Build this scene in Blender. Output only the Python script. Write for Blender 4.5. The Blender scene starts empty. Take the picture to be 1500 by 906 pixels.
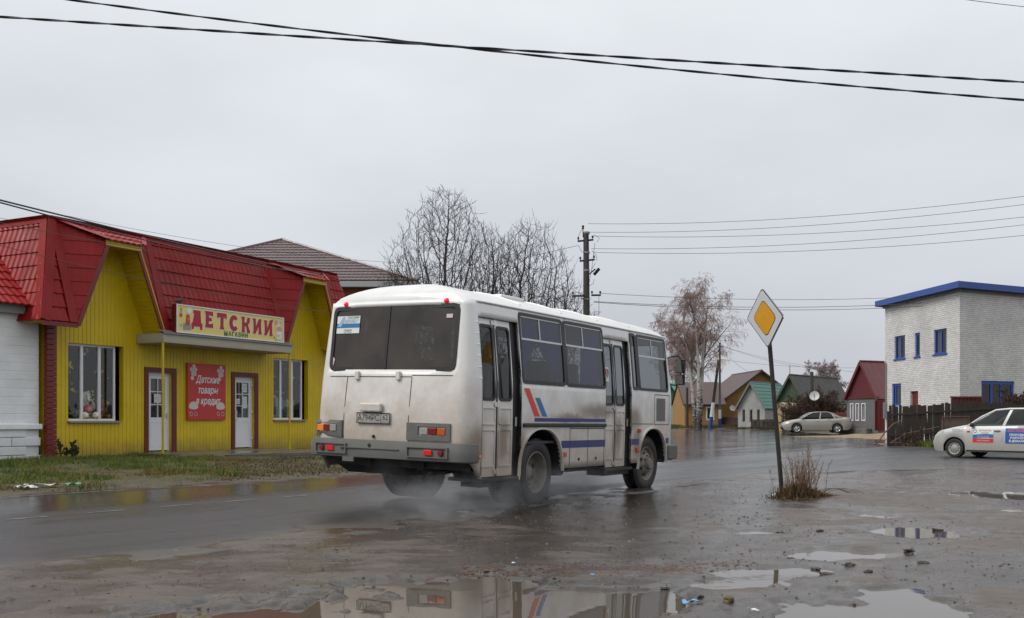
import bpy, bmesh, math, random
import numpy as np
from mathutils import Vector, Matrix, Euler
from mathutils.geometry import delaunay_2d_cdt
R = math.radians
random.seed(7)
sc = bpy.context.scene
COL = sc.collection
F0, CX, CY, HC = 1500.0, 750.0, 614.0, 1.18

def at(px, D, py=None):
    """world point at depth D (m in front of the photographer) on the line of sight of column px"""
    X = (px - CX) / F0 * D
    return (X, D) if py is None else (X, D, HC - (py - CY) / F0 * D)

# ---------------------------------------------------------------- noise
def _hash(ix, iy, seed):
    n = (ix * 374761393 + iy * 668265263 + seed * 974634777) & 0xFFFFFFFF
    n = ((n ^ (n >> 13)) * 1274126177) & 0xFFFFFFFF
    return ((n ^ (n >> 16)) & 0xFFFFFF) / float(0xFFFFFF)
def vnoise(x, y, seed=0):
    x = np.asarray(x, float); y = np.asarray(y, float)
    ix = np.floor(x).astype(np.int64); iy = np.floor(y).astype(np.int64)
    fx = x - ix; fy = y - iy
    fx = fx*fx*(3-2*fx); fy = fy*fy*(3-2*fy)
    a = _hash(ix, iy, seed); b = _hash(ix+1, iy, seed); c = _hash(ix, iy+1, seed); d = _hash(ix+1, iy+1, seed)
    return (a*(1-fx)+b*fx)*(1-fy) + (c*(1-fx)+d*fx)*fy
def fbm(x, y, oct=4, seed=0):
    s = 0; a = .5; t = 0
    for k in range(oct):
        s = s + a*vnoise(x*2**k+17.3*k, y*2**k-9.1*k, seed+k); t += a; a *= .5
    return s/t*2-1
def ss(a, b, x):
    t = np.clip((x-a)/(b-a), 0, 1); return t*t*(3-2*t)

# ---------------------------------------------------------------- mesh builder
class MB:
    def __init__(s): s.v = []; s.f = []; s.m = []; s.sm = []
    def add(s, vs, fs, mi=0, smooth=False):
        o = len(s.v); s.v += [tuple(p) for p in vs]
        for f in fs: s.f.append(tuple(i+o for i in f)); s.m.append(mi); s.sm.append(smooth)
        return s
    def box(s, x0, x1, y0, y1, z0, z1, mi=0, bev=0):
        if bev:
            b = bmesh.new(); bmesh.ops.create_cube(b, size=1)
            for v in b.verts:
                v.co = ((x0+x1)/2+v.co.x*(x1-x0), (y0+y1)/2+v.co.y*(y1-y0), (z0+z1)/2+v.co.z*(z1-z0))
            bmesh.ops.bevel(b, geom=b.edges[:], offset=bev, segments=2, affect='EDGES', profile=.5)
            s.bm(b, mi); b.free(); return s
        v = [(x0,y0,z0),(x1,y0,z0),(x1,y1,z0),(x0,y1,z0),(x0,y0,z1),(x1,y0,z1),(x1,y1,z1),(x0,y1,z1)]
        return s.add(v, [(0,3,2,1),(4,5,6,7),(0,1,5,4),(1,2,6,5),(2,3,7,6),(3,0,4,7)], mi)
    def bm(s, b, mi=0, smooth=False, M=None):
        b.verts.index_update()
        s.add([(M @ v.co if M else v.co) for v in b.verts], [tuple(v.index for v in f.verts) for f in b.faces], mi, smooth)
        return s
    def poly(s, pts, mi=0): return s.add(pts, [tuple(range(len(pts)))], mi)
    def prism(s, pts, d, mi=0, smooth=False):
        """closed outline pts (3D) extruded by vector d"""
        n = len(pts); d = Vector(d); a = [Vector(p) for p in pts]; b = [p+d for p in a]
        fs = [tuple(range(n))[::-1], tuple(range(n, 2*n))] + [(i, (i+1) % n, (i+1) % n+n, i+n) for i in range(n)]
        return s.add(a+b, fs, mi, smooth)
    def obox(s, c, u, v, w, mi=0):
        """oriented box: centre c, half vectors u v w"""
        c, u, v, w = map(Vector, (c, u, v, w)); P = []
        for k in (-1, 1):
            for j in (-1, 1):
                for i in (-1, 1): P.append(c+u*i+v*j+w*k)
        return s.add(P, [(0,2,3,1),(4,5,7,6),(0,1,5,4),(1,3,7,5),(3,2,6,7),(2,0,4,6)], mi)
    def tube(s, pts, r, seg=6, mi=0, smooth=True, cap=True):
        pts = [Vector(p) for p in pts]; n = len(pts)
        rr = r if isinstance(r, (list, tuple)) else [r]*n
        V = []; up = Vector((0, 0, 1)); prev = None
        for i, p in enumerate(pts):
            t = (pts[min(i+1, n-1)]-pts[max(i-1, 0)])
            t = t.normalized() if t.length > 1e-9 else up
            if prev is None:
                a = t.cross(up) if abs(t.z) < .95 else t.cross(Vector((1, 0, 0)))
            else: a = prev - t*prev.dot(t)
            if a.length < 1e-6: a = t.orthogonal()
            a.normalize(); prev = a; b = t.cross(a)
            for k in range(seg):
                q = 2*math.pi*k/seg; V.append(p+(a*math.cos(q)+b*math.sin(q))*rr[i])
        fs = [(i*seg+k, i*seg+(k+1) % seg, (i+1)*seg+(k+1) % seg, (i+1)*seg+k) for i in range(n-1) for k in range(seg)]
        if cap: fs += [tuple(range(seg))[::-1], tuple(range((n-1)*seg, n*seg))]
        return s.add(V, fs, mi, smooth)
    def lathe(s, prof, c, ax, seg=32, mi=0, smooth=True):
        """prof: list of (radius, offset along axis)"""
        ax = Vector(ax).normalized(); a = ax.orthogonal().normalized(); b = ax.cross(a); c = Vector(c); V = []
        for r, h in prof:
            for k in range(seg):
                q = 2*math.pi*k/seg; V.append(c+ax*h+(a*math.cos(q)+b*math.sin(q))*r)
        n = len(prof)
        fs = [(i*seg+k, i*seg+(k+1) % seg, (i+1)*seg+(k+1) % seg, (i+1)*seg+k) for i in range(n-1) for k in range(seg)]
        return s.add(V, fs, mi, smooth)
    def ball(s, c, r, mi=0, sub=2, sc3=(1, 1, 1), M=None):
        b = bmesh.new(); bmesh.ops.create_icosphere(b, subdivisions=sub, radius=1)
        MM = Matrix.Translation(c) @ (M or Matrix.Identity(4)) @ Matrix.Diagonal((r*sc3[0], r*sc3[1], r*sc3[2], 1))
        s.bm(b, mi, True, MM); b.free(); return s
    def rib(s, o, u, v, n, u0, u1, v0, v1, period, gw, dep, mi=0, phase=0):
        """sheet in the u,v plane whose ribs run along v: flats with V grooves every `period`"""
        o, u, v, n = map(Vector, (o, u, v, n)); xs = [(u0, 0)]
        k = math.floor((u0-phase)/period)
        while True:
            c = phase+k*period
            if c-gw > u1: break
            for d, h in ((-gw/2, 0), (0, -dep), (gw/2, 0)):
                if u0+1e-4 < c+d < u1-1e-4: xs.append((c+d, h))
            k += 1
        xs.append((u1, 0)); P = []
        for x, h in xs: P += [o+u*x+v*v0+n*h, o+u*x+v*v1+n*h]
        return s.add(P, [(2*i, 2*i+2, 2*i+3, 2*i+1) for i in range(len(xs)-1)], mi)
    def text(s, txt, o, u, v, size, mi=0, bold=0, shear=0, extrude=0, align='CENTER', xs=1, res=2, sp=1):
        cu = bpy.data.curves.new('lettering', 'FONT'); cu.body = txt; cu.size = size; cu.offset = bold; cu.shear = shear
        cu.extrude = extrude; cu.space_character = sp; cu.align_x = align; cu.align_y = 'CENTER'; cu.resolution_u = res
        ob = bpy.data.objects.new('lettering', cu); COL.objects.link(ob)
        dg = bpy.context.evaluated_depsgraph_get()
        me = bpy.data.meshes.new_from_object(ob.evaluated_get(dg))
        u, v = Vector(u).normalized(), Vector(v).normalized(); n = u.cross(v); o = Vector(o)
        s.add([o+u*p.co.x*xs+v*p.co.y+n*p.co.z for p in me.vertices], [tuple(f.vertices) for f in me.polygons], mi)
        bpy.data.objects.remove(ob); bpy.data.curves.remove(cu); bpy.data.meshes.remove(me); return s
    def build(s, name, mats, parent=None, sharp=40):
        me = bpy.data.meshes.new(name); me.from_pydata(s.v, [], s.f)
        if not isinstance(mats, (list, tuple)): mats = [mats]
        for m in mats: me.materials.append(m)
        me.polygons.foreach_set('material_index', s.m); me.polygons.foreach_set('use_smooth', s.sm)
        me.update()
        if any(s.sm):
            try: me.set_sharp_from_angle(angle=R(sharp))
            except Exception: pass
        o = bpy.data.objects.new(name, me); COL.objects.link(o); o.parent = parent
        return o

def tag(o, label=None, cat=None, group=None, kind=None):
    if label: o['label'] = label
    if cat: o['category'] = cat; o['kind'] = 'thing'
    if group: o['group'] = group
    if kind: o['kind'] = kind
    return o
def root(name, loc, rz, label, cat, group=None, rot=None):
    o = bpy.data.objects.new(name, None); COL.objects.link(o); o.location = (loc[0], loc[1], loc[2] if len(loc) > 2 else 0)
    o.rotation_euler = rot if rot else (0, 0, rz); o.empty_display_size = .2
    return tag(o, label, cat, group)
def dup(o, parent=None):
    c = o.copy(); COL.objects.link(c); c.parent = parent
    for ch in list(o.children): dup(ch, c)
    return c

# ---------------------------------------------------------------- materials
MATS = {}
def mat(name, col, rough=.6, spec=.5, metal=0, var=.0, vscale=3, bump=0, bscale=40, dirt=None, rvar=0, emit=None, estr=0, coat=0, sc3=None):
    """procedural Principled; var = tone variation, dirt = (colour, amount, scale, zlo, zhi) grime by noise, heavier low down"""
    if name in MATS: return MATS[name]
    m = bpy.data.materials.new(name); m.use_nodes = True; nt = m.node_tree; N = nt.nodes; L = nt.links
    b = N['Principled BSDF']; b.inputs['Roughness'].default_value = rough
    b.inputs['Specular IOR Level'].default_value = spec; b.inputs['Metallic'].default_value = metal
    if coat: b.inputs['Coat Weight'].default_value = coat; b.inputs['Coat Roughness'].default_value = .1
    b.inputs['Base Color'].default_value = (*col, 1)
    tc = N.new('ShaderNodeTexCoord'); src = tc.outputs['Object']
    if sc3:
        mp = N.new('ShaderNodeMapping'); mp.inputs['Scale'].default_value = sc3; L.new(src, mp.inputs['Vector']); src = mp.outputs[0]
    out = None
    if var:
        n = N.new('ShaderNodeTexNoise'); n.inputs['Scale'].default_value = vscale; n.inputs['Detail'].default_value = 6; n.inputs['Roughness'].default_value = .65
        L.new(src, n.inputs['Vector'])
        mr = N.new('ShaderNodeMapRange'); mr.inputs[1].default_value = .3; mr.inputs[2].default_value = .7
        mr.inputs[3].default_value = 1-var; mr.inputs[4].default_value = 1+var*.6; L.new(n.outputs['Fac'], mr.inputs[0])
        mx = N.new('ShaderNodeVectorMath'); mx.operation = 'SCALE'; mx.inputs[0].default_value = col
        L.new(mr.outputs[0], mx.inputs['Scale']); out = mx.outputs[0]
    if dirt:
        dc, amt, dsc, zl, zh = dirt
        n = N.new('ShaderNodeTexNoise'); n.inputs['Scale'].default_value = dsc; n.inputs['Detail'].default_value = 8; n.inputs['Roughness'].default_value = .7
        L.new(tc.outputs['Object'], n.inputs['Vector'])
        sp = N.new('ShaderNodeSeparateXYZ'); L.new(tc.outputs['Object'], sp.inputs[0])
        mr = N.new('ShaderNodeMapRange'); mr.inputs[1].default_value = zl; mr.inputs[2].default_value = zh; mr.inputs[3].default_value = 1; mr.inputs[4].default_value = 0
        L.new(sp.outputs['Z'], mr.inputs[0])
        ad = N.new('ShaderNodeMath'); ad.operation = 'MULTIPLY_ADD'; ad.inputs[1].default_value = amt; L.new(mr.outputs[0], ad.inputs[0])
        m2 = N.new('ShaderNodeMapRange'); m2.inputs[1].default_value = .35; m2.inputs[2].default_value = .7; m2.inputs[3].default_value = -.16*amt; m2.inputs[4].default_value = .16*amt
        L.new(n.outputs['Fac'], m2.inputs[0]); L.new(m2.outputs[0], ad.inputs[2]); ad.use_clamp = True
        mx = N.new('ShaderNodeMix'); mx.data_type = 'RGBA'; L.new(ad.outputs[0], mx.inputs[0])
        if out: L.new(out, mx.inputs[6])
        else: mx.inputs[6].default_value = (*col, 1)
        mx.inputs[7].default_value = (*dc, 1); out = mx.outputs[2]
        rr = N.new('ShaderNodeMapRange'); rr.inputs[3].default_value = rough; rr.inputs[4].default_value = .75
        L.new(ad.outputs[0], rr.inputs[0]); L.new(rr.outputs[0], b.inputs['Roughness'])
    if out: L.new(out, b.inputs['Base Color'])
    if rvar:
        n = N.new('ShaderNodeTexNoise'); n.inputs['Scale'].default_value = vscale*1.7; n.inputs['Detail'].default_value = 5; L.new(src, n.inputs['Vector'])
        mr = N.new('ShaderNodeMapRange'); mr.inputs[1].default_value = .3; mr.inputs[2].default_value = .7; mr.inputs[3].default_value = max(.02, rough-rvar); mr.inputs[4].default_value = rough+rvar
        L.new(n.outputs['Fac'], mr.inputs[0]); L.new(mr.outputs[0], b.inputs['Roughness'])
    if bump:
        n = N.new('ShaderNodeTexNoise'); n.inputs['Scale'].default_value = bscale; n.inputs['Detail'].default_value = 5; L.new(src, n.inputs['Vector'])
        bp = N.new('ShaderNodeBump'); bp.inputs['Strength'].default_value = 1; bp.inputs['Distance'].default_value = bump
        L.new(n.outputs['Fac'], bp.inputs['Height']); L.new(bp.outputs[0], b.inputs['Normal'])
    if emit: b.inputs['Emission Color'].default_value = (*emit, 1); b.inputs['Emission Strength'].default_value = estr
    MATS[name] = m; return m

def glassmat(name, tint, rough=.02, dirt=0, dcol=(.2, .18, .16), refl=1.0):
    m = bpy.data.materials.new(name); m.use_nodes = True; nt = m.node_tree; N = nt.nodes; L = nt.links
    N.remove(N['Principled BSDF']); out = N['Material Output']
    tr = N.new('ShaderNodeBsdfTransparent'); tr.inputs[0].default_value = (*tint, 1)
    gl = N.new('ShaderNodeBsdfGlossy'); gl.inputs['Roughness'].default_value = rough; gl.inputs[0].default_value = (refl, refl, refl, 1)
    fr = N.new('ShaderNodeFresnel'); ge = N.new('ShaderNodeNewGeometry'); io = N.new('ShaderNodeMapRange'); io.inputs[3].default_value = 1.5; io.inputs[4].default_value = 1/1.5
    L.new(ge.outputs['Backfacing'], io.inputs[0]); L.new(io.outputs[0], fr.inputs[0])
    mx = N.new('ShaderNodeMixShader'); L.new(fr.outputs[0], mx.inputs[0]); L.new(tr.outputs[0], mx.inputs[1]); L.new(gl.outputs[0], mx.inputs[2])
    last = mx
    if dirt:
        df = N.new('ShaderNodeBsdfDiffuse'); df.inputs[0].default_value = (*dcol, 1)
        tc = N.new('ShaderNodeTexCoord'); n = N.new('ShaderNodeTexNoise'); n.inputs['Scale'].default_value = 2.2; n.inputs['Detail'].default_value = 7
        L.new(tc.outputs['Object'], n.inputs['Vector'])
        mr = N.new('ShaderNodeMapRange'); mr.inputs[1].default_value = .3; mr.inputs[2].default_value = .75; mr.inputs[3].default_value = dirt*.5; mr.inputs[4].default_value = dirt*1.3
        L.new(n.outputs['Fac'], mr.inputs[0])
        m2 = N.new('ShaderNodeMixShader'); L.new(mr.outputs[0], m2.inputs[0]); L.new(last.outputs[0], m2.inputs[1]); L.new(df.outputs[0], m2.inputs[2]); last = m2
    L.new(last.outputs[0], out.inputs['Surface']); return m

def attr_mat(name, attr, cols, rough=.8, spec=.3):
    """colour ramp over a per-vertex attribute (random tone of each blade / twig)"""
    m = bpy.data.materials.new(name); m.use_nodes = True; nt = m.node_tree; N = nt.nodes; L = nt.links; b = N['Principled BSDF']
    a = N.new('ShaderNodeAttribute'); a.attribute_name = attr; cr = N.new('ShaderNodeValToRGB')
    e = cr.color_ramp.elements
    while len(e) < len(cols): e.new(.5)
    for i, c in enumerate(cols): e[i].position = i/(len(cols)-1); e[i].color = (*c, 1)
    L.new(a.outputs['Fac'], cr.inputs[0]); L.new(cr.outputs[0], b.inputs['Base Color'])
    b.inputs['Roughness'].default_value = rough; b.inputs['Specular IOR Level'].default_value = spec
    return m

def brickmat(name, c1, c2, mortar, bw, bh, ms=.01, rough=.8, swap='xz', bump=.006, off=.5, wet=0):
    m = bpy.data.materials.new(name); m.use_nodes = True; nt = m.node_tree; N = nt.nodes; L = nt.links; b = N['Principled BSDF']
    tc = N.new('ShaderNodeTexCoord'); sp = N.new('ShaderNodeSeparateXYZ'); L.new(tc.outputs['Object'], sp.inputs[0])
    cb = N.new('ShaderNodeCombineXYZ')
    ad = N.new('ShaderNodeMath'); ad.operation = 'ADD'; L.new(sp.outputs['X'], ad.inputs[0]); L.new(sp.outputs['Y'], ad.inputs[1])
    L.new(ad.outputs[0], cb.inputs[0]); L.new(sp.outputs['Z'], cb.inputs[1])
    br = N.new('ShaderNodeTexBrick'); br.inputs['Scale'].default_value = 1; br.inputs['Brick Width'].default_value = bw; br.inputs['Row Height'].default_value = bh
    br.inputs['Mortar Size'].default_value = ms; br.offset = off; br.inputs['Mortar Smooth'].default_value = .3
    br.inputs['Color1'].default_value = (*c1, 1); br.inputs['Color2'].default_value = (*c2, 1); br.inputs['Mortar'].default_value = (*mortar, 1)
    L.new(cb.outputs[0], br.inputs['Vector'])
    n = N.new('ShaderNodeTexNoise'); n.inputs['Scale'].default_value = .8; n.inputs['Detail'].default_value = 6; L.new(tc.outputs['Object'], n.inputs['Vector'])
    mr = N.new('ShaderNodeMapRange'); mr.inputs[1].default_value = .3; mr.inputs[2].default_value = .7; mr.inputs[3].default_value = .86; mr.inputs[4].default_value = 1.06; L.new(n.outputs['Fac'], mr.inputs[0])
    vm = N.new('ShaderNodeVectorMath'); vm.operation = 'SCALE'; L.new(br.outputs['Color'], vm.inputs[0]); L.new(mr.outputs[0], vm.inputs['Scale']); L.new(vm.outputs[0], b.inputs['Base Color'])
    bp = N.new('ShaderNodeBump'); bp.inputs['Distance'].default_value = bump; bp.invert = True; L.new(br.outputs['Fac'], bp.inputs['Height']); L.new(bp.outputs[0], b.inputs['Normal'])
    b.inputs['Roughness'].default_value = rough; return m
# ================================================================ THE GROUND
GREY = (.42, .42, .42)
# road-left-edge line and its coordinates
E0 = np.array((-7.76, 15.53)); ED = np.array((.588, .809))
def edge_left(x, y):   # metres to the left of the painted edge line
    return -(x-E0[0])*ED[1] + (y-E0[1])*ED[0]

ASPH = [(-30, -15), (-7.76, 15.53), (-3.55, 21.3), (-1.2, 27), (3, 45), (8.5, 70), (14, 98), (19, 103), (22, 97), (23, 82), (21.8, 63), (20.8, 53), (17.0, 46.8),
        (17.3, 42.6), (30, 40.8), (60, 44), (60, 27), (12.2, 24.4), (8.5, 23.3), (6.3, 22), (3.2, 18.3), (1.05, 15.0), (-.78, 11.7), (-2.1, 9.5), (-3.75, 7.5), (-14, -8), (-22, -20)]
def poly_sd(x, y, P):
    """signed distance to polygon, positive inside"""
    x = np.asarray(x, float); y = np.asarray(y, float); d = np.full(x.shape, 1e9); ins = np.zeros(x.shape, bool)
    n = len(P)
    for i in range(n):
        ax, ay = P[i]; bx, by = P[(i+1) % n]; ex, ey = bx-ax, by-ay
        t = np.clip(((x-ax)*ex+(y-ay)*ey)/(ex*ex+ey*ey), 0, 1)
        d = np.minimum(d, np.hypot(x-ax-t*ex, y-ay-t*ey))
        c = ((ay > y) != (by > y)) & (x < (bx-ax)*(y-ay)/((by-ay) if by != ay else 1e-9)+ax)
        ins ^= c
    return np.where(ins, d, -d)

def road_z(x, y): return .2*ss(42, 100, y) - .0*x
def bank(x, y):
    """how far the land beyond the asphalt stands above it"""
    x = np.asarray(x, float); y = np.asarray(y, float)
    sd0 = poly_sd(x, y, ASPH); e = np.minimum(edge_left(x, y), -sd0)
    left = np.where(y < 60, ss(.0, .5, e)*.07 + ss(.5, 7, e)*.165, 0)
    far = .2*ss(0, 5, -poly_sd(x, y, ASPH))*ss(34, 40, y)*(1-ss(60, 62, np.where(e > 0, 0, 0)+0*y))
    fence = .22*ss(41.5, 44, y)*ss(14.5, 17, x)*(1-ss(60, 75, y))*ss(.2, 3, -poly_sd(x, y, ASPH))
    return np.maximum(left, far)+fence

# basins that hold water: (x, y, rx, ry, angle, depth)
BAS = [(-.15, 5.75, 1.18, 1.75, 0, .06), (-1.15, 5.55, 1.15, 1.15, 0, .075), (.55, 6.5, .62, .75, 0, .055),
       (2.2, 5.7, .78, 1.2, -6, .055), (1.45, 7.4, .55, .4, 18, .03), (2.0, 7.95, .7, .30, 14, .034), (3.0, 9.0, .8, .36, 20, .034),
       (4.25, 10.7, .55, .7, 0, .038), (4.45, 12.6, .3, .5, 0, .036), (6.25, 13.25, .8, .42, 4, .04), (7.7, 15.9, 1.7, .95, 0, .05), (2.75, 10.75, .55, .2, 8, .035),
       (3.1, 7.1, .8, .2, 6, .02), (-6.5, 31.2, .9, .3, 36, 0)]
WATER = -.017
def mud(x, y):
    """fine relief of the unpaved ground near the photographer"""
    m = .008+.024*fbm(x*.55, y*.55, 3, 3) + .015*fbm(x*2.0, y*2.0, 3, 11) + .004*fbm(x*8, y*8, 3, 23)
    r = 1-np.abs(fbm(x*1.3+.4*fbm(x*.8, y*.8, 2, 9), y*.8, 3, 31)); m = m + .016*(r-.8)
    # tyre ruts running with the side road
    u = (x*.93 - y*.36)+.25*fbm(x*.3, y*.3, 2, 5); m = m - .018*np.exp(-((np.mod(u+.8, 1.75)-.8)/.16)**2)*ss(1.2, 2.4, x)*(.5+.5*fbm(x*.7, y*.5, 2, 44))
    for (bx, by, rx, ry, a, dp) in BAS:
        ca, sa = math.cos(R(a)), math.sin(R(a)); dx = x-bx; dy = y-by
        q = np.sqrt(((dx*ca+dy*sa)/rx)**2+((-dx*sa+dy*ca)/ry)**2)+.6*fbm(x*1.5, y*1.5, 4, 61)+.34*fbm(x*6, y*6, 3, 62)
        m = m - dp*(1-ss(.55, 1.12, q))
    return m
MOUND = (5.75, 15.0)
def ground_z(x, y, detail=True):
    x = np.asarray(x, float); y = np.asarray(y, float)
    z = road_z(x, y)+bank(x, y)
    if detail:
        near = 1-ss(26, 40, np.hypot(x, y))
        z = z + mud(x, y)*np.maximum(near, .25)*np.where(edge_left(x, y) > -.2, .6, 1)+.03*fbm(x*.12, y*.12, 2, 70)*ss(30, 60, y)
        z = z + .05*np.exp(-(((x-MOUND[0])/1.1)**2+((y-MOUND[1])/.8)**2))
        z = z + .16*np.exp(-(((x-20.2)/3.2)**2+((y-63.5)/2.2)**2)) + .1*np.exp(-(((x-24.5)/3)**2+((y-60)/2.2)**2))   # sand heap before the saloon car
    sd = poly_sd(x, y, ASPH)
    z = z - ss(.5, 1.1, sd)*(.020+.0014*np.hypot(x, y))
    return z

def ground_sheet():
    fine = np.linspace(-34, 34, 620); 
    ang = np.concatenate([np.linspace(-180, -36, 40)[:-1], fine, np.linspace(36, 180, 40)[1:-1]]); ang = np.radians(ang)
    rad = [1.0, 2.2, 3.2, 4.0]
    while rad[-1] < 900:
        d = rad[-1]; rad.append(d+max(.018, min(d*d/1150.0, d*.06)))
    rad = np.array(rad); na, nr = len(ang), len(rad)
    A, Rr = np.meshgrid(ang, rad); X = Rr*np.sin(A); Y = Rr*np.cos(A)
    Z = ground_z(X.ravel(), Y.ravel())
    V = np.stack([X.ravel(), Y.ravel(), Z], 1); V = np.vstack([V, [[0, 0, 0]]])
    i, j = np.meshgrid(np.arange(nr-1), np.arange(na), indexing='ij'); j2 = (j+1) % na
    Q = np.stack([i*na+j, i*na+j2, (i+1)*na+j2, (i+1)*na+j], -1).reshape(-1, 4)
    T = [(na*nr, (k+1) % na, k) for k in range(na)]
    me = bpy.data.meshes.new('ground'); me.vertices.add(len(V)); me.vertices.foreach_set('co', V.ravel())
    nl = Q.size+3*len(T); me.loops.add(nl); me.polygons.add(len(Q)+len(T))
    me.loops.foreach_set('vertex_index', np.concatenate([Q.ravel(), np.array(T).ravel()]))
    me.polygons.foreach_set('loop_start', np.concatenate([np.arange(len(Q))*4, len(Q)*4+np.arange(len(T))*3]))
    me.polygons.foreach_set('use_smooth', np.ones(len(Q)+len(T), bool)); me.update(); me.validate()
    # turf mask and wetness masks as attributes of the land itself
    sd = poly_sd(V[:, 0], V[:, 1], ASPH); e = np.minimum(edge_left(V[:, 0], V[:, 1]), -sd); sd = poly_sd(V[:, 0], V[:, 1], ASPH)
    turf = ss(-.1, .5, e+.3*fbm(V[:, 0]*1.2, V[:, 1]*1.2, 3, 90))*(V[:, 1] < 60)
    turf = np.maximum(turf, ss(.2, 1.5, -sd+.8*fbm(V[:, 0]*.5, V[:, 1]*.5, 3, 91))*(V[:, 1] > 40))
    a = me.attributes.new('turf', 'FLOAT', 'POINT'); a.data.foreach_set('value', turf.astype(np.float32))
    o = bpy.data.objects.new('ground', me); COL.objects.link(o); return tag(o, kind='structure')

def ground_material():
    m = bpy.data.materials.new('wet_muddy_ground'); m.use_nodes = True; nt = m.node_tree; N = nt.nodes; L = nt.links; b = N['Principled BSDF']
    geo = N.new('ShaderNodeTexCoord'); src = geo.outputs['Object']
    def noise(s, d=6, r=.6, st=None):
        n = N.new('ShaderNodeTexNoise'); n.inputs['Scale'].default_value = s; n.inputs['Detail'].default_value = d; n.inputs['Roughness'].default_value = r
        if st:
            mp = N.new('ShaderNodeMapping'); mp.inputs['Scale'].default_value = st; mp.inputs['Rotation'].default_value = (0, 0, R(20)); L.new(src, mp.inputs[0]); L.new(mp.outputs[0], n.inputs['Vector'])
        else: L.new(src, n.inputs['Vector'])
        return n.outputs['Fac']
    def ramp(x, stops):
        c = N.new('ShaderNodeValToRGB'); e = c.color_ramp.elements
        while len(e) < len(stops): e.new(.5)
        for i, (p, q) in enumerate(stops): e[i].position = p; e[i].color = (*q, 1) if isinstance(q, tuple) else (q, q, q, 1)
        L.new(x, c.inputs[0]); return c.outputs[0]
    def mix(f, a, c):
        x = N.new('ShaderNodeMix'); x.data_type = 'RGBA'
        if isinstance(f, float): x.inputs[0].default_value = f
        else: L.new(f, x.inputs[0])
        L.new(a, x.inputs[6]); L.new(c, x.inputs[7]); return x.outputs[2]
    big = noise(.55, 5); mid = noise(4, 8, .7); fin = noise(60, 5, .7); peb = noise(22, 4, .8)
    base = ramp(mid, [(.32, (.030, .022, .017)), (.5, (.064, .049, .038)), (.68, (.115, .092, .074))])
    dark = ramp(fin, [(.35, (.035, .027, .022)), (.6, (.12, .098, .082))])
    c1 = mix(ramp(big, [(.42, 0.), (.6, .75)]), base, dark)
    crumbs = ramp(peb, [(.62, 0.), (.68, 1.)]); rgb = N.new('ShaderNodeRGB'); rgb.outputs[0].default_value = (.035, .022, .016, 1)
    c2 = mix(crumbs, c1, rgb.outputs[0])
    turfc = ramp(noise(5, 6, .7), [(.3, (.035, .03, .014)), (.5, (.06, .055, .02)), (.7, (.085, .07, .03))])
    at_ = N.new('ShaderNodeAttribute'); at_.attribute_name = 'turf'
    col = mix(at_.outputs['Fac'], c2, turfc); L.new(col, b.inputs['Base Color'])
    # low ground lies wet and dark beside the water, the crests dry out a little
    sz = N.new('ShaderNodeSeparateXYZ'); L.new(src, sz.inputs[0])
    hz = N.new('ShaderNodeMapRange'); hz.inputs[1].default_value = -.016; hz.inputs[2].default_value = .022; hz.inputs[3].default_value = .42; hz.inputs[4].default_value = -.22; L.new(sz.outputs['Z'], hz.inputs[0])
    wa = N.new('ShaderNodeMath'); wa.operation = 'ADD'; L.new(hz.outputs[0], wa.inputs[0]); L.new(noise(.8, 7, .65, (1, 2.8, 1)), wa.inputs[1])
    wetf = ramp(wa.outputs[0], [(.33, 0.), (.56, 1.)])
    wet = ramp(wetf, [(0., .50), (.5, .27), (1., .13)]); rg = mix(at_.outputs['Fac'], wet, ramp(big, [(0., .7), (1., .8)]))
    wc = N.new('ShaderNodeVectorMath'); wc.operation = 'MULTIPLY'; L.new(col, wc.inputs[0]); L.new(ramp(wetf, [(0., (1.0, .95, .90)), (1., (.55, .54, .53))]), wc.inputs[1]); L.new(wc.outputs[0], b.inputs['Base Color'])
    L.new(rg, b.inputs['Roughness'])
    bp = N.new('ShaderNodeBump'); bp.inputs['Distance'].default_value = .013; L.new(mid, bp.inputs['Height'])
    b2 = N.new('ShaderNodeBump'); b2.inputs['Distance'].default_value = .0022; L.new(fin, b2.inputs['Height']); L.new(bp.outputs[0], b2.inputs['Normal'])
    b3 = N.new('ShaderNodeBump'); b3.inputs['Distance'].default_value = .003; L.new(crumbs, b3.inputs['Height']); L.new(b2.outputs[0], b3.inputs['Normal'])
    L.new(b3.outputs[0], b.inputs['Normal']); return m

ground = ground_sheet(); ground.data.materials.append(ground_material())

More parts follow.
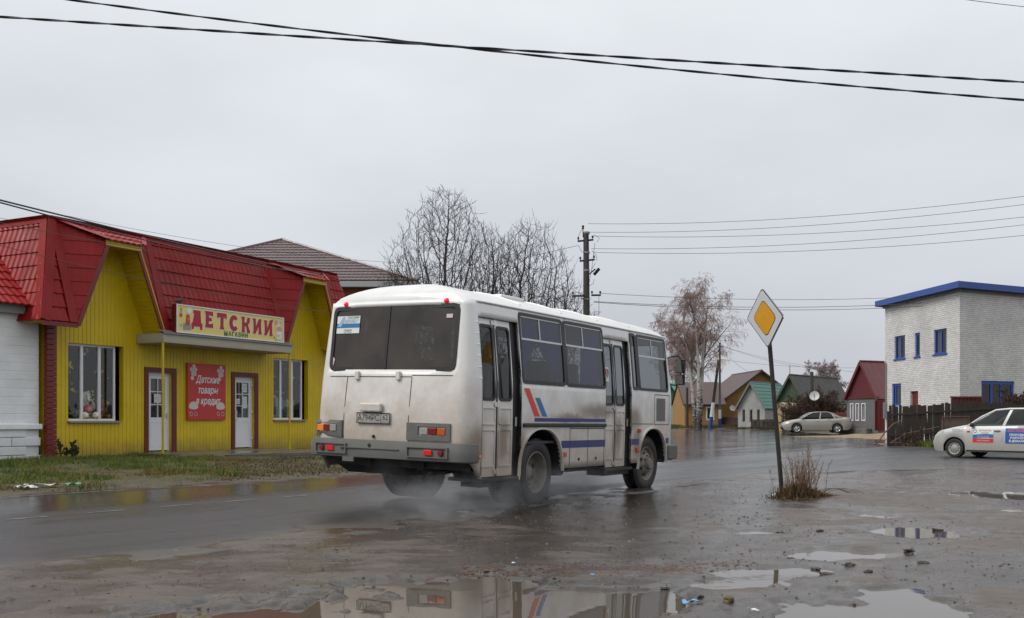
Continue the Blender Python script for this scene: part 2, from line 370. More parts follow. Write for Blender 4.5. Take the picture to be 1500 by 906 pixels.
def asphalt_material():
    m = bpy.data.materials.new('wet_asphalt'); m.use_nodes = True; nt = m.node_tree; N = nt.nodes; L = nt.links; b = N['Principled BSDF']
    tc = N.new('ShaderNodeTexCoord'); src = tc.outputs['Object']
    def noise(s, d=5, r=.6, mp_=None, rot=0):
        n = N.new('ShaderNodeTexNoise'); n.inputs['Scale'].default_value = s; n.inputs['Detail'].default_value = d; n.inputs['Roughness'].default_value = r
        if mp_:
            mp = N.new('ShaderNodeMapping'); mp.vector_type = 'TEXTURE'; mp.inputs['Rotation'].default_value = (0, 0, rot); mp.inputs['Scale'].default_value = mp_; L.new(src, mp.inputs[0]); L.new(mp.outputs[0], n.inputs['Vector'])
        else: L.new(src, n.inputs['Vector'])
        return n.outputs['Fac']
    def mr(x, a, c, lo, hi):
        q = N.new('ShaderNodeMapRange'); q.inputs[1].default_value = a; q.inputs[2].default_value = c; q.inputs[3].default_value = lo; q.inputs[4].default_value = hi; L.new(x, q.inputs[0]); return q.outputs[0]
    fin = noise(85, 3, .75); streak = noise(1.1, 6, .65, (7, 1, 1), R(54)); patch = noise(.5, 6, .65)
    b.inputs['Specular IOR Level'].default_value = .38
    ed = N.new('ShaderNodeAttribute'); ed.attribute_name = 'edge'
    cr = N.new('ShaderNodeValToRGB'); e = cr.color_ramp.elements; e[0].position = .40; e[0].color = (.011, .011, .013, 1); e[1].position = .62; e[1].color = (.055, .055, .057, 1); L.new(fin, cr.inputs[0])
    mudc = N.new('ShaderNodeRGB'); mudc.outputs[0].default_value = (.078, .066, .056, 1)
    ad = N.new('ShaderNodeMath'); ad.operation = 'ADD'; L.new(ed.outputs['Fac'], ad.inputs[0]); L.new(mr(patch, .3, .7, -.35, .45), ad.inputs[1])
    f = mr(ad.outputs[0], .35, .75, 0, .85)
    mx = N.new('ShaderNodeMix'); mx.data_type = 'RGBA'; L.new(f, mx.inputs[0]); L.new(cr.outputs[0], mx.inputs[6]); L.new(mudc.outputs[0], mx.inputs[7])
    # thin cracks
    vo = N.new('ShaderNodeTexVoronoi'); vo.feature = 'DISTANCE_TO_EDGE'; vo.inputs['Scale'].default_value = .45
    wv = N.new('ShaderNodeTexNoise'); wv.inputs['Scale'].default_value = 1.4; wv.inputs['Detail'].default_value = 6; L.new(src, wv.inputs['Vector'])
    va = N.new('ShaderNodeVectorMath'); va.operation = 'MULTIPLY_ADD'; va.inputs[1].default_value = (1.3, 1.3, 0); L.new(wv.outputs['Color'], va.inputs[0]); L.new(src, va.inputs[2]); L.new(va.outputs[0], vo.inputs['Vector'])
    ck = mr(vo.outputs['Distance'], .004, .013, 1, 0); cm = N.new('ShaderNodeMath'); cm.operation = 'MULTIPLY'; L.new(ck, cm.inputs[0]); L.new(mr(patch, .48, .6, 0, .9), cm.inputs[1])
    m3 = N.new('ShaderNodeMix'); m3.data_type = 'RGBA'; L.new(cm.outputs[0], m3.inputs[0]); L.new(mx.outputs[2], m3.inputs[6]); m3.inputs[7].default_value = (.012, .012, .012, 1)
    L.new(m3.outputs[2], b.inputs['Base Color'])
    fa = N.new('ShaderNodeAttribute'); fa.attribute_name = 'film'
    rm_ = N.new('ShaderNodeMix'); rm_.data_type = 'FLOAT'; L.new(fa.outputs['Fac'], rm_.inputs[0]); L.new(mr(streak, .32, .68, .27, .52), rm_.inputs[2]); L.new(mr(streak, .32, .68, .07, .22), rm_.inputs[3])
    L.new(rm_.outputs[0], b.inputs['Roughness'])
    bp = N.new('ShaderNodeBump'); bp.inputs['Distance'].default_value = .0009; L.new(fin, bp.inputs['Height'])
    b2 = N.new('ShaderNodeBump'); b2.inputs['Distance'].default_value = .006; L.new(noise(3.0, 4, .5), b2.inputs['Height']); L.new(bp.outputs[0], b2.inputs['Normal'])
    L.new(b2.outputs[0], b.inputs['Normal']); return m

def sheet(name, outline, zfun, step0, mats, extra=None, spacing=lambda d: max(.3, d*.045)):
    """triangulated sheet inside a closed outline"""
    P = [Vector(p) for p in outline]; n = len(P); pts = list(P); xs = [p[0] for p in P]; ys = [p[1] for p in P]
    x0, x1, y0, y1 = min(xs), max(xs), min(ys), max(ys); cand = []
    y = y0
    while y < y1:
        sp = spacing(max(abs(y), 4)); x = x0+(random.random())*sp
        while x < x1: cand.append((x, y)); x += max(sp, spacing(math.hypot(x, y)))
        y += sp
    cand = np.array(cand); ok = poly_sd(cand[:, 0], cand[:, 1], [tuple(p) for p in outline]) > step0*.6
    pts += [Vector(c) for c in cand[ok]]
    v, e, f, *_ = delaunay_2d_cdt(pts, [(i, (i+1) % n) for i in range(n)], [], 1, 1e-5)
    co = np.array([(p[0], p[1]) for p in v]); z = zfun(co[:, 0], co[:, 1])
    me = bpy.data.meshes.new(name); me.from_pydata([(a, c, d) for (a, c), d in zip(co, z)], [], [tuple(t) for t in f]); me.update()
    me.polygons.foreach_set('use_smooth', [True]*len(me.polygons))
    for q in (mats if isinstance(mats, list) else [mats]): me.materials.append(q)
    bm_ = bmesh.new(); bm_.from_mesh(me); bmesh.ops.recalc_face_normals(bm_, faces=bm_.faces[:])
    if sum(fc.normal.z for fc in bm_.faces) < 0: bmesh.ops.reverse_faces(bm_, faces=bm_.faces[:])
    if name != 'puddle':      # the sheet's broken edge, a few centimetres deep
        rim = [e_ for e_ in bm_.edges if e_.is_boundary]; ex = bmesh.ops.extrude_edge_only(bm_, edges=rim)
        for g_ in ex['geom']:
            if isinstance(g_, bmesh.types.BMVert): g_.co.z -= .09
    bm_.to_mesh(me); bm_.free()
    if extra:
        co = np.array([v_.co[:2] for v_ in me.vertices]); a = me.attributes.new(extra[0], 'FLOAT', 'POINT'); a.data.foreach_set('value', extra[1](co[:, 0], co[:, 1]).astype(np.float32))
    o = bpy.data.objects.new(name, me); COL.objects.link(o); return o

def ragged(P, amp, step=lambda d: max(.08, d*.012), seed=0, keep=()):
    out = []; n = len(P)
    for i in range(n):
        a = np.array(P[i], float); c = np.array(P[(i+1) % n], float); Ln = np.hypot(*(c-a)); nn = np.array((-(c-a)[1], (c-a)[0]))/Ln
        t = 0.0
        while t < Ln:
            p = a+(c-a)*t/Ln; k = 0 if i in keep else amp
            w = math.sin(math.pi*min(max(t/Ln, 0), 1))**.3 if Ln > 0 else 0
            q = p+nn*k*w*(fbm(p[0]*.9, p[1]*.9, 4, seed)+.25*fbm(p[0]*5, p[1]*5, 3, seed+7)); out.append((float(q[0]), float(q[1])))
            t += step(max(float(np.hypot(*p)), 5.0))
    return out
asph_out = ragged(ASPH, .32, seed=5, keep=(0, 1, 2))
def road_surface(x, y):
    u = -(x+5.94)*ED[1]+(y-11.88)*ED[0]   # from the centre line
    ruts = -.006*np.exp(-((np.abs(u)-1.0)/.35)**2)-.006*np.exp(-((np.abs(u)-2.7)/.35)**2)
    return road_z(x, y)+.004+ruts*(y < 40)+.004*fbm(x*.5, y*.5, 2, 8)
road = sheet('road', asph_out, road_surface, .1, asphalt_material(), ('edge', lambda x, y: np.maximum(1-ss(0, 1.6, poly_sd(x, y, ASPH[:1]+ASPH[1:]))*1.0, .30*ss(2, 6, x)*(1-ss(26, 32, y)))*np.where(edge_left(x, y) > -3, .1, 1)), spacing=lambda d: max(.22, d*.03))
_c = np.array([v.co[:2] for v in road.data.vertices]); _e = edge_left(_c[:, 0], _c[:, 1])
_a = road.data.attributes.new('film', 'FLOAT', 'POINT'); _a.data.foreach_set('value', np.maximum(ss(-3.6, -1.8, _e+.5*fbm(_c[:, 0]*.4, _c[:, 1]*.4, 2, 6)), .22*ss(17, 24, _c[:, 1])).astype(np.float32))
tag(road, kind='structure')

# water lying in the hollows
def water_material(name, col, r=.015):
    m = bpy.data.materials.new(name); m.use_nodes = True; nt = m.node_tree; N = nt.nodes; L = nt.links; b = N['Principled BSDF']
    b.inputs['Base Color'].default_value = (*col, 1); b.inputs['Roughness'].default_value = r; b.inputs['IOR'].default_value = 1.33; b.inputs['Specular IOR Level'].default_value = .55
    tc = N.new('ShaderNodeTexCoord'); n = N.new('ShaderNodeTexNoise'); n.inputs['Scale'].default_value = 3; n.inputs['Detail'].default_value = 2; L.new(tc.outputs['Object'], n.inputs['Vector'])
    bp = N.new('ShaderNodeBump'); bp.inputs['Distance'].default_value = .0006; L.new(n.outputs['Fac'], bp.inputs['Height']); L.new(bp.outputs[0], b.inputs['Normal']); return m
WM = water_material('muddy_water', (.085, .070, .056))
o_ = sheet('puddle', [(-3.4, 2.6), (-3.4, 6.4), (-1.5, 8.2), (1.2, 9.4), (2, 14), (5, 19), (14, 21), (14, 8), (5, 2.6)], lambda x, y: x*0+WATER, .1, WM, spacing=lambda d: 2.0)
tag(o_, kind='structure')

# painted marks on the asphalt
def paint_strip(p, q, w, name, m):
    p = np.array(p); q = np.array(q); d = (q-p)/np.hypot(*(q-p)); n = np.array((-d[1], d[0])); L_ = np.hypot(*(q-p)); k = max(2, int(L_/.4)); mb = MB(); V = []
    for i in range(k+1):
        c = p+(q-p)*i/k
        for s_ in (-1, 1):
            e_ = c+n*s_*w/2; V.append((e_[0], e_[1], float(road_surface(np.array([e_[0]]), np.array([e_[1]]))[0])+.004))
    mb.add(V, [(2*i, 2*i+2, 2*i+3, 2*i+1) for i in range(k)]); return tag(mb.build(name, m), kind='structure')
def worn_paint():
    m = mat('worn_road_paint', (.40, .40, .39), .35); nt = m.node_tree; N = nt.nodes; L = nt.links; b = N['Principled BSDF']
    tc = N.new('ShaderNodeTexCoord'); n = N.new('ShaderNodeTexNoise'); n.inputs['Scale'].default_value = 7; n.inputs['Detail'].default_value = 8; n.inputs['Roughness'].default_value = .8; L.new(tc.outputs['Object'], n.inputs['Vector'])
    c = N.new('ShaderNodeValToRGB'); e = c.color_ramp.elements; e[0].position = .42; e[0].color = (.05, .05, .05, 1); e[1].position = .6; e[1].color = (.22, .22, .215, 1); L.new(n.outputs['Fac'], c.inputs[0]); L.new(c.outputs[0], b.inputs['Base Color']); return m
PAINT = worn_paint()
pc = np.array((-5.94, 11.88))
for k in range(14):
    t0 = .06+1.05*k; paint_strip(pc+ED*t0, pc+ED*(t0+.53), .09, 'lane_marking', PAINT)
paint_strip(E0+ED*-14-np.array((-.809, .588))*.22, E0+ED*7-np.array((-.809, .588))*.22, .1, 'edge_marking', PAINT)
paint_strip((.25, 13.7), (3.4, 19.4), .09, 'edge_marking', PAINT)
# ================================================================ THE BUS
M_ = {}
DIRT = (.20, .165, .13)
M_['buswhite'] = mat('dirty_white_bus_paint', (.78, .78, .77), .28, var=.04, vscale=2, coat=.3, dirt=((.34, .262, .19), 1.0, 3.0, .2, 1.95))
def bus_grime():
    m = M_['buswhite']; nt = m.node_tree; N = nt.nodes; L = nt.links
    mx = [n for n in N if n.type == 'MIX'][0]; src = mx.inputs[0].links[0].from_socket
    tc = N.new('ShaderNodeTexCoord'); sp = N.new('ShaderNodeSeparateXYZ'); L.new(tc.outputs['Object'], sp.inputs[0])
    mr = N.new('ShaderNodeMapRange'); mr.inputs[1].default_value = -1.80; mr.inputs[2].default_value = -1.55; mr.inputs[3].default_value = .22; mr.inputs[4].default_value = 0; L.new(sp.outputs['X'], mr.inputs[0])
    m2 = N.new('ShaderNodeMapRange'); m2.inputs[1].default_value = 2.72; m2.inputs[2].default_value = 2.6; L.new(sp.outputs['Z'], m2.inputs[0])
    a = N.new('ShaderNodeMath'); a.operation = 'MULTIPLY'; L.new(mr.outputs[0], a.inputs[0]); L.new(m2.outputs[0], a.inputs[1]); acc = a.outputs[0]
    n = N.new('ShaderNodeTexNoise'); n.inputs['Scale'].default_value = 2.5; n.inputs['Detail'].default_value = 10; n.inputs['Roughness'].default_value = .72; L.new(tc.outputs['Object'], n.inputs['Vector'])
    dm = N.new('ShaderNodeVectorMath'); dm.operation = 'MULTIPLY_ADD'; dm.inputs[1].default_value = (.22, .22, .22); L.new(n.outputs['Color'], dm.inputs[0]); L.new(tc.outputs['Object'], dm.inputs[2])
    plume = None
    for c, r3 in (((1.75+.11, -1, 1.32+.11), (.95, 3, .17)), ((1.0, -1, 1.33), (.8, 3, .10)), ((3.12+.11, -1, 1.22+.11), (.36, 3, .26)), ((-1.62+.11, -1, .85+.11), (.28, 3, .36)), ((2.58+.11, -1, .95+.11), (.2, 3, .42)), ((-.95+.11, -1, .95+.11), (.2, 3, .42)), ((3.35, -1, .95), (.25, 3, .3)), ((-.45, -1, .9), (.2, 3, .35))):
        s1 = N.new('ShaderNodeVectorMath'); s1.operation = 'SUBTRACT'; s1.inputs[1].default_value = c; L.new(dm.outputs[0], s1.inputs[0])
        s2 = N.new('ShaderNodeVectorMath'); s2.operation = 'MULTIPLY'; s2.inputs[1].default_value = (1/r3[0], 1/r3[1], 1/r3[2]); L.new(s1.outputs[0], s2.inputs[0])
        s3 = N.new('ShaderNodeVectorMath'); s3.operation = 'LENGTH'; L.new(s2.outputs[0], s3.inputs[0])
        q = N.new('ShaderNodeMapRange'); q.interpolation_type = 'SMOOTHSTEP'; q.inputs[1].default_value = 1.1; q.inputs[2].default_value = .2; q.inputs[3].default_value = 0; q.inputs[4].default_value = .78; L.new(s3.outputs[1], q.inputs[0])
        if plume is None: plume = q.outputs[0]
        else: z = N.new('ShaderNodeMath'); z.operation = 'MAXIMUM'; L.new(plume, z.inputs[0]); L.new(q.outputs[0], z.inputs[1]); plume = z.outputs[0]
    ad = N.new('ShaderNodeMath'); ad.operation = 'ADD'; L.new(src, ad.inputs[0]); L.new(acc, ad.inputs[1]); cl = N.new('ShaderNodeMath'); cl.operation = 'MINIMUM'; cl.inputs[1].default_value = .82; L.new(ad.outputs[0], cl.inputs[0]); L.new(cl.outputs[0], mx.inputs[0])
    x2 = N.new('ShaderNodeMix'); x2.data_type = 'RGBA'; L.new(plume, x2.inputs[0]); L.new(mx.outputs[2], x2.inputs[6]); x2.inputs[7].default_value = (.17, .118, .075, 1)
    L.new(x2.outputs[2], N['Principled BSDF'].inputs['Base Color'])
bus_grime()
M_['busroof'] = mat('white_roof_paint', (.66, .66, .645), .35, var=.12, vscale=2, coat=.2)
M_['rubber'] = mat('black_rubber', (.012, .012, .013), .45, var=.2, vscale=8)
M_['tyre'] = mat('muddy_tyre', (.022, .021, .020), .6, var=.3, vscale=9, bump=.003, bscale=30, dirt=((.07, .058, .048), .25, 5, -.6, .6))
M_['blackmetal'] = mat('underbody_black', (.015, .014, .013), .7, var=.3)
M_['greyplastic'] = mat('grey_bumper_plastic', (.115, .118, .112), .55, var=.12, vscale=5, dirt=((.13, .11, .09), .35, 3, .4, 1.2))
M_['rim'] = mat('dirty_steel_rim', (.19, .175, .15), .5, var=.3, vscale=12, dirt=((.12, .10, .08), .4, 8, -.5, .5))
M_['alu'] = mat('aluminium_trim', (.55, .55, .54), .35, metal=.7)
M_['chrome'] = mat('mirror_glass', (.22, .21, .19), .08, metal=1)
M_['blue'] = mat('blue_stripe_paint', (.010, .018, .15), .35, dirt=((.16, .13, .11), .14, 3, .2, 1.6))
M_['blue2'] = mat('light_blue_stripe_paint', (.02, .15, .36), .35)
M_['red'] = mat('red_stripe_paint', (.62, .045, .025), .35)
M_['rlens'] = mat('dark_red_lens', (.16, .008, .01), .15)
M_['olens'] = mat('orange_lens', (.45, .08, .01), .2)
M_['clens'] = mat('clear_lens', (.30, .29, .27), .2, var=.15, vscale=20)
M_['rlit'] = mat('lit_red_lamp', (.35, .005, .005), .25, emit=(1, .015, .015), estr=.16)
M_['olit'] = mat('lit_amber_lamp', (.45, .13, .015), .3, emit=(1, .30, .02), estr=.2)
M_['rlit2'] = mat('red_marker_lamp', (.6, .01, .01), .25, emit=(1, .02, .03), estr=.25)
M_['curtain'] = mat('blue_curtain_cloth', (.03, .08, .36), .85, var=.3, vscale=3)
M_['seat'] = mat('seat_cloth', (.06, .055, .075), .9, var=.3)
M_['inner'] = mat('cream_interior_panel', (.30, .29, .27), .7, var=.1)
M_['glass'] = glassmat('tinted_bus_glass', (.45, .48, .50), .03, dirt=.07)
M_['rglass'] = glassmat('grimy_rear_glass', (.24, .24, .24), .28, dirt=.36, dcol=(.15, .132, .118), refl=.8)
M_['paper'] = mat('white_sticker', (.62, .66, .64), .5)
M_['ink'] = mat('black_ink', (.02, .02, .02), .6)
M_['bluink'] = mat('blue_print', (.02, .14, .34), .5)
M_['redink'] = mat('red_print', (.55, .03, .03), .5)
M_['platebg'] = mat('dirty_number_plate', (.36, .34, .31), .5, var=.2, vscale=10)

AL = R(30.7)
bu = np.array((math.sin(AL), math.cos(AL))); bl = np.array((-bu[1], bu[0]))
BO = np.array((33/1500*14.1+.03, 14.1))+bl*1.185
bus = root('bus', (BO[0], BO[1], 0.01), 0, 'white and beige muddy city bus with blue stripes driving away on the wet road', 'bus')
# heading, lean to the right and a trace of nose dive
bus.rotation_euler = (Matrix.Rotation(math.pi/2-AL, 3, 'Z') @ Matrix.Rotation(R(.35), 3, 'Y') @ Matrix.Rotation(R(1.5), 3, 'X')).to_euler()

def wy(z):    # half width at height z
    if z <= 1.1: return 1.235
    if z <= 1.65: return 1.235-.01*(z-1.1)/.55
    t = (z-1.65)/1.03; return 1.225-.115*t**1.15
def xr(z): return -1.91+.10*max(0, z-1.25)+(.015*max(0, .9-z)/.3)
def xf(z): return 4.90-.20*max(0, z-1.6)/1.0-.04*max(0, (z-2.3))
CR = .24
ARCH = [(0.0, .60, 1.06), (3.88, .585, 1.06)]  # centre x, half width, top z
def zb(x, z0=.5):
    if x < -1.552: return .45+.215*min(1, (-1.552-x)/.2)
    for c, hw, zt in ARCH:
        q = abs(x-c)/hw
        if q < 1: return max(z0, .47+(zt-.47)*(1-q**2.3)**(1/2.3))
    return z0
# openings on the sides (x0,x1,z0,z1)
DOORS = [(-1.53, -.56), (2.03, 3.0)]
WIN_R = [(-.53, .69, 1.69, 2.61), (.74, 2.02, 1.69, 2.61), (3.06, 3.26, 1.71, 2.61), (3.33, 4.55, 1.71, 2.61)]
WIN_L = [(-1.45, -.35, 1.69, 2.61), (-.28, .9, 1.69, 2.61), (.97, 2.15, 1.69, 2.61), (2.22, 3.2, 1.69, 2.61), (3.33, 4.5, 1.71, 2.61)]
REAR = (-.995, .995, 1.79, 2.61)
FRONT = (-1.0, 1.0, 1.6, 2.55)
zs = sorted(set([.5, .6, .7, .8, .9, 1.0, 1.1, 1.25, 1.4, 1.55, 1.6, 1.69, 1.71, 1.79, 1.95, 2.1, 2.25, 2.4, 2.48, 2.55, 2.61, 2.68]))
xs_ = set()
for a, b_, *_ in DOORS+WIN_R+WIN_L: xs_.add(round(a, 3)); xs_.add(round(b_, 3))
for c, hw, zt in ARCH:
    for k in range(-14, 15): xs_.add(round(c+hw*math.sin(k/14*math.pi/2), 3))
xs_ |= {-1.56, 4.6, 1.4, 2.7}
xs_ = sorted(x for x in xs_ if -1.565 <= x <= 4.62)
xs_ = [x for i, x in enumerate(xs_) if i == 0 or x-xs_[i-1] > .004 or any(abs(x-q) < 1e-6 for w in DOORS+WIN_R+WIN_L for q in w[:2])]
ys_ = [-.995, -.6, -.36, 0, .3, .68, .995]
mb = MB()
def ring(z):
    """outline points at height z, counter from rear centre round the right side; returns list of (x,y,kind)"""
    w = wy(z); r = xr(z); f = xf(z); P = []
    bow = lambda y: .035*(y/1.0)**2        # rear and front panels are slightly bowed
    for y in [0, -.36, -.6, -.995]: P.append((r+bow(y), y, ('r', y)))
    for k in range(1, 7):
        a = k/7*math.pi/2; c0 = (r+.035, -.995); c1 = (-1.56, -w)
        # superelliptic corner
        s_ = math.sin(a)**.8; c_ = math.cos(a)**.8
        P.append((c1[0]-(c1[0]-c0[0])*c_, c0[1]-(w-.995)*s_, ('c', k)))
    for x in xs_: P.append((x, -w, ('s', x)))
    for k in range(1, 7):
        a = k/7*math.pi/2; s_ = math.sin(a)**.7; c_ = math.cos(a)**.7
        P.append((4.6+(f-.05-4.6)*s_, -1.0-(w-1.0)*c_, ('c', k)))
    for y in [-1.0, -.5, 0]: P.append((f-bow(y)*1.4, y, ('f', y)))
    return P
rings = [ring(z) for z in zs]; n = len(rings[0])
def zmap(x, z):
    if z < 1.1:
        b_ = zb(x); return b_+(z-.5)/(1.1-.5)*(1.1-b_)
    return z
def isopen(side, k0, k1, z0, z1):
    zc = (z0+z1)/2
    if k0[0] == 's' and k1[0] == 's':
        xc = (k0[1]+k1[1])/2
        W = (WIN_R if side < 0 else WIN_L)
        for a, b_, c, d in W:
            if a < xc < b_ and c < zc < d: return True
        if side < 0:
            for a, b_ in DOORS:
                if a < xc < b_ and zc < 2.48: return True
    elif k0[0] in 'r' or k1[0] == 'r':
        if k0[0] == 'r' and k1[0] == 'r':
            return REAR[2] < zc < REAR[3]
    elif k0[0] == 'f' and k1[0] == 'f': return 1.6 < zc < 2.55
    return False
for side in (-1, 1):
    for j in range(len(zs)-1):
        for i in range(n-1):
            k0, k1 = rings[j][i][2], rings[j][i+1][2]
            if isopen(side, k0, k1, zs[j], zs[j+1]): continue
            q = []
            for (jj, ii) in ((j, i), (j, i+1), (j+1, i+1), (j+1, i)):
                x, y, _ = rings[jj][ii]; q.append((x, -y*side*-1 if False else (y if side < 0 else -y), zmap(x, zs[jj])))
            mb.add(q, [(0, 1, 2, 3) if side < 0 else (3, 2, 1, 0)], 0, True)
me = mb
body = mb.build('body', [M_['buswhite']], bus)
def weld(o, d=.0008, solid=0, sharp=40):
    b = bmesh.new(); b.from_mesh(o.data); bmesh.ops.remove_doubles(b, verts=b.verts[:], dist=d)
    bmesh.ops.dissolve_degenerate(b, edges=b.edges[:], dist=.0004); b.to_mesh(o.data); b.free()
    if hasattr(o.data, 'set_sharp_from_angle'): o.data.set_sharp_from_angle(angle=R(sharp))
    if solid:
        md = o.modifiers.new('Solidify', 'SOLIDIFY'); md.thickness = solid; md.offset = -1
weld(body, solid=.035)
# roof
mb = MB(); K = 9; top = rings[-1]; RR = []
for k in range(K+1):
    t = k/K; z = 2.68+.275*math.sin(t*math.pi/2)**.85; P = []
    for x, y, kd in top:
        ins = (1-math.cos(t*math.pi/2))  # inset along the length
        xm = 1.4; P.append((x+(xm-x)*ins*(.22 if x < xm else .14) if t < 1 else x+(xm-x)*(.22 if x < xm else .14), y*(1-t), z-(.02 if k == 0 else 0)))
    RR.append(P)
for side in (1, -1):
    for k in range(K):
        for i in range(n-1):
            q = [(RR[a][b_][0], RR[a][b_][1]*side, RR[a][b_][2]) for a, b_ in ((k, i), (k, i+1), (k+1, i+1), (k+1, i))]
            mb.add(q, [(0, 1, 2, 3) if side > 0 else (3, 2, 1, 0)], 0, True)
roof = mb.build('roof', [M_['busroof']], bus); weld(roof, .002, sharp=60)
# gutter, roof ribs
for s_ in (-1, 1):
    mb = MB(); mb.tube([(-1.55, s_*(wy(2.66)+.006), 2.665)]+[(x, s_*(wy(2.66)+.008), 2.668) for x in (-1.3, 0, 2, 4)]+[(4.6, s_*(wy(2.66)+.002), 2.655)], .013, 6)
    mb.build('roof_gutter', M_['busroof'], bus)
for x in (-.25, .95, 2.15, 3.35):
    mb = MB(); pts = []
    for a in range(-6, 7):
        y = a/6*.98; t = 1-abs(y)/1.11; z = 2.68+.275*math.sin(t*math.pi/2)**.85; pts.append((x+.0, y, z+.004))
    mb.tube(pts, .016, 6); mb.build('roof_rib', M_['busroof'], bus)
mb = MB(); mb.box(.3, .95, -.35, .35, 2.93, 2.985, bev=.02); mb.build('roof_hatch', M_['busroof'], bus)

def rrect(cx, cy, w, h, r, k=5):
    P = []
    for qx, qy, a0 in ((1, 1, 0), (-1, 1, 90), (-1, -1, 180), (1, -1, 270)):
        for i in range(k+1):
            a = R(a0+90*i/k); P.append((cx+qx*(w/2-r)+r*math.cos(a), cy+qy*(h/2-r)+r*math.sin(a)))
    return P
def ringmesh(mb, outer, inner, fn, d0, d1, mi=0):
    """frame between two outlines in 2D, mapped by fn(u,v,d) from depth d0 (front) to d1"""
    n = len(outer); V = [fn(*p, d0) for p in outer]+[fn(*p, d0) for p in inner]+[fn(*p, d1) for p in outer]+[fn(*p, d1) for p in inner]
    fs = []
    for i in range(n):
        j = (i+1) % n; fs += [(i, j, n+j, n+i), (2*n+i, 2*n+j, j, i), (n+i, n+j, 3*n+j, 3*n+i)]
    return mb.add(V, fs, mi)
sideR = lambda x, z, d: (x, -(wy(z)+d), z)
sideL = lambda x, z, d: (x, wy(z)+d, z)
rearF = lambda y, z, d: (xr(z)+.035*(y/1.0)**2-d, y, z)
frontF = lambda y, z, d: (xf(z)-.05*y*y+d, y, z)
def window(name, fn, u0, u1, v0, v1, glass, bars=(), hbar=None, r=.075, w=.045, flip=False):
    mb = MB(); cx, cy = (u0+u1)/2, (v0+v1)/2; W, H = u1-u0+.03, v1-v0+.03
    # rectangle outlines need extra points along straight runs so the frame follows the body
    o = rrect(cx, cy, W, H, r); i_ = rrect(cx, cy, W-2*w, H-2*w, r*.6)
    ringmesh(mb, o, i_, fn, .010, -.02); f = mb.build(name, M_['rubber'], bus)
    g = MB(); N_ = 8; V = []
    for a in range(N_+1):
        for b_ in range(N_+1): V.append(fn(u0+(u1-u0)*a/N_, v0+(v1-v0)*b_/N_, -.006))
    g.add(V, [(a*(N_+1)+b_, (a+1)*(N_+1)+b_, (a+1)*(N_+1)+b_+1, a*(N_+1)+b_+1) for a in range(N_) for b_ in range(N_)], 0, True)
    g.build('pane', glass, f)
    if hbar:
        t = MB(); 
        def bar(a, b_, c, d):
            V = [fn(a, c, .004), fn(b_, c, .004), fn(b_, d, .004), fn(a, d, .004), fn(a, c, -.012), fn(b_, c, -.012), fn(b_, d, -.012), fn(a, d, -.012)]
            t.add(V, [(0, 1, 2, 3), (0, 4, 5, 1), (1, 5, 6, 2), (2, 6, 7, 3), (3, 7, 4, 0)])
        bar(u0+.03, u1-.03, hbar-.012, hbar+.014)
        for x in bars: bar(x-.012, x+.012, hbar, v1-.04)
        bar(u0+.03, u1-.03, v1-.045, v1-.03); bar(u0+.03, u0+.045, hbar, v1-.03); bar(u1-.045, u1-.03, hbar, v1-.03)
        t.build('vent_bar', M_['alu'], f)
    return f
for (a, b_, c, d), bar_ in zip(WIN_R, [.02, 1.33, None, 3.93]):
    window('window', sideR, a, b_, c, d, M_['glass'], [bar_] if bar_ else (), 2.27 if bar_ else None, r=.075 if bar_ else .05)
for a, b_, c, d in WIN_L: window('window', sideL, a, b_, c, d, M_['glass'], [(a+b_)/2], 2.27)
rw = window('rear_window', rearF, *REAR, M_['rglass'], r=.09, w=.05)
mb = MB()
V = []
for z in (1.80, 2.2, 2.61): V += [rearF(.045, z, .004), rearF(.085, z, .004), rearF(.045, z, -.03), rearF(.085, z, -.03)]
mb.add(V, [(4*k+a, 4*k+b_, 4*k+4+b_, 4*k+4+a) for k in range(2) for a, b_ in ((0, 1), (1, 3), (2, 0))]); mb.build('divider_bar', M_['rubber'], rw)
window('windscreen', frontF, *FRONT, M_['glass'], r=.1)
# black pillar panel between the front side windows
for a, b_ in ((3.245, 3.35), (.675, .755)):
    mb = MB(); V = []
    for z in (1.7, 2.0, 2.3, 2.6): V += [sideR(a, z, .008), sideR(b_, z, .008)]
    mb.add(V, [(2*k, 2*k+1, 2*k+3, 2*k+2) for k in range(3)]); mb.build('window_pillar', M_['rubber'], bus)

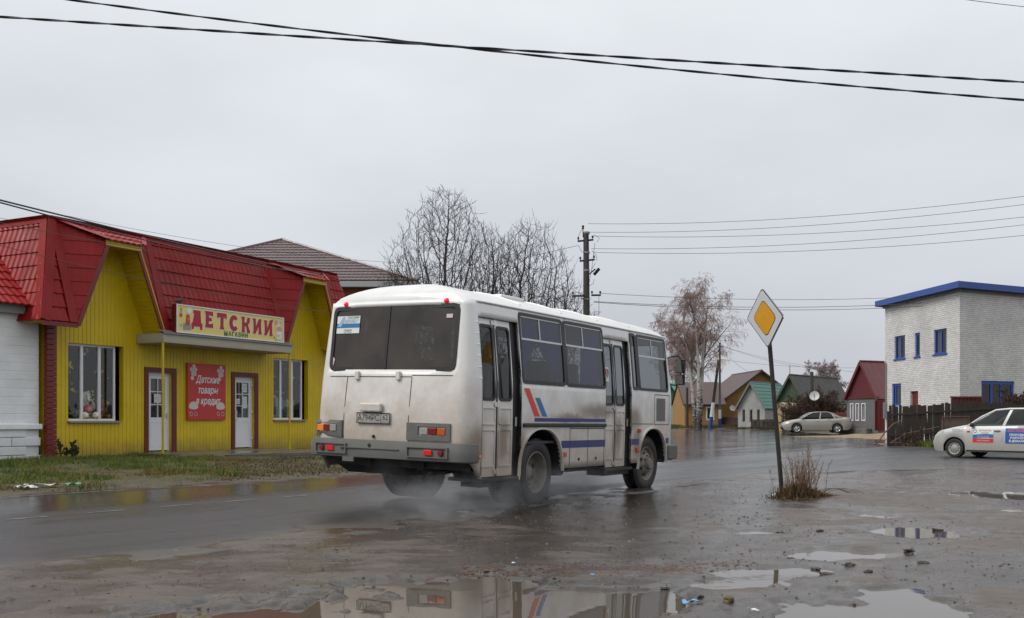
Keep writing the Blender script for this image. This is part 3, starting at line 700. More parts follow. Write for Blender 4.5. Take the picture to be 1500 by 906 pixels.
# doors: two folding leaves and a black strip for rubber and the shaded opening
def door(x0, x1, fold):
    rec = .045
    fn = lambda x, z, d: (x, -(wy(z)-rec+d), z)
    dr = MB(); wl = (x1-x0-.16)/2
    # black strip beside the leaves: rubber, and the opening's shade put into colour
    V = [fn(x0, .45, -.02), fn(x1, .45, -.02), fn(x1, 1.5, -.02), fn(x0, 1.5, -.02), fn(x1, 2.48, -.02), fn(x0, 2.48, -.02)]
    P = MB(); P.add([fn(x1-.16, z, -.01) for z in (.46, 1.65, 2.47)]+[fn(x1, z, -.01) for z in (.46, 1.65, 2.47)], [(0, 3, 4, 1), (1, 4, 5, 2)])
    seal = None
    d_o = MB(); leafs = []
    for k in range(2):
        a = x0+.012+k*(wl+.004); b_ = a+wl-.012
        # frame of the leaf around a tall slot window
        gx0, gx1, gz0, gz1 = a+.055, b_-.05, 1.45, 2.37
        zz = [.46, .6, .75, .9, 1.05, 1.2, 1.35, gz0, 1.7, 2.0, 2.2, gz1, 2.47]
        m = MB()
        for i in range(len(zz)-1):
            z0, z1 = zz[i], zz[i+1]
            if gz0-1e-6 <= z0 < gz1: segs = ((a, gx0), (gx1, b_))
            else: segs = ((a, b_),)
            for p, q in segs:
                m.add([fn(p, z0, 0), fn(q, z0, 0), fn(q, z1, 0), fn(p, z1, 0)], [(0, 1, 2, 3)])
        # pressed panels
        for pz0, pz1 in ((.58, 1.06), (1.12, 1.34)):
            o = rrect((a+b_)/2, (pz0+pz1)/2, b_-a-.07, pz1-pz0, .035); i_ = rrect((a+b_)/2, (pz0+pz1)/2, b_-a-.10, pz1-pz0-.03, .025)
            ringmesh(m, o, i_, fn, .012, 0)
        lf = m.build('door_leaf', M_['buswhite'], bus)
        g = MB(); ringmesh(g, rrect((gx0+gx1)/2, (gz0+gz1)/2, gx1-gx0+.05, gz1-gz0+.05, .07), rrect((gx0+gx1)/2, (gz0+gz1)/2, gx1-gx0-.02, gz1-gz0-.02, .045), fn, .012, -.01)
        g.build('rubber_seal', M_['rubber'], lf)
        g = MB(); g.add([fn(gx0, gz0, -.004), fn(gx1, gz0, -.004), fn(gx1, 1.9, -.004), fn(gx0, 1.9, -.004), fn(gx1, gz1, -.004), fn(gx0, gz1, -.004)], [(0, 1, 2, 3), (3, 2, 4, 5)]); g.build('pane', M_['glass'], lf)
    # centre seal, hinges
    m = MB(); c = x0+.012+wl-.004; m.add([fn(c-.02, z, .006) for z in (.46, 1.65, 2.47)]+[fn(c+.02, z, .006) for z in (.46, 1.65, 2.47)], [(0, 3, 4, 1), (1, 4, 5, 2)]); m.build('door_seal', M_['rubber'], bus)
    for z in (.52, 1.38, 2.43):
        m = MB(); m.add([fn(c-.07, z-.03, .016), fn(c+.07, z-.03, .016), fn(c+.07, z+.03, .016), fn(c-.07, z+.03, .016)], [(0, 1, 2, 3)]); m.tube([fn(c, z-.04, .02), fn(c, z+.04, .02)], .012); m.build('door_hinge', M_['buswhite'], bus)
    g = P.build('door_gap_shade', M_['rubber'], bus)
    m = MB(); p = fn(x1-.07, 1.16, .0); m.box(p[0]-.022, p[0]+.022, p[1]-.004, p[1]+.004, 1.10, 1.22); m.build('door_latch', M_['alu'], g)
    # frame round the opening (depth of the wall)
    m = MB()
    for xx in (x0, x1):
        for z0, z1 in ((.46, 1.1), (1.1, 1.65), (1.65, 2.48)):
            m.add([sideR(xx, z0, .002), sideR(xx, z1, .002), sideR(xx, z1, -.10), sideR(xx, z0, -.10)], [(0, 1, 2, 3)])
    m.add([sideR(x0, 2.48, .002), sideR(x1, 2.48, .002), sideR(x1, 2.48, -.1), sideR(x0, 2.48, -.1)], [(0, 1, 2, 3)])
    m.build('door_frame', M_['rubber'], bus)
    m = MB(); m.box(x0-.02, x1+.02, -1.26, -.75, .40, .445, bev=.006); m.box(x0+.05, x1, -1.2, -.9, .33, .40); m.build('door_step', M_['blackmetal'], bus)
for a, b_ in DOORS: door(a, b_, 0)

# vents on the rear right corner
for k in range(6): mb = MB(); mb.obox((-1.59, -(wy(2.40-.14*k)-.010), 2.40-.14*k), (.04, -.006, 0), (0, .004, .010), (.002, -.010, .006)); mb.build('air_vent', M_['buswhite'], bus)

# stripes and mouldings, right and left
def sidepatch(pts, fn, m, name, d=.0035):
    mb = MB(); mb.add([fn(x, z, d) for x, z in pts], [tuple(range(len(pts)))]); return mb.build(name, m, bus)
def strip(x0, x1, z0, z1, m, name, fn=sideR, d=.0035):
    mb = MB(); N_ = 6; V = []
    for k in range(N_+1):
        x = x0+(x1-x0)*k/N_; V += [fn(x, z0, d), fn(x, z1, d)]
    mb.add(V, [(2*k, 2*k+2, 2*k+3, 2*k+1) for k in range(N_)]); return mb.build(name, m, bus)
sidepatch([(-.50, 1.61), (-.36, 1.61), (-.06, 1.235), (-.21, 1.235)], sideR, M_['red'], 'red_slash')
sidepatch([(-.20, 1.49), (-.07, 1.49), (.15, 1.235), (0.01, 1.235)], sideR, M_['blue2'], 'blue_slash')
strip(-.21, 2.01, 1.165, 1.215, M_['blue'], 'upper_stripe')
strip(.58, 2.01, .79, .895, M_['blue'], 'lower_stripe'); strip(3.01, 3.30, .80, .895, M_['blue'], 'lower_stripe'); strip(4.47, 4.6, .80, .895, M_['blue'], 'lower_stripe')
for s_ in (-1, 1):
    mb = MB()
    for x0, x1 in (((-.53, 2.02),) if s_ < 0 else ((-1.5, 4.6),)):
        mb.box(x0, x1, s_*1.233 if s_ > 0 else -1.262, 1.262 if s_ > 0 else -1.233, 1.09, 1.145, bev=.012)
    mb.build('rubbing_strip', M_['rubber'], bus)
strip(-1.5, 4.6, .79, .895, M_['blue'], 'lower_stripe', sideL)
# access flaps on the right
def flap_lines(segs, fn, name='panel_seam', w=.006, m=None):
    mb = MB()
    for (a, b_), (c, d) in segs:
        L_ = math.hypot(c-a, d-b_); nx, nz = -(d-b_)/L_*w, (c-a)/L_*w; K_ = max(1, int(L_/.25)); V = []
        for k in range(K_+1):
            x, z = a+(c-a)*k/K_, b_+(d-b_)*k/K_; V += [fn(x-nx, z-nz, .0035), fn(x+nx, z+nz, .0035)]
        mb.add(V, [(2*k, 2*k+2, 2*k+3, 2*k+1) for k in range(K_)])
    return mb.build(name, m or M_['seam'], bus)
M_['seam'] = mat('dark_panel_seam', (.07, .06, .05), .8)
flap_lines([((.84, 1.09), (.84, .50)), ((1.42, 1.09), (1.42, .50)), ((1.98, 1.09), (1.98, .50)), ((.84, 1.07), (1.98, 1.07)), ((3.95, 1.64), (3.95, 1.13)), ((4.6, 1.64), (4.6, 1.13)), ((3.95, 1.13), (4.6, 1.13)), ((3.95, 1.64), (4.6, 1.64)), ((3.0, 1.14), (3.9, 1.14))], sideR)
for x in (1.13, 1.7): MB().lathe([(0, .012), (.022, .012), (.022, 0)], (x, -1.236, .62), (0, -1, 0), 12).build('flap_lock', M_['rubber'], bus)
strip(4.03, 4.42, 1.19, 1.58, mat('perforated_grille', (.16, .15, .14), .6, bump=.01, bscale=80, var=.4, vscale=40), 'side_grille')
# wheel arch lips
for c, hw, zt in ARCH:
    mb = MB(); pts = []
    for k in range(-16, 17):
        x = c+hw*1.0*math.sin(k/16*math.pi/2); q = abs(x-c)/hw; z = .47+(zt-.47)*(max(0, 1-q**2.3))**(1/2.3)
        pts.append((x, z))
    pts = [(pts[0][0]-.02, .40)]+pts+[(pts[-1][0]+.02, .47)]
    for s_ in (-1, 1):
        m = MB(); V = []
        for x, z in pts:
            dx, dz = x-c, z-.45; L_ = math.hypot(dx, dz); ux, uz = dx/L_, dz/L_
            for o, h in ((-.01, .0), (0, .03), (.022, .03), (.034, .0)): V.append((x+ux*o, s_*(1.235+h), z+uz*o))
        m.add(V, [(4*i+a, 4*i+4+a, 4*i+5+a, 4*i+1+a) for i in range(len(pts)-1) for a in range(3)], 0, True); m.build('wheel_arch', M_['buswhite'], bus)
        # liner
        m = MB(); V = []
        for x, z in pts: V += [(x, s_*1.22, z), (x, s_*.62, z)]
        m.add(V, [(2*i, 2*i+1, 2*i+3, 2*i+2) for i in range(len(pts)-1)], 0, True); m.build('wheel_housing', M_['blackmetal'], bus)
# rear hatch
flap_lines([((.67, 1.70), (.69, .89)), ((-.38, 1.70), (-.37, .89)), ((.67, 1.70), (-.38, 1.70)), ((.98, 1.70), (.67, 1.70)), ((-.38, 1.72), (-.98, 1.72))], rearF, w=.005)
for y in (.49, -.18):
    m = MB(); p = rearF(y, 1.71, .02); m.box(p[0]-.02, p[0]+.02, y-.03, y+.03, 1.66, 1.77, bev=.008); m.build('hatch_hinge', M_['buswhite'], bus)
# number plate
m = MB(); p = rearF(.17, 1.16, .012); X0 = p[0]; m.box(X0-.008, X0+.008, -.10, .44, 1.095, 1.235, bev=.004)
m.tube([(X0-.012, -.095, 1.10), (X0-.012, -.095, 1.23), (X0-.012, .435, 1.23), (X0-.012, .435, 1.10), (X0-.012, -.095, 1.10)], .006, 4, 1)
m.tube([(X0-.012, .045, 1.10), (X0-.012, .045, 1.23)], .0025, 4, 1)
plate = m.build('number_plate', [M_['platebg'], M_['ink']], bus)
m = MB(); m.text('А794РС', (X0-.0105, .245, 1.165), (0, -1, 0), (0, 0, 1), .112, bold=.0, xs=.9); m.text('62', (X0-.0105, -.025, 1.175), (0, -1, 0), (0, 0, 1), .10, bold=.0, xs=.85)
m.build('plate_lettering', M_['ink'], plate)
m = MB(); m.box(X0-.05, X0+.01, .03, .37, 1.245, 1.36, bev=.02); m.build('plate_lamp_housing', M_['buswhite'], bus)
m = MB(); m.lathe([(0, .02), (.018, .02), (.022, 0)], rearF(.17, .93, 0), (-1, 0, 0), 12); m.build('hatch_lock', M_['blackmetal'], bus)
# tail lamp panels
for y0, y1, s_ in ((.70, 1.20, 1), (-1.0, -.36, -1)):
    zl, zh = .905, 1.125; m = MB()
    fnl = lambda y, z, d: ((xr(z)+.035*min(abs(y), 1.0)**2+(max(0, abs(y)-1.0)**2)*1.5-d), y, z)
    ly0, ly1 = (.80, 1.14) if s_ > 0 else (-.93, -.55)
    o = [(y0, zl), (y1, zl), (y1, zh), (y0, zh)]; i_ = [(ly0-.02, zl+.06), (ly1+.02, zl+.06), (ly1+.02, zh-.045), (ly0-.02, zh-.045)]
    ringmesh(m, o, i_, fnl, .022, -.03); pan = m.build('tail_lamp_panel', M_['greyplastic'], bus)
    m = MB(); m.add([fnl(*p, -.005) for p in ((ly0-.03, zl+.05), (ly1+.03, zl+.05), (ly1+.03, zh-.03), (ly0-.03, zh-.03))], [(0, 1, 2, 3)]); m.build('lamp_recess', M_['greyplastic'], pan)
    L3 = (ly1-ly0)/3
    order = [M_['clens'], M_['rlens'], M_['olit']] if s_ > 0 else [M_['olens'], M_['rlens'], M_['clens']]
    for k in range(3):
        a = ly0+k*L3; m = MB(); x = fnl(a, 1.0, .010)[0]; m.box(x-.012, x+.012, a+.004, a+L3-.004, zl+.075, zh-.06, bev=.006); m.build('tail_lamp', order[k], pan)
# bumper
m = MB(); prof = [(.885, .02), (.88, .075), (.80, .09), (.74, .095), (.66, .085), (.645, .05), (.645, -.05)]
path = []
for y in np.linspace(0, 1.06, 9): path.append((xr(.8)+.04*y*y, y, 1, 0))
cx_, cy_ = xr(.8)+.045+.15, 1.08
for a in np.linspace(0, 90, 7)[1:]: path.append((cx_-.15*math.cos(R(a)), 1.08+.165*math.sin(R(a)), math.cos(R(a)), math.sin(R(a))))
full = [(x, -y, a, -b_) for x, y, a, b_ in path[::-1][:-1]]+path
V = []
for x, y, a, b_ in full:
    for z, d in prof: V.append((x-a*d, y+b_*(d-.02), z))
K_ = len(prof); m.add(V, [(i*K_+a, i*K_+a+1, (i+1)*K_+a+1, (i+1)*K_+a) for i in range(len(full)-1) for a in range(K_-1)], 0, True)
m.add([(full[i][0]-full[i][2]*prof[e][1], full[i][1]+full[i][3]*(prof[e][1]-.02), prof[e][0]) for i, e in ((0, 0), (0, 2), (0, 4), (0, 6))], [(0, 1, 2, 3)])
m.add([(full[-1][0]-full[-1][2]*prof[e][1], full[-1][1]+full[-1][3]*(prof[e][1]-.02), prof[e][0]) for e in (6, 4, 2, 0)], [(0, 1, 2, 3)])
bump = m.build('rear_bumper', M_['greyplastic'], bus)
xb = xr(.8)-.095
m = MB(); m.box(xb-.012, xb+.03, -.30, .66, .775, .785); m.box(xb-.004, xb+.02, .42, .60, .60, .66); m.build('bumper_ledge', M_['greyplastic'], bump)
for y0, y1 in ((-1.02, -.42), (.55, 1.1)):
    m = MB(); ringmesh(m, [(y0, .695), (y1, .695), (y1, .83), (y0, .83)], [(y0+.02, .71), (y1-.02, .71), (y1-.02, .815), (y0+.02, .815)], lambda y, z, d: (xb-.008+.04*y*y-d, y, z), .012, -.02); m.build('lamp_surround', M_['greyplastic'], bump)
for y, lit in ((-.74, 1), (-.92, 0), (.83, 1), (.98, 0)):
    m = MB(); x = xb+.04*y*y-.006
    if lit: m.box(x-.02, x+.01, y-.058, y+.058, .73, .795, bev=.006); m.build('rear_lamp', M_['rlit'], bump)
    else: m.lathe([(0, .02), (.035, .018), (.042, 0)], (x, y, .762), (-1, 0, 0), 20); m.build('reflector', M_['rlens'], bump)
m = MB(); m.box(xb+.03, xb+.05, .58, .70, .72, .80); m.build('tow_socket', M_['rubber'], bump)
m = MB(); m.lathe([(0, .004), (.02, .004), (.024, 0)], (xb-.002, .17, .82), (-1, 0, 0), 12); m.build('bumper_bolt', M_['blackmetal'], bump)
m = MB(); m.box(4.93-.1, 4.99, -1.24, 1.24, .52, .77, bev=.03); m.box(4.55, 4.97, -1.27, -1.20, .52, .77, bev=.02); m.box(4.55, 4.97, 1.20, 1.27, .52, .77, bev=.02); m.build('front_bumper', M_['greyplastic'], bus)
# upper marker lamps, side lamps
for y in (.81, -.80):
    m = MB(); p = rearF(y, 2.645, 0); m.ball((p[0]+.005, y, 2.655), .038, 0, 2); m.build('marker_lamp', M_['rlit2'], bus)
for x, z, mm in ((-1.62, .73, 'olit'), (.66, .70, 'olens'), (3.22, .72, 'olens'), (3.30, 1.03, 'olens')):
    y = -1.245 if x > -1.6 else -1.235
    m = MB(); m.box(x-.045, x+.045, y-.022, y+.01, z-.032, z+.032, bev=.008); b_ = m.build('side_lamp', M_['rubber'] if mm == 'olit' else M_[mm], bus)
    if mm == 'olit': m = MB(); m.box(x-.03, x+.03, y-.03, y-.015, z-.02, z+.02, bev=.004); m.build('lamp_lens', M_['olit'], b_)
# exterior mirrors
m = MB(); m.tube([(4.72, -1.12, 2.30), (4.82, -1.16, 2.34), (4.92, -1.24, 2.36), (4.95, -1.29, 2.30), (4.95, -1.29, 1.86), (4.88, -1.22, 1.83), (4.78, -1.14, 1.85)], .014, 8)
mr = m.build('mirror_arm', M_['rubber'], bus)
for z0, z1, y0, y1 in ((2.05, 2.31, -1.37, -1.19), (1.84, 2.03, -1.37, -1.19)):
    m = MB(); m.box(4.94, 5.0, y0, y1, z0, z1, bev=.02); h = m.build('mirror_housing', M_['rubber'], mr)
    m = MB(); m.box(4.933, 4.942, y0+.015, y1-.015, z0+.015, z1-.015); m.build('mirror_glass', M_['chrome'], h)
m = MB(); m.tube([(4.72, 1.12, 2.30), (4.95, 1.35, 2.34), (5.0, 1.42, 2.2), (5.0, 1.42, 1.9)], .014, 8); m.box(4.99, 5.05, 1.33, 1.50, 1.9, 2.3, bev=.02); m.build('mirror_arm', M_['rubber'], bus)

# wheels
def wheel(x, s_, dual, steer=0):
    """s_ = -1 right side, +1 left"""
    Rt = .465; w = .235; y = s_*(1.16 if dual else 1.13)
    Mx = Matrix.Translation((x, y, Rt)) @ Matrix.Rotation(steer, 4, 'Z')
    def prof(y0):
        P = []
        for r, h in [(.285, .02), (.29, .0), (.315, -.012), (.38, -.018), (.425, -.01), (.447, .012)]: P.append((r, -h))
        n_ = 9
        for k in range(n_): 
            yy = -.022-(w-.044)*k/(n_-1); P.append((.463-(.010 if k % 2 else 0), yy))
        for r, h in [(.447, -(w-.012)), (.425, -w-.01+.02), (.38, -w), (.31, -w+.006), (.27, -w+.03)]: P.append((r, h))
        return P
    for q in ([0, -.29] if dual else [0]):
        m = MB(); m.lathe([(r, s_*(h+q)) for r, h in prof(0)], (0, 0, 0), (0, 1, 0), 48)
        # tread blocks
        for k in range(60):
            a = 2*math.pi*k/60
            for hh in (-.045, -.19):
                c = Vector((math.cos(a)*.462, s_*(hh+q), math.sin(a)*.462)); t = Vector((-math.sin(a), 0, math.cos(a))); rd = Vector((math.cos(a), 0, math.sin(a)))
                m.obox(c, t*.016, Vector((0, .035, 0)), rd*.008)
        t_ = m.build('tyre', M_['tyre'], bus); t_.data.transform(Mx)
        m = MB()
        if dual and q == 0: P = [(.290, .004), (.284, .010), (.272, .006), (.262, -.02), (.256, -.05), (.250, -.12), (.235, -.15), (.20, -.165), (.12, -.17), (.11, -.13), (.085, -.11), (.06, -.10), (0, -.10)]
        elif dual: P = [(.27, -.02), (.24, -.05), (.24, -.2)]
        else: P = [(.290, .004), (.284, .010), (.270, .004), (.258, -.018), (.243, -.045), (.235, -.05), (.21, -.035), (.17, .012), (.13, .03), (.105, .03), (.10, .06), (.085, .085), (0, .09)]
        m.lathe([(r, s_*(h+q)) for r, h in P], (0, 0, 0), (0, 1, 0), 40)
        if q == 0:
            for k in range(8):
                a = 2*math.pi*k/8+.2; rr = .14 if not dual else .14; hh = .03 if not dual else -.165
                m.tube([(math.cos(a)*rr, s_*(hh-.01), math.sin(a)*rr), (math.cos(a)*rr, s_*(hh+.03), math.sin(a)*rr)], .014, 6)
        rm = m.build('rim', M_['rim'], t_); rm.data.transform(Mx)
        if q == 0:
            m = MB()
            for k in range(8):
                a = 2*math.pi*(k+.5)/8; rr = .20; hh = -.005 if not dual else -.158
                c = Vector((math.cos(a)*rr, s_*(hh), math.sin(a)*rr)); t = Vector((-math.sin(a), 0, math.cos(a))); rd = Vector((math.cos(a), s_*(-.95 if not dual else -.2), math.sin(a))).normalized()
                n_ = 10; V = [c+t*math.cos(2*math.pi*j/n_)*.034+rd*math.sin(2*math.pi*j/n_)*.022+Vector((0, s_*.006, 0)) for j in range(n_)]; m.add(V, [tuple(range(n_))])
            hl = m.build('rim_hole', M_['blackmetal'], rm); hl.data.transform(Mx)
for x, d in ((0.0, True), (3.88, False)):
    for s_ in (-1, 1): wheel(x, s_, d, 0 if d else R(-2.5))
# underbody: frame rails, axles, silencer, tanks, flaps
m = MB()
for s_ in (-1, 1): m.box(-1.7, 4.7, s_*.42-.05, s_*.42+.05, .52, .72)
for x in (-1.6, -.9, .8, 1.9, 2.9, 4.5): m.box(x-.05, x+.05, -1.15, 1.15, .54, .66)
m.box(-1.75, 4.85, -.6, .6, .70, .74); m.box(-1.75, -.7, -1.0, 1.0, .70, .74); m.box(.75, 3.2, -1.1, 1.1, .70, .74)
m.build('chassis_frame', M_['blackmetal'], bus)
m = MB(); m.tube([(0, -1.0, .46), (0, 1.0, .46)], .075, 10); m.ball((0, 0, .46), .21, 0, 2, (1, 1, 1)); MB().tube([(3.88, -1.05, .44), (3.88, 1.05, .44)], .05, 8).build('axle', M_['blackmetal'], bus)
m.build('axle', M_['blackmetal'], bus)
for s_ in (-1, 1):
    MB().box(-.7, .7, s_*.55-.035, s_*.55+.035, .50, .58).build('leaf_spring', M_['blackmetal'], bus); MB().box(3.2, 4.5, s_*.5-.035, s_*.5+.035, .50, .57).build('leaf_spring', M_['blackmetal'], bus)
m = MB(); m.box(1.0, 2.0, .5, 1.18, .34, .62, bev=.05); m.build('fuel_tank', M_['blackmetal'], bus)
m = MB(); m.box(.95, 1.75, -1.15, -.6, .43, .56, bev=.02); m.tube([(.68, -.95, .44), (1.1, -.95, .42)], .06, 10); m.build('battery_box', M_['blackmetal'], bus)
m = MB(); m.tube([(-1.3, -.3, .45), (-.6, -.3, .48), (1.5, -.3, .5), (2.5, -.2, .55)], .035, 8); m.lathe([(0, 0), (.12, .01), (.12, .7), (0, .71)], (1.6, -.3, .5), (1, 0, 0), 16); m.build('exhaust_pipe', M_['blackmetal'], bus)
# dark sloping tail tray and spare wheel carrier under the left rear
m = MB(); m.prism([(-1.72, 1.15, .66), (-1.2, 1.15, .40), (-.7, 1.15, .40), (-.65, 1.15, .66)], (0, -1.1, 0)); m.build('spare_wheel_tray', M_['blackmetal'], bus)
for y0, y1, x in ((.30, .9, -.62), (-1.2, -.6, -.62)):
    m = MB(); m.box(x-.008, x+.008, y0, y1, .30 if y0 > 0 else .42, .75); m.build('mud_flap', M_['rubber'], bus)
m = MB(); m.prism([(-1.62, -1.235, .66), (-1.55, -1.235, .50), (-1.53, -1.235, .42), (-1.53, -1.235, .66)], (0, .04, 0)); m.build('skirt_corner', M_['buswhite'], bus)

# interior: floor, walls' inner skin is the body; seats, curtains, ceiling, rails, driver wheel
m = MB(); m.box(-1.6, 4.6, -.62, .62, .86, .90); m.box(-.5, 2.0, -1.18, .62, .86, .895); m.box(-1.75, 4.6, .55, 1.18, .86, .9); m.build('floor', M_['seat'], bus)
m = MB(); m.box(-1.6, 4.5, -1.0, 1.0, 2.64, 2.655); m.build('ceiling', M_['inner'], bus)
def seat(x, y, wd):
    m = MB(); m.box(x, x+.42, y-wd/2, y+wd/2, 1.25, 1.36, bev=.03)
    m.obox((x-.02, y, 1.66), (.04, 0, -.02), (0, wd/2, 0), (-.08, 0, .34)); m.tube([(x+.2, y-.1, .9), (x+.2, y-.1, 1.26)], .02)
    return m.build('passenger_seat', M_['seat'], bus)
for x in (-1.4, -.6, .15, .9, 1.6, 2.3): seat(x, .78, .75)
for x in (-.3, .5, 1.3): seat(x, -.78, .7)
seat(3.6, .6, .5)
m = MB(); m.box(-1.72, -1.55, -1.0, 1.0, 1.3, 1.72, bev=.04); m.build('rear_bench', M_['seat'], bus)
m = MB()
for y in (-.45, .45): m.tube([(-1.4, y, 2.4), (3, y, 2.4)], .015)
for x in (-.4, 1.9, 3.05): m.tube([(x, -.6, .9), (x, -.6, 2.6)], .016)
m.build('grab_rail', mat('yellow_handrail', (.6, .38, .03), .4), bus)
def curtain(x0, x1, z0f, z1, y, ph=0, side=-1):
    m = MB(); n_ = 26; V = []
    for k in range(n_+1):
        x = x0+(x1-x0)*k/n_; yy = y+.022*math.sin(k*1.9+ph); z0 = z0f(k/n_); V += [(x, yy, z0), (x, yy+side*-.01, z1)]
    m.add(V, [(2*k, 2*k+2, 2*k+3, 2*k+1) for k in range(n_)], 0, True); return m.build('curtain', M_['curtain'], bus)
# gathered drapes seen through the right windows
curtain(-.55, .0, lambda t: 1.68+.55*t, 2.60, -1.10); curtain(.05, .70, lambda t: 2.23-.55*t, 2.60, -1.10)
curtain(-.5, -.2, lambda t: 1.68+.02*t, 2.6, -1.07, 1); curtain(.45, .70, lambda t: 1.69, 2.6, -1.07, 1)
curtain(-.55, .7, lambda t: 2.28-.16*math.sin(t*math.pi)*0+.1*abs(math.sin(t*9)), 2.60, -1.05, 2)
curtain(.76, .92, lambda t: 1.7, 2.6, -1.08, .5); curtain(1.42, 2.02, lambda t: 1.70, 2.60, -1.09, .5)
curtain(-1.5, -1.1, lambda t: 1.75, 2.6, 1.09, .3, 1); curtain(-.4, .0, lambda t: 1.75, 2.6, 1.09, .3, 1); curtain(.7, 1.1, lambda t: 1.75, 2.6, 1.09, .3, 1); curtain(1.9, 2.3, lambda t: 1.75, 2.6, 1.09, .3, 1)
m = MB(); n_ = 14; V = []
for k in range(n_+1):
    y = -.50-.32*k/n_; V += [(-1.62+.02*math.sin(k*2), -.62-(.06*(k/n_-.5)), 2.02), (-1.60+.02*math.sin(k*2), y, 2.6)]
m.add(V, [(2*k, 2*k+2, 2*k+3, 2*k+1) for k in range(n_)], 0, True); m.build('curtain', M_['curtain'], bus)
m = MB(); m.box(4.2, 4.7, -1.0, 1.0, 1.35, 1.5, bev=.05); m.build('dashboard', M_['rubber'], bus)
m = MB(); m.tube([(4.05+.08*math.sin(a), .6+.22*math.cos(a), 1.6+.2*math.sin(a)) for a in [k*math.pi/10 for k in range(21)]], .015); m.build('steering_wheel', M_['rubber'], bus)
# stickers on the rear glass
def rs(y0, y1, z0, z1, m, name, d=.004, par=None):
    q = MB(); q.add([rearF(y0, z0, d), rearF(y1, z0, d), rearF(y1, z1, d), rearF(y0, z1, d)], [(0, 1, 2, 3)][::-1]); return q.build(name, m, par or bus)
st = rs(.94, .54, 2.27, 2.50, M_['paper'], 'window_sticker')
rs(.94, .54, 2.345, 2.40, M_['bluink'], 'blue_band', .007, st)
q = MB(); V = rearF(.66, 2.475, .009); q.text('РУССКИЙ', rearF(.655, 2.478, .009), (0, -1, 0), (.1, 0, 1), .042, xs=.95); q.text('звоните', rearF(.74, 2.315, .009), (0, -1, 0), (.1, 0, 1), .035); q.text('тел. 794-62', rearF(.74, 2.288, .009), (0, -1, 0), (.1, 0, 1), .028); q.build('sticker_lettering', M_['ink'], st)
q = MB(); q.text('АВТОБУС', rearF(.68, 2.43, .009), (0, -1, 0), (.1, 0, 1), .06, bold=.001, xs=1.0); q.add([rearF(.93, 2.36, .008), rearF(.86, 2.36, .008), rearF(.80, 2.49, .008), rearF(.84, 2.49, .008)], [(0, 1, 2, 3)]); q.build('sticker_lettering', mat('pale_blue_print', (.25, .42, .55), .5), st)
q = MB(); q.add([rearF(y, z, .004) for y, z in ((1.02-.03, 1.99), (.925, 1.93), (.945, 1.84), (1.03-.02, 1.84), (1.03, 1.93))][::-1], [(0, 1, 2, 3, 4)]); st2 = q.build('window_sticker', mat('pinkish_sticker', (.55, .47, .45), .5), bus)
q = MB(); q.text('школа', rearF(.975, 1.90, .007), (0, -1, 0), (.1, 0, 1), .022); q.box(*(sorted((rearF(.975, 1.87, .007)[0]-.0005, rearF(.975, 1.87, .007)[0]+.0005))), .945, 1.0, 1.868, 1.872); q.build('sticker_lettering', M_['redink'], st2)
st3 = rs(-.82, -.91, 2.44, 2.49, mat('pinkish_sticker', (.55, .47, .45), .5), 'window_sticker')
# pink no smoking notice on the front door
q = MB(); q.add([(x, -(wy(z)-.045+.004), z) for x, z in ((2.06, 1.80), (2.24, 1.80), (2.24, 2.02), (2.06, 2.02))], [(0, 1, 2, 3)]); st4 = q.build('door_notice', M_['paper'], bus)
q = MB(); q.tube([(2.15+.06*math.cos(a), -(wy(1.92)-.045+.008), 1.92+.075*math.sin(a)) for a in [k*math.pi/8 for k in range(17)]], .008, 4); q.tube([(2.11, -(wy(1.92)-.036), 1.98), (2.19, -(wy(1.92)-.036), 1.86)], .007, 4); q.build('notice_symbol', M_['redink'], st4)
m = MB(); m.box(4.25, 4.9, -1.19, 1.19, .5, .52); m.build('front_tray', M_['blackmetal'], bus)
# ================================================================ THE SHOP AND ITS NEIGHBOURS
S0 = (-11.19, 24.68); SANG = math.atan2(.8854, .4648)     # local x along the front, y into the building, z up
M_['yel'] = mat('yellow_painted_siding', (.62, .445, .003), .45, var=.12, vscale=1.5, dirt=((.12, .09, .045), .8, 3.5, .15, .75))
M_['yel2'] = mat('yellow_gable_boards', (.58, .415, .006), .5, var=.15, vscale=2)
M_['tile'] = mat('wet_red_metal_tile', (.23, .006, .006), .42, spec=.22, var=.3, vscale=.9, rvar=.14)
M_['redtrim'] = mat('dark_red_trim', (.16, .012, .011), .4, var=.15)
M_['brownred'] = mat('dark_red_door_casing', (.12, .010, .009), .45, var=.2)
M_['upvc'] = mat('white_plastic_frame', (.70, .70, .72), .35, var=.05)
M_['shopglass'] = glassmat('shop_window_glass', (.85, .86, .86), .01)
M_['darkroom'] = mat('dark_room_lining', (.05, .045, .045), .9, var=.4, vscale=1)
M_['greymetal'] = mat('grey_flashing', (.22, .23, .24), .4, metal=.3, var=.2)
M_['canopy'] = mat('cream_canopy_panel', (.40, .37, .28), .5, var=.12, dirt=((.14, .12, .08), .3, 3, 3.1, 3.3))
M_['concrete'] = mat('wet_concrete', (.16, .15, .135), .45, var=.3, vscale=2, bump=.006, bscale=25, rvar=.2)
M_['signyel'] = mat('sign_yellow', (.74, .60, .17), .4, var=.05)
M_['signred'] = mat('sign_red_lettering', (.38, .006, .02), .4)
M_['signgreen'] = mat('sign_green_lettering', (.01, .14, .09), .4)
M_['white'] = mat('white_paint', (.72, .72, .72), .45)

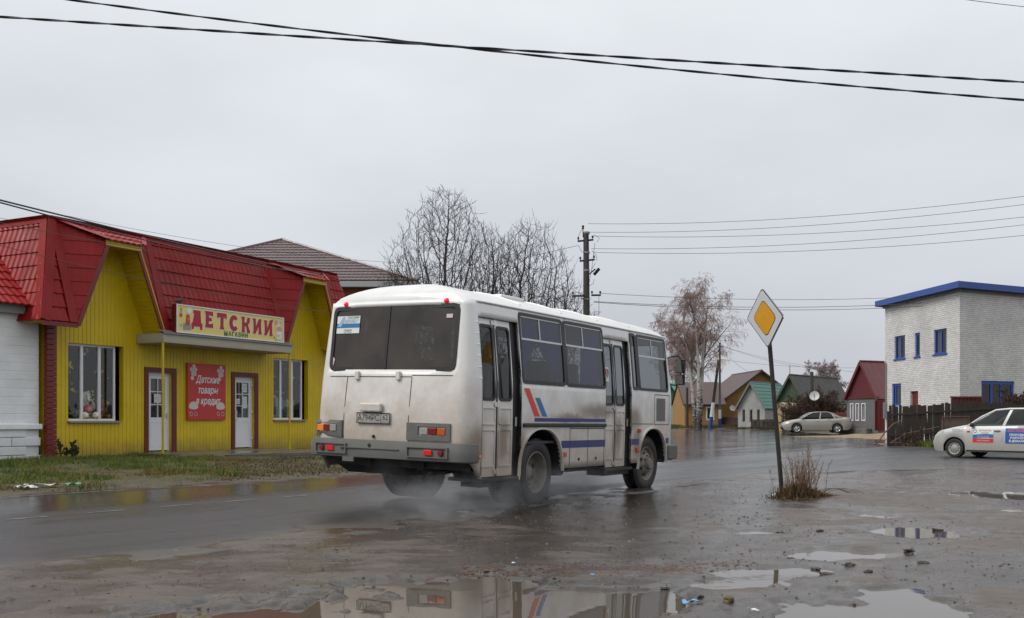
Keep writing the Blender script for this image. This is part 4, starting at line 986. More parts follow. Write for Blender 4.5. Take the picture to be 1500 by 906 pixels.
def metal_tile(mb, o, u, v, n, outline, pu=.19, pv=.35, amp=.024, step=.026, mi=0, nx=6):
    """metal roof tile sheet: outline = convex polygon in (u,v); waves across u, steps down v (v points up the slope)"""
    o, u, v, n = map(Vector, (o, u, v, n)); xs = [p[0] for p in outline]; ys = [p[1] for p in outline]
    x0, x1, y0, y1 = min(xs), max(xs), min(ys), max(ys); b = bmesh.new()
    X = []; x = x0
    while x < x1: X.append(x); x += pu/nx
    X.append(x1); Y = []; k = 0
    while y0+k*pv < y1: Y += [y0+k*pv, y0+k*pv+.012, y0+k*pv+pv*.5]; k += 1
    Y = [y for y in Y if y < y1-1e-4]+[y1]
    G = [[b.verts.new((x, y, 0)) for x in X] for y in Y]
    for j in range(len(Y)-1):
        for i in range(len(X)-1): b.faces.new((G[j][i], G[j][i+1], G[j+1][i+1], G[j+1][i]))
    A = sum(outline[i][0]*outline[(i+1) % len(outline)][1]-outline[(i+1) % len(outline)][0]*outline[i][1] for i in range(len(outline)))
    P = outline if A > 0 else outline[::-1]
    for i in range(len(P)):
        a, c = Vector((*P[i], 0)), Vector((*P[(i+1) % len(P)], 0)); d = c-a
        if d.length < 1e-6: continue
        bmesh.ops.bisect_plane(b, geom=b.verts[:]+b.edges[:]+b.faces[:], plane_co=a, plane_no=(d.y, -d.x, 0), clear_outer=True)
    for vt in b.verts:
        x, y = vt.co.x, vt.co.y; q = (y-y0)/pv; fr = q-math.floor(q+1e-6)
        if fr < 0: fr = 0
        h = step*(1-fr) if fr > .02 else 0.0
        w_ = (.5-.5*math.cos(2*math.pi*(x-x0)/pu))**.6
        vt.co = o+u*x+v*y+n*(h+amp*w_)
    bmesh.ops.recalc_face_normals(b, faces=b.faces[:])
    mb.bm(b, mi, True); b.free(); return mb

shop = root('shop', (S0[0], S0[1], 0), SANG, 'yellow single storey shop with red metal tile mansard roof and two arched gables', 'shop')
SL = 11.3; ZB = .12; ZT = 5.95
OPEN = [(.58, 2.28, 1.13, 3.06), (3.1, 3.93, .30, 2.44), (6.38, 7.24, .30, 2.44), (8.11, 9.79, 1.16, 3.08)]
def wall_cells(x0, x1, z0, z1, holes):
    xs = sorted({x0, x1, *[h[0] for h in holes], *[h[1] for h in holes]}); out = []
    for a, b_ in zip(xs, xs[1:]):
        zc = [z0]+sorted(z for h in holes if h[0] < (a+b_)/2 < h[1] for z in h[2:])+[z1]
        for k in range(0, len(zc), 2): out.append((a, b_, zc[k], zc[k+1]))
    return out
mb = MB()
for a, b_, c, d in wall_cells(0, SL, ZB, ZT, OPEN): mb.rib((0, 0, 0), (1, 0, 0), (0, 0, 1), (0, -1, 0), a, b_, c, d, .125, .022, .016)
for a, b_, c, d in OPEN:      # reveals
    y = .16
    mb.add([(a, 0, c), (a, y, c), (a, y, d), (a, 0, d)], [(0, 1, 2, 3)]); mb.add([(b_, 0, c), (b_, y, c), (b_, y, d), (b_, 0, d)], [(3, 2, 1, 0)])
    mb.add([(a, 0, d), (b_, 0, d), (b_, y, d), (a, y, d)], [(3, 2, 1, 0)]); mb.add([(a, 0, c), (b_, 0, c), (b_, y, c), (a, y, c)], [(0, 1, 2, 3)])
mb.box(-.02, 0, 0, 9, ZB, ZT); mb.box(SL, SL+.02, 0, 9, ZB, ZT); mb.box(0, SL, 9, 9.02, ZB, ZT)
mb.build('wall', M_['yel'], shop)
mb = MB(); mb.box(-.05, SL+.05, .035, .5, -.1, .22); mb.build('plinth', M_['concrete'], shop)
# corner pilaster with narrow red siding
mb = MB()
for s_ in range(26): mb.box(-.10, .17, -.11, .02, .16+s_*.128, .16+s_*.128+.118, bev=.008)
mb.build('corner_pilaster', M_['redtrim'], shop)
# mansard
SB, ST, NB = 3.47, 6.0, .75     # bottom / top heights, overhang at the bottom
def sk(s, z): return Vector((s, -NB*(ST-z)/(ST-SB), z))
vv = (sk(0, ST)-sk(0, SB)); SLn = vv.length; vv.normalize(); nn = Vector((0, -vv.z, vv.y)) if True else None
nn = Vector((1, 0, 0)).cross(vv)
mb = MB()
metal_tile(mb, sk(0, SB), (1, 0, 0), vv, nn, [(-.75, 0), (.22, 0), (.22, SLn), (0, SLn)])
metal_tile(mb, sk(0, SB), (1, 0, 0), vv, nn, [(2.93, 0), (7.79, 0), (7.79, SLn), (2.93, SLn)])
metal_tile(mb, sk(0, SB), (1, 0, 0), vv, nn, [(10.47, 0), (12.05, 0), (11.3, SLn), (10.47, SLn)])
# left return of the mansard
lu = Vector((0, 1, 0)); lv = Vector((.75, 0, ST-SB)).normalized(); ln = Vector((-lv.z, 0, lv.x))
metal_tile(mb, Vector((-.75, 0, SB)), -lu, lv, ln, [(.75, 0), (-9, 0), (-9, SLn), (0, SLn)])
lv2 = Vector((-.75, 0, ST-SB)).normalized(); metal_tile(mb, Vector((12.05, 0, SB)), lu, lv2, Vector((lv2.z, 0, -lv2.x)), [(-.75, 0), (9, 0), (9, SLn), (0, SLn)])
ARCHES = [(.22, 1.08, 2.13, 2.95), (7.77, 8.62, 9.70, 10.49)]
AZ = 5.58
for a0, a1, a2, a3 in ARCHES:
    for (A, B, C) in ((Vector((a0, -NB, SB)), Vector((a1, -NB-.03, AZ)), Vector((a0, 0, ST))), (Vector((a3, -NB, SB)), Vector((a3, 0, ST)), Vector((a2, -NB-.03, AZ)))):
        # triangular side cheeks, tiled
        if C[2] > B[2]: base, other = B, C
        pn = (B-A).cross(C-A).normalized(); up = Vector((0, 0, 1)); v_ = (up-pn*up.dot(pn)).normalized(); u_ = v_.cross(pn)
        pl = [((q-A).dot(u_), (q-A).dot(v_)) for q in (A, B, C)]
        metal_tile(mb, A, u_, v_, pn, pl, amp=.008, step=.012)
    # little roof over the arch
    A, B, C, D = Vector((a1-.03, -NB-.12, AZ)), Vector((a2+.03, -NB-.12, AZ)), Vector((a3, 0, ST+.01)), Vector((a0, 0, ST+.01))
    v_ = Vector((0, NB+.12, ST-AZ)).normalized(); u_ = Vector((1, 0, 0)); pn = u_.cross(v_)
    metal_tile(mb, A, u_, v_, pn, [((q-A).dot(u_), (q-A).dot(v_)) for q in (A, B, C, D)])
mb.build('tiled_roof', M_['tile'], shop)
# flat metal strips: hip caps, valley sheets, ridge cap
mb = MB()
def strip3(a, b_, w, n, mi=0, t=.02):
    a, b_, n = Vector(a), Vector(b_), Vector(n).normalized(); d = (b_-a).normalized(); s_ = d.cross(n).normalized()
    mb.obox((a+b_)/2+n*t, (b_-a)/2, s_*w/2, n*.006, mi)
strip3(sk(.12, SB)+nn*.025, sk(.12, ST)+nn*.025, .24, nn); strip3(sk(3.03, SB)+nn*.02, sk(3.03, ST)+nn*.02, .2, nn)
strip3(sk(7.69, SB)+nn*.02, sk(7.69, ST)+nn*.02, .2, nn); strip3(sk(10.57, SB)+nn*.02, sk(10.57, ST)+nn*.02, .2, nn)
strip3(sk(-.66, SB)+nn*.03, sk(.1, ST)+nn*.03, .24, nn); strip3((-.76, -.66, SB), (-.02, .1, ST), .24, ln)
for a, b_ in (((0, 0, ST+.02), (SL, 0, ST+.02)), ((0, 0, ST+.02), (0, 9, ST+.02))):
    a, b_ = Vector(a), Vector(b_); d = (b_-a).normalized(); mb.tube([a, b_], .05, 8); s_ = d.cross(Vector((0, 0, 1)))
    strip3(a+Vector((0, 0, .04)), b_+Vector((0, 0, .04)), .22, (0, 0, 1)); strip3(a+Vector((0, 0, -.05))+(nn if abs(d.x) > .5 else ln)*.03, b_+Vector((0, 0, -.05))+(nn if abs(d.x) > .5 else ln)*.03, .16, nn if abs(d.x) > .5 else ln)
for a0, a1, a2, a3 in ARCHES:
    strip3((a0, .0, ST+.03), (a1-.03, -NB-.12, AZ+.04), .16, (-.3, -.3, 1)); strip3((a3, 0, ST+.03), (a2+.03, -NB-.12, AZ+.04), .12, (.3, -.3, 1))
mb.build('roof_flashing', M_['tile'], shop)
mb = MB(); mb.add([(-.0, 0, ST-.01), (SL, 0, ST-.01), (SL, 9, ST-.01), (0, 9, ST-.01)], [(0, 1, 2, 3)]); mb.box(0, SL, -.0, .2, ZT, ST-.02); mb.build('flat_roof', M_['greymetal'], shop)
# soffits and gable edges
mb = MB(); tr = MB(); yb = MB()
for a, b_ in ((-.75, .24), (2.93, 7.79), (10.47, 12.05)):
    mb.rib((0, 0, SB-.01), (0, 1, 0), (1, 0, 0), (0, 0, -1), -NB, -.02, a, b_, .12, .02, .01)
    tr.box(a, b_, -NB-.03, -NB-.002, SB-.11, SB-.005)
for a0, a1, a2, a3 in ARCHES:
    pts = [(a0+.02, SB-.02), (a1+.03, AZ-.06), (a2-.03, AZ-.06), (a3-.02, SB-.02)]
    for (p, q) in zip(pts, pts[1:]):
        A, B = Vector((p[0], -NB, p[1])), Vector((q[0], -NB, q[1])); v_ = (B-A); L_ = v_.length; v_.normalize()
        inn = Vector((0, -1, 0)).cross(v_); inn = inn if inn.dot(Vector(((a0+a3)/2, -NB, 4))-A) > 0 else -inn
        mb.rib(A, v_, (0, 1, 0), inn, 0, L_, .0, NB-.0, .115, .018, .012)
        c = (A+B)/2; tr.obox(c+Vector((0, -.02, 0))+inn*.03, v_*(L_/2+.02), (0, .02, 0), inn*.045)
        if abs(v_.z) < .3: yb.obox(c+Vector((0, -.035, .02))-inn*.0, v_*(L_/2+.06), (0, .012, 0), (0, 0, .07))
        else: yb.obox(c+Vector((0, -.03, 0))-inn*.025, v_*(L_/2), (0, .012, 0), inn*.014) if v_.z < 0 else tr.obox(c+Vector((0, -.03, 0))-inn*.025, v_*(L_/2), (0, .012, 0), inn*.02)
mb.build('soffit', M_['yel2'], shop); tr.build('red_edge_board', M_['redtrim'], shop); yb.build('yellow_edge_board', M_['yel2'], shop)

def shop_window(x0, x1, z0, z1, ws, name='shop_window'):
    y = .13; f = MB(); t = .055
    f.box(x0, x1, y-.03, y+.03, z0, z0+t); f.box(x0, x1, y-.03, y+.03, z1-t, z1); f.box(x0, x0+t, y-.028, y+.028, z0+t, z1-t); f.box(x1-t, x1, y-.028, y+.028, z0+t, z1-t)
    for x in ws: f.box(x-.04, x+.04, y-.035, y+.028, z0+t, z1-t)
    fr = f.build(name, M_['upvc'], shop)
    g = MB(); g.box(x0+t, x1-t, y-.004, y+.004, z0+t, z1-t); g.build('pane', M_['shopglass'], fr)
    g = MB(); g.box(x0-.02, x1+.06, -.07, .1, z0-.05, z0-.005); g.build('window_sill', M_['greymetal'], fr)
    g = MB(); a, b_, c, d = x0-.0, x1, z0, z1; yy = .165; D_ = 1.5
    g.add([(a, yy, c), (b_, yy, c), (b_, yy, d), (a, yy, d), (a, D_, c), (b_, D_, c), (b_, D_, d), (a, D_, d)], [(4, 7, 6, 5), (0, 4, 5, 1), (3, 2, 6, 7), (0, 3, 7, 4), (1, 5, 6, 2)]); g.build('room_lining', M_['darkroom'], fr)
    return fr
w1 = shop_window(.58, 2.10, 1.13, 3.06, (1.06, 1.6)); w2 = shop_window(8.11, 9.60, 1.16, 3.08, (8.55, 9.1))
M_['leaf'] = mat('yellow_paper_leaf', (.62, .45, .03), .8)
def garlands(fr, x0, x1, z0, z1, seed):
    rnd = random.Random(seed); m = MB()
    for _ in range(34):
        x, z = rnd.uniform(x0+.1, x1-.1), rnd.uniform(z0+.15, z1-.15); 
        if _ < 22:
            cl = rnd.choice([(.12, .72), (.42, .86), (.75, .7), (.2, .4), (.6, .3)]); x = x0+(x1-x0)*cl[0]+rnd.gauss(0, .07); z = z0+(z1-z0)*cl[1]+rnd.gauss(0, .12)
            x = min(max(x, x0+.08), x1-.08); z = min(max(z, z0+.08), z1-.08)
        r = rnd.uniform(.03, .07); P = []
        for k in range(10): a = k*math.pi/5+rnd.random(); rr = r*(1 if k % 2 else .35); P.append((x+rr*math.cos(k*math.pi/5), .20+rnd.uniform(-.01, .01), z+rr*math.sin(k*math.pi/5)))
        m.add(P, [tuple(range(10))])
    m.build('leaf_decoration', M_['leaf'], fr)
garlands(w1, .58, 2.1, 1.13, 3.06, 3); garlands(w2, 8.11, 9.6, 1.16, 3.08, 5)
def teddy(x, y, z, s_, c1, c2, label, name='teddy_bear'):
    p = shop.matrix_world if False else (Matrix.Translation((S0[0], S0[1], 0)) @ Matrix.Rotation(SANG, 4, 'Z')) @ Vector((x, y, z))
    t = root(name, (p.x, p.y, p.z), SANG, label, 'soft toy')
    m = MB(); m.ball((0, 0, .15*s_), .15*s_, 0, 2, (1, .85, 1.1)); m.ball((0, -.02*s_, .38*s_), .115*s_, 0, 2, (1.05, .95, .95)); m.ball((0, -.12*s_, .355*s_), .05*s_)
    for q in (-1, 1):
        m.ball((q*.09*s_, 0, .475*s_), .042*s_, 0, 1); m.ball((q*.15*s_, -.06*s_, .22*s_), .055*s_, 0, 1, (1, 1, 1.6)); m.ball((q*.12*s_, -.16*s_, .06*s_), .065*s_, 0, 1, (1, 1.5, 1))
    b_ = m.build('body', c1, t)
    m = MB(); m.ball((0, -.165*s_, .365*s_), .018*s_, 0, 1)
    for q in (-1, 1): m.ball((q*.045*s_, -.118*s_, .41*s_), .013*s_, 0, 1)
    m.build('face', M_['ink'], t)
    if c2: m = MB(); m.ball((0, -.10*s_, .17*s_), .10*s_, 0, 2, (1.1, .6, .9)); m.build('heart', c2, t)
plush = mat('white_plush', (.75, .72, .60), .95, bump=.01); pinkp = mat('pink_plush', (.55, .22, .24), .95); brp = mat('brown_plush', (.25, .11, .04), .95, bump=.01)
teddy(1.33, .34, 1.19, 1.4, plush, pinkp, 'cream plush bear with a pink heart in the left shop window')
teddy(1.82, .36, 1.19, 1.0, brp, None, 'brown plush animal in the right pane of the left shop window', 'soft_toy')
teddy(8.35, .42, 1.22, .8, plush, None, 'small pale plush bear in the left pane of the far shop window')
def room_item(x0, x1, y0, y1, z0, z1, m, nm, lab, cat):
    p = (Matrix.Translation((S0[0], S0[1], 0)) @ Matrix.Rotation(SANG, 4, 'Z')) @ Vector((x0, y0, z0))
    t = root(nm, p, SANG, lab, cat); w_, d_, h_ = x1-x0, y1-y0, z1-z0
    q = MB(); q.box(0, w_, 0, d_, 0, h_, bev=.01); q.build('carton', m, t); q = MB(); q.box(w_*.15, w_*.85, -.006, -.001, h_*.3, h_*.8); q.build('picture_panel', mat('printed_panel', (.2, .35, .5), .4), t)
room_item(8.62, 8.95, .35, .55, 1.22, 1.85, mat('pale_blue_carton', (.35, .5, .62), .5), 'toy_box', 'pale blue toy carton standing in the middle pane of the far shop window', 'toy box')
room_item(9.15, 9.5, .35, .6, 1.22, 1.8, mat('pale_green_carton', (.45, .52, .48), .5), 'toy_box', 'greenish white toy carton standing in the right pane of the far shop window', 'toy box')

def shop_door(x0, x1, hinge_right, notices):
    z0, z1 = .31, 2.44; y = .12
    c = MB()     # casing on the wall face
    c.box(x0-.13, x0, -.035, .0, z0-.05, z1+.13); c.box(x1, x1+.15, -.035, .0, z0-.05, z1+.13); c.box(x0, x1, -.034, .0, z1, z1+.13); c.box(x0-.001, x0+.01, 0, .14, z0, z1)
    d = c.build('door_casing', M_['brownred'], shop)
    f = MB(); f.box(x0, x1, y-.03, y+.04, z1-.09, z1); f.box(x0, x0+.07, y-.03, y+.04, z0, z1-.09); f.box(x1-.07, x1, y-.03, y+.04, z0, z1-.09); f.build('door_frame', M_['upvc'], d)
    a, b_ = x0+.075, x1-.075; l = MB(); yy = y-.045
    gz0, gz1 = 1.22, 2.27
    l.box(a, b_, yy, yy+.05, z0+.02, gz0-.0); l.box(a, b_, yy, yy+.05, gz1, z1-.1); l.box(a, a+.09, yy, yy+.05, gz0, gz1); l.box(b_-.09, b_, yy, yy+.05, gz0, gz1)
    m_ = (a+b_)/2; l.box(m_-.011, m_+.011, yy, yy+.03, gz0, gz1)
    for k in (1, 2): z = gz0+(gz1-gz0)*k/3; l.box(a+.09, b_-.09, yy, yy+.028, z-.011, z+.011)
    for p_ in ((a+.06, b_-.06, z0+.12, z0+.15), (a+.06, b_-.06, gz0-.14, gz0-.12)): l.box(p_[0], p_[1], yy-.008, yy, p_[2], p_[3])
    for x in (a+.06, b_-.08): l.box(x, x+.02, yy-.008, yy, z0+.15, gz0-.14)
    lf = l.build('door_leaf', M_['upvc'], d)
    g = MB(); g.box(a+.09, b_-.09, yy+.034, yy+.04, gz0, gz1); g.build('pane', M_['shopglass'], lf)
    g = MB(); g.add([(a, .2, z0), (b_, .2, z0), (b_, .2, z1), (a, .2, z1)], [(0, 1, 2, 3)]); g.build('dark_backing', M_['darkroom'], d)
    hx = a+.045 if hinge_right else b_-.045; g = MB(); g.tube([(hx, yy-.01, 1.12), (hx, yy-.06, 1.14), (hx, yy-.06, 1.42), (hx, yy-.01, 1.44)], .012) if hinge_right else g.box(hx-.012, hx+.012, yy-.05, yy, 1.2, 1.34, bev=.005); g.build('door_handle', M_['upvc'] if hinge_right else M_['alu'], lf)
    if hinge_right:
        for z in (.55, 1.35, 2.15): g = MB(); g.box(b_-.01, b_+.06, yy-.03, yy, z, z+.09, bev=.01); g.build('hinge', M_['upvc'], lf)
    for (u0, u1, v0, v1) in notices:
        g = MB(); g.box(a+u0, a+u1, yy-.006, yy-.002, v0, v1); nt_ = g.build('paper_notice', M_['paper'], lf)
        g = MB()
        for k in range(5): zz = v1-.04-k*(v1-v0-.05)/5; g.box(a+u0+.02, a+u1-.02, yy-.0085, yy-.007, zz-.006, zz)
        g.build('notice_lines', M_['ink'], nt_)
shop_door(3.1, 3.93, False, [(.2, .44, 1.62, 1.85)]); shop_door(6.38, 7.24, True, [(.33, .54, 1.98, 2.24), (.35, .54, 1.50, 1.85), (.09, .24, 1.62, 1.78)])
# canopy with posts
cx0, cx1, cn, cz0, cz1 = 2.70, 7.80, 1.0, 3.15, 3.42
mb = MB(); mb.box(cx0, cx1, -cn, -.02, cz0+.02, cz1, bev=.01); cp = mb.build('canopy', M_['canopy'], shop)
mb = MB(); mb.add([(cx0-.04, -cn-.05, cz1+.012), (cx1+.04, -cn-.05, cz1+.012), (cx1+.04, -.75, cz1+.11), (cx0-.04, -.75, cz1+.11)], [(0, 1, 2, 3)]); mb.box(cx0-.04, cx1+.04, -cn-.055, -cn-.03, cz1-.02, cz1+.012); mb.build('canopy_sheet', M_['greymetal'], cp)
for x in (cx0+.03, cx1-.05):
    mb = MB(); mb.tube([(x, -cn+.06, .05), (x, -cn+.06, cz0+.03)], .032, 10); mb.build('canopy_post', M_['yel2'], shop)
mb = MB()
for x in (4.62, 5.2, 5.75): mb.tube([(x, -.05, 2.76), (x, -.06, 3.2)], .006, 4)
mb.build('poster_wire', M_['yel2'], shop)
# porch slabs
def slab(x0, x1, y0, y1, z0, z1, nm, lab, cat='step'):
    o = MB().box(x0, x1, y0, y1, z0, z1, bev=.015).build(nm, M_['concrete']); o.location = (*S0, 0); o.rotation_euler = (0, 0, SANG); return tag(o, lab, cat)
slab(2.6, 8.3, -.75, -.01, -.05, .27, 'porch_slab', 'wet concrete porch slab under both white shop doors')
# the shop sign
def in_shop(v): return (Matrix.Translation((S0[0], S0[1], 0)) @ Matrix.Rotation(SANG, 4, 'Z')) @ Vector(v)
p = in_shop((5.26, -1.0, 3.46)); sg = root('shop_sign', p, SANG, 'long yellow shop sign with red and green lettering standing on the canopy', 'sign')
W2, HS = 2.13, .755
mb = MB(); mb.box(-W2, W2, 0, .16, 0, HS, bev=.008); mb.build('sign_box', M_['redtrim'], sg)
mb = MB(); mb.box(-W2, W2, -.03, -.001, 0, .03); mb.box(-W2, W2, -.03, -.001, HS-.03, HS); mb.box(-W2, -W2+.03, -.03, -.001, .03, HS-.03); mb.box(W2-.03, W2, -.03, -.001, .03, HS-.03); mb.build('sign_frame', M_['white'], sg)
mb = MB(); mb.box(-W2+.03, W2-.03, -.012, -.0015, .03, HS-.03); mb.build('sign_face', M_['signyel'], sg)
# heavy slab lettering cut as shapes on a 100 high grid: Д Е Т С К И Й
GL = {
 'Д': [[(18, 100), (82, 100), (82, 78), (86, 24), (98, 24), (96, -16), (78, -16), (75, 2), (25, 2), (22, -16), (4, -16), (2, 24), (12, 24), (26, 78), (18, 80)]],
 'Е': [[(6, 100), (80, 100), (80, 70), (60, 74), (44, 76), (44, 62), (68, 62), (68, 40), (42, 40), (42, 24), (60, 24), (80, 32), (80, 0), (8, 0), (14, 20), (14, 80)]],
 'Т': [[(4, 100), (92, 100), (92, 66), (76, 70), (64, 76), (62, 24), (70, 0), (28, 0), (34, 24), (34, 76), (20, 70), (4, 66)]],
 'С': [],
 'К': [[(4, 100), (40, 100), (36, 64), (56, 66), (66, 100), (92, 94), (84, 62), (70, 52), (82, 26), (92, 8), (88, -2), (62, -2), (52, 38), (38, 40), (40, 0), (6, 0), (12, 20), (12, 80)]],
 'И': [[(4, 100), (36, 100), (36, 48), (66, 100), (94, 100), (88, 76), (90, 22), (96, 0), (62, 0), (64, 50), (34, 2), (6, 0), (12, 22), (12, 78)]],
}
def cshape():
    P = []
    for k in range(17): a = R(38+k*(322-38)/16); P.append((48+44*math.cos(a), 50+51*math.sin(a)))
    for k in range(17): a = R(318-k*(318-42)/16); P.append((52+16*math.cos(a), 50+22*math.sin(a)))
    return P
GL['С'] = [cshape()]; GL['Й'] = GL['И']
def glyphs(mb, word, x, z0, h, adv, y, grow=0, drops=None, th=.004, asp=.92):
    for i, ch in enumerate(word):
        for poly in GL[ch]:
            s_ = h/100; dz = drops[i] if drops else 0
            pts = [Vector((x+i*adv+px*s_*asp, 0, z0+dz+pz*s_)) for px, pz in poly]
            if grow:
                n_ = len(pts); out = []
                A = sum(pts[k].x*pts[(k+1) % n_].z-pts[(k+1) % n_].x*pts[k].z for k in range(n_)); sg_ = 1 if A > 0 else -1
                for k in range(n_):
                    d0 = (pts[k]-pts[k-1]).normalized(); d1 = (pts[(k+1) % n_]-pts[k]).normalized(); nv = Vector((d0.z+d1.z, 0, -d0.x-d1.x))*sg_
                    nv = nv.normalized()*grow if nv.length > 1e-5 else nv; out.append(pts[k]+nv)
                pts = out
            pts = [(q.x, y, q.z) for q in pts]
            from mathutils.geometry import tessellate_polygon
            tri = tessellate_polygon([[Vector(q) for q in pts]]); mb.add(pts, [tuple(t) for t in tri]); mb.add([(q[0], y+th, q[2]) for q in pts]+pts, [(k, (k+1) % len(pts), (k+1) % len(pts)+len(pts), k+len(pts)) for k in range(len(pts))])
dr = [0, .015, .01, -.005, -.01, -.02, -.035]
mb = MB(); glyphs(mb, 'ДЕТСКИЙ', -1.62, .20, .45, .475, -.0165, .022, dr, asp=.95); mb.build('letter_outline', M_['white'], sg)
mb = MB(); glyphs(mb, 'ДЕТСКИЙ', -1.62, .20, .45, .475, -.021, 0, dr, asp=.95)
mb.prism([(1.47+.0, -.022, .60), (1.62, -.022, .665), (1.66, -.022, .61), (1.52, -.022, .55)], (0, .004, 0)); mb.build('red_letters', M_['signred'], sg)
mb = MB(); mb.text('МАГАЗИН', (.10, -.018, .10), (1, 0, 0), (0, 0, 1), .165, bold=.008, xs=1.0, sp=1.3); mb.build('green_letters', M_['signgreen'], sg)
# printed toys at both ends of the sign (plain coloured shapes)
def disc(mb, x, z, r, y=-.016, mi=0, n=14, sx=1): mb.add([(x+sx*r*math.cos(2*math.pi*k/n), y, z+r*math.sin(2*math.pi*k/n)) for k in range(n)][::-1], [tuple(range(n))], mi)
tm = [M_['white'], mat('print_red', (.5, .05, .03), .4), mat('print_green', (.05, .2, .08), .4), mat('print_orange', (.6, .16, .04), .4), mat('print_blue', (.2, .42, .6), .4), mat('print_pink', (.6, .3, .35), .4), mat('print_grey', (.25, .28, .24), .4)]
mb = MB(); disc(mb, -1.68, .62, .09, mi=0); disc(mb, -1.98, .47, .055, mi=1); disc(mb, -1.97, .56, .045, mi=4); disc(mb, -1.97, .63, .035, mi=3); disc(mb, -1.97, .2, .04, mi=4)
mb.add([(-1.9, -.0165, .08), (-1.62, -.0165, .1), (-1.62, -.0165, .24), (-1.9, -.0165, .26)], [(0, 1, 2, 3)], 6); mb.add([(-1.83, -.0175, .22), (-1.65, -.0175, .22), (-1.67, -.0175, .5), (-1.78, -.0175, .52)], [(0, 1, 2, 3)], 1); disc(mb, -1.72, .38, .04, -.0185, 3)
disc(mb, 1.80, .58, .08, mi=5); disc(mb, 1.88, .50, .06, mi=0); disc(mb, 1.93, .37, .11, mi=5); mb.add([(1.84, -.0175, .1), (2.02, -.0175, .1), (2.04, -.0175, .33), (1.82, -.0175, .33)], [(0, 1, 2, 3)], 0); disc(mb, 1.9, .2, .035, -.0185, 4)
disc(mb, 1.72, .13, .03, mi=1); disc(mb, 1.78, .05, .03, mi=2); disc(mb, 1.95, .06, .03, mi=4); disc(mb, 2.0, .6, .03, mi=4)
mb.build('printed_toys', tm, sg)
# poster
p = in_shop((5.2, -.06, 1.15)); po = root('poster', p, SANG, 'red banner with white script lettering, balloons and prams hanging between the shop doors', 'poster')
mb = MB(); mb.box(-.75, .75, -.012, .03, 0, 1.60, bev=.004); mb.build('banner', mat('red_banner_vinyl', (.50, .035, .03), .45, var=.1, vscale=3), po)
mb = MB()
for t_, z, w_ in (('Детские', 1.14, 1), ('товары', .84, 1), ('в кредит', .53, 1)): mb.text(t_, (.02, -.017, z), (1, 0, 0), (0, 0, 1), .28, bold=.005, shear=.3, xs=.80)
mb.build('script_lettering', M_['white'], po)
mb = MB()
for q in (-1, 1):
    for dx, dz in ((0, 0), (-.09, .02), (.09, .02), (.02, .11), (-.03, -.1), (.06, -.1), (-.05, -.22)): disc(mb, q*.53+dx*.9, 1.40+dz, .062, -.018, 0)
mb.build('printed_balloons', mat('print_offwhite', (.6, .52, .48), .5), po)
mb = MB()
for q in (-1, 1):
    mb.add([(q*.53+q*.18*math.cos(a), -.018, .36+.16*math.sin(a)*(1 if a < math.pi else .4)) for a in [k*math.pi/8 for k in range(16)]][::q], [tuple(range(16))])
    for dx in (-.09, .09): mb.tube([(q*.53+dx+.055*math.cos(a), -.018, .17+.055*math.sin(a)) for a in [k*math.pi/6 for k in range(13)]], .008, 4)
mb.build('printed_pram', mat('print_offwhite', (.6, .52, .48), .5), po)
# pigeon on the sign
p = in_shop((5.26-1.98, -.92, 3.46+HS)); pg = root('pigeon', p, SANG+R(10), 'dark pigeon perched on the left end of the shop sign', 'bird')
M_['pig'] = mat('dark_feathers', (.035, .035, .042), .7, var=.3)
mb = MB(); 
b = bmesh.new(); bmesh.ops.create_uvsphere(b, u_segments=14, v_segments=10, radius=1)
for v in b.verts:
    x, y, z = v.co; k = (x+1)/2
    v.co = Vector((x*.17, y*(.065*(.35+.75*k)), .10+z*(.075*(.3+.8*k))+x*.03+(.05 if x > .85 else 0)))
mb.bm(b, 0, True); b.free(); mb.ball((.155, 0, .195), .036, 0, 2); mb.tube([(.12, 0, .14), (.15, 0, .19)], [.045, .03], 8); mb.tube([(.185, 0, .192), (.215, 0, .185)], [.01, .002], 6); mb.prism([(-.13, -.03, .085), (-.27, -.04, .045), (-.27, .04, .045), (-.13, .03, .085)], (0, 0, .012))
for q in (-.02, .02): mb.tube([(.02, q, .0), (.02, q, .05)], .006, 5)
mb.build('body', M_['pig'], pg)

# white neighbour building on the left
M_['whitewash'] = mat('whitewashed_wall', (.80, .81, .82), .7, var=.12, vscale=1.3, bump=.012, bscale=4, dirt=((.2, .19, .17), .35, 2, .1, .9))
p = in_shop((0, 0, 0)); wb = root('white_building', (S0[0], S0[1], 0), SANG, 'whitewashed block building with red tile roof at the left edge', 'building')
mb = MB(); mb.box(-9, -.17, .10, 7, .1, 3.72)
for r_ in range(4):
    z = .12+r_*.21
    for k in range(10):
        x1 = -.16-k*.78-(.39 if r_ % 2 else 0)+.0; mb.box(max(x1-.76, -9), min(x1, -.15), .045, .11, z, z+.195, bev=.012)
for r_ in range(13): mb.box(-9, -.19, .092, .11, 1.1+r_*.2, 1.1+r_*.2+.19, bev=.008)
mb.build('wall', M_['whitewash'], wb)
mb = MB(); mb.box(-9, -.15, -.02, .2, .93, 1.06, bev=.02); mb.box(-9, -.13, -.03, .2, .10, .17, bev=.02); mb.build('ledge', M_['whitewash'], wb)
mb = MB(); mb.box(-9, -.02, -.10, .3, 3.64, 3.84); mb.build('eave_board', mat('grey_green_eave', (.24, .27, .25), .5), wb)
mb = MB(); a = R(38); v_ = Vector((0, math.cos(a), math.sin(a))); n_ = Vector((0, -math.sin(a), math.cos(a)))
metal_tile(mb, Vector((-9, -.28, 3.82)), (1, 0, 0), v_, n_, [(0, 0), (9, 0), (9, 5.2), (0, 5.2)])
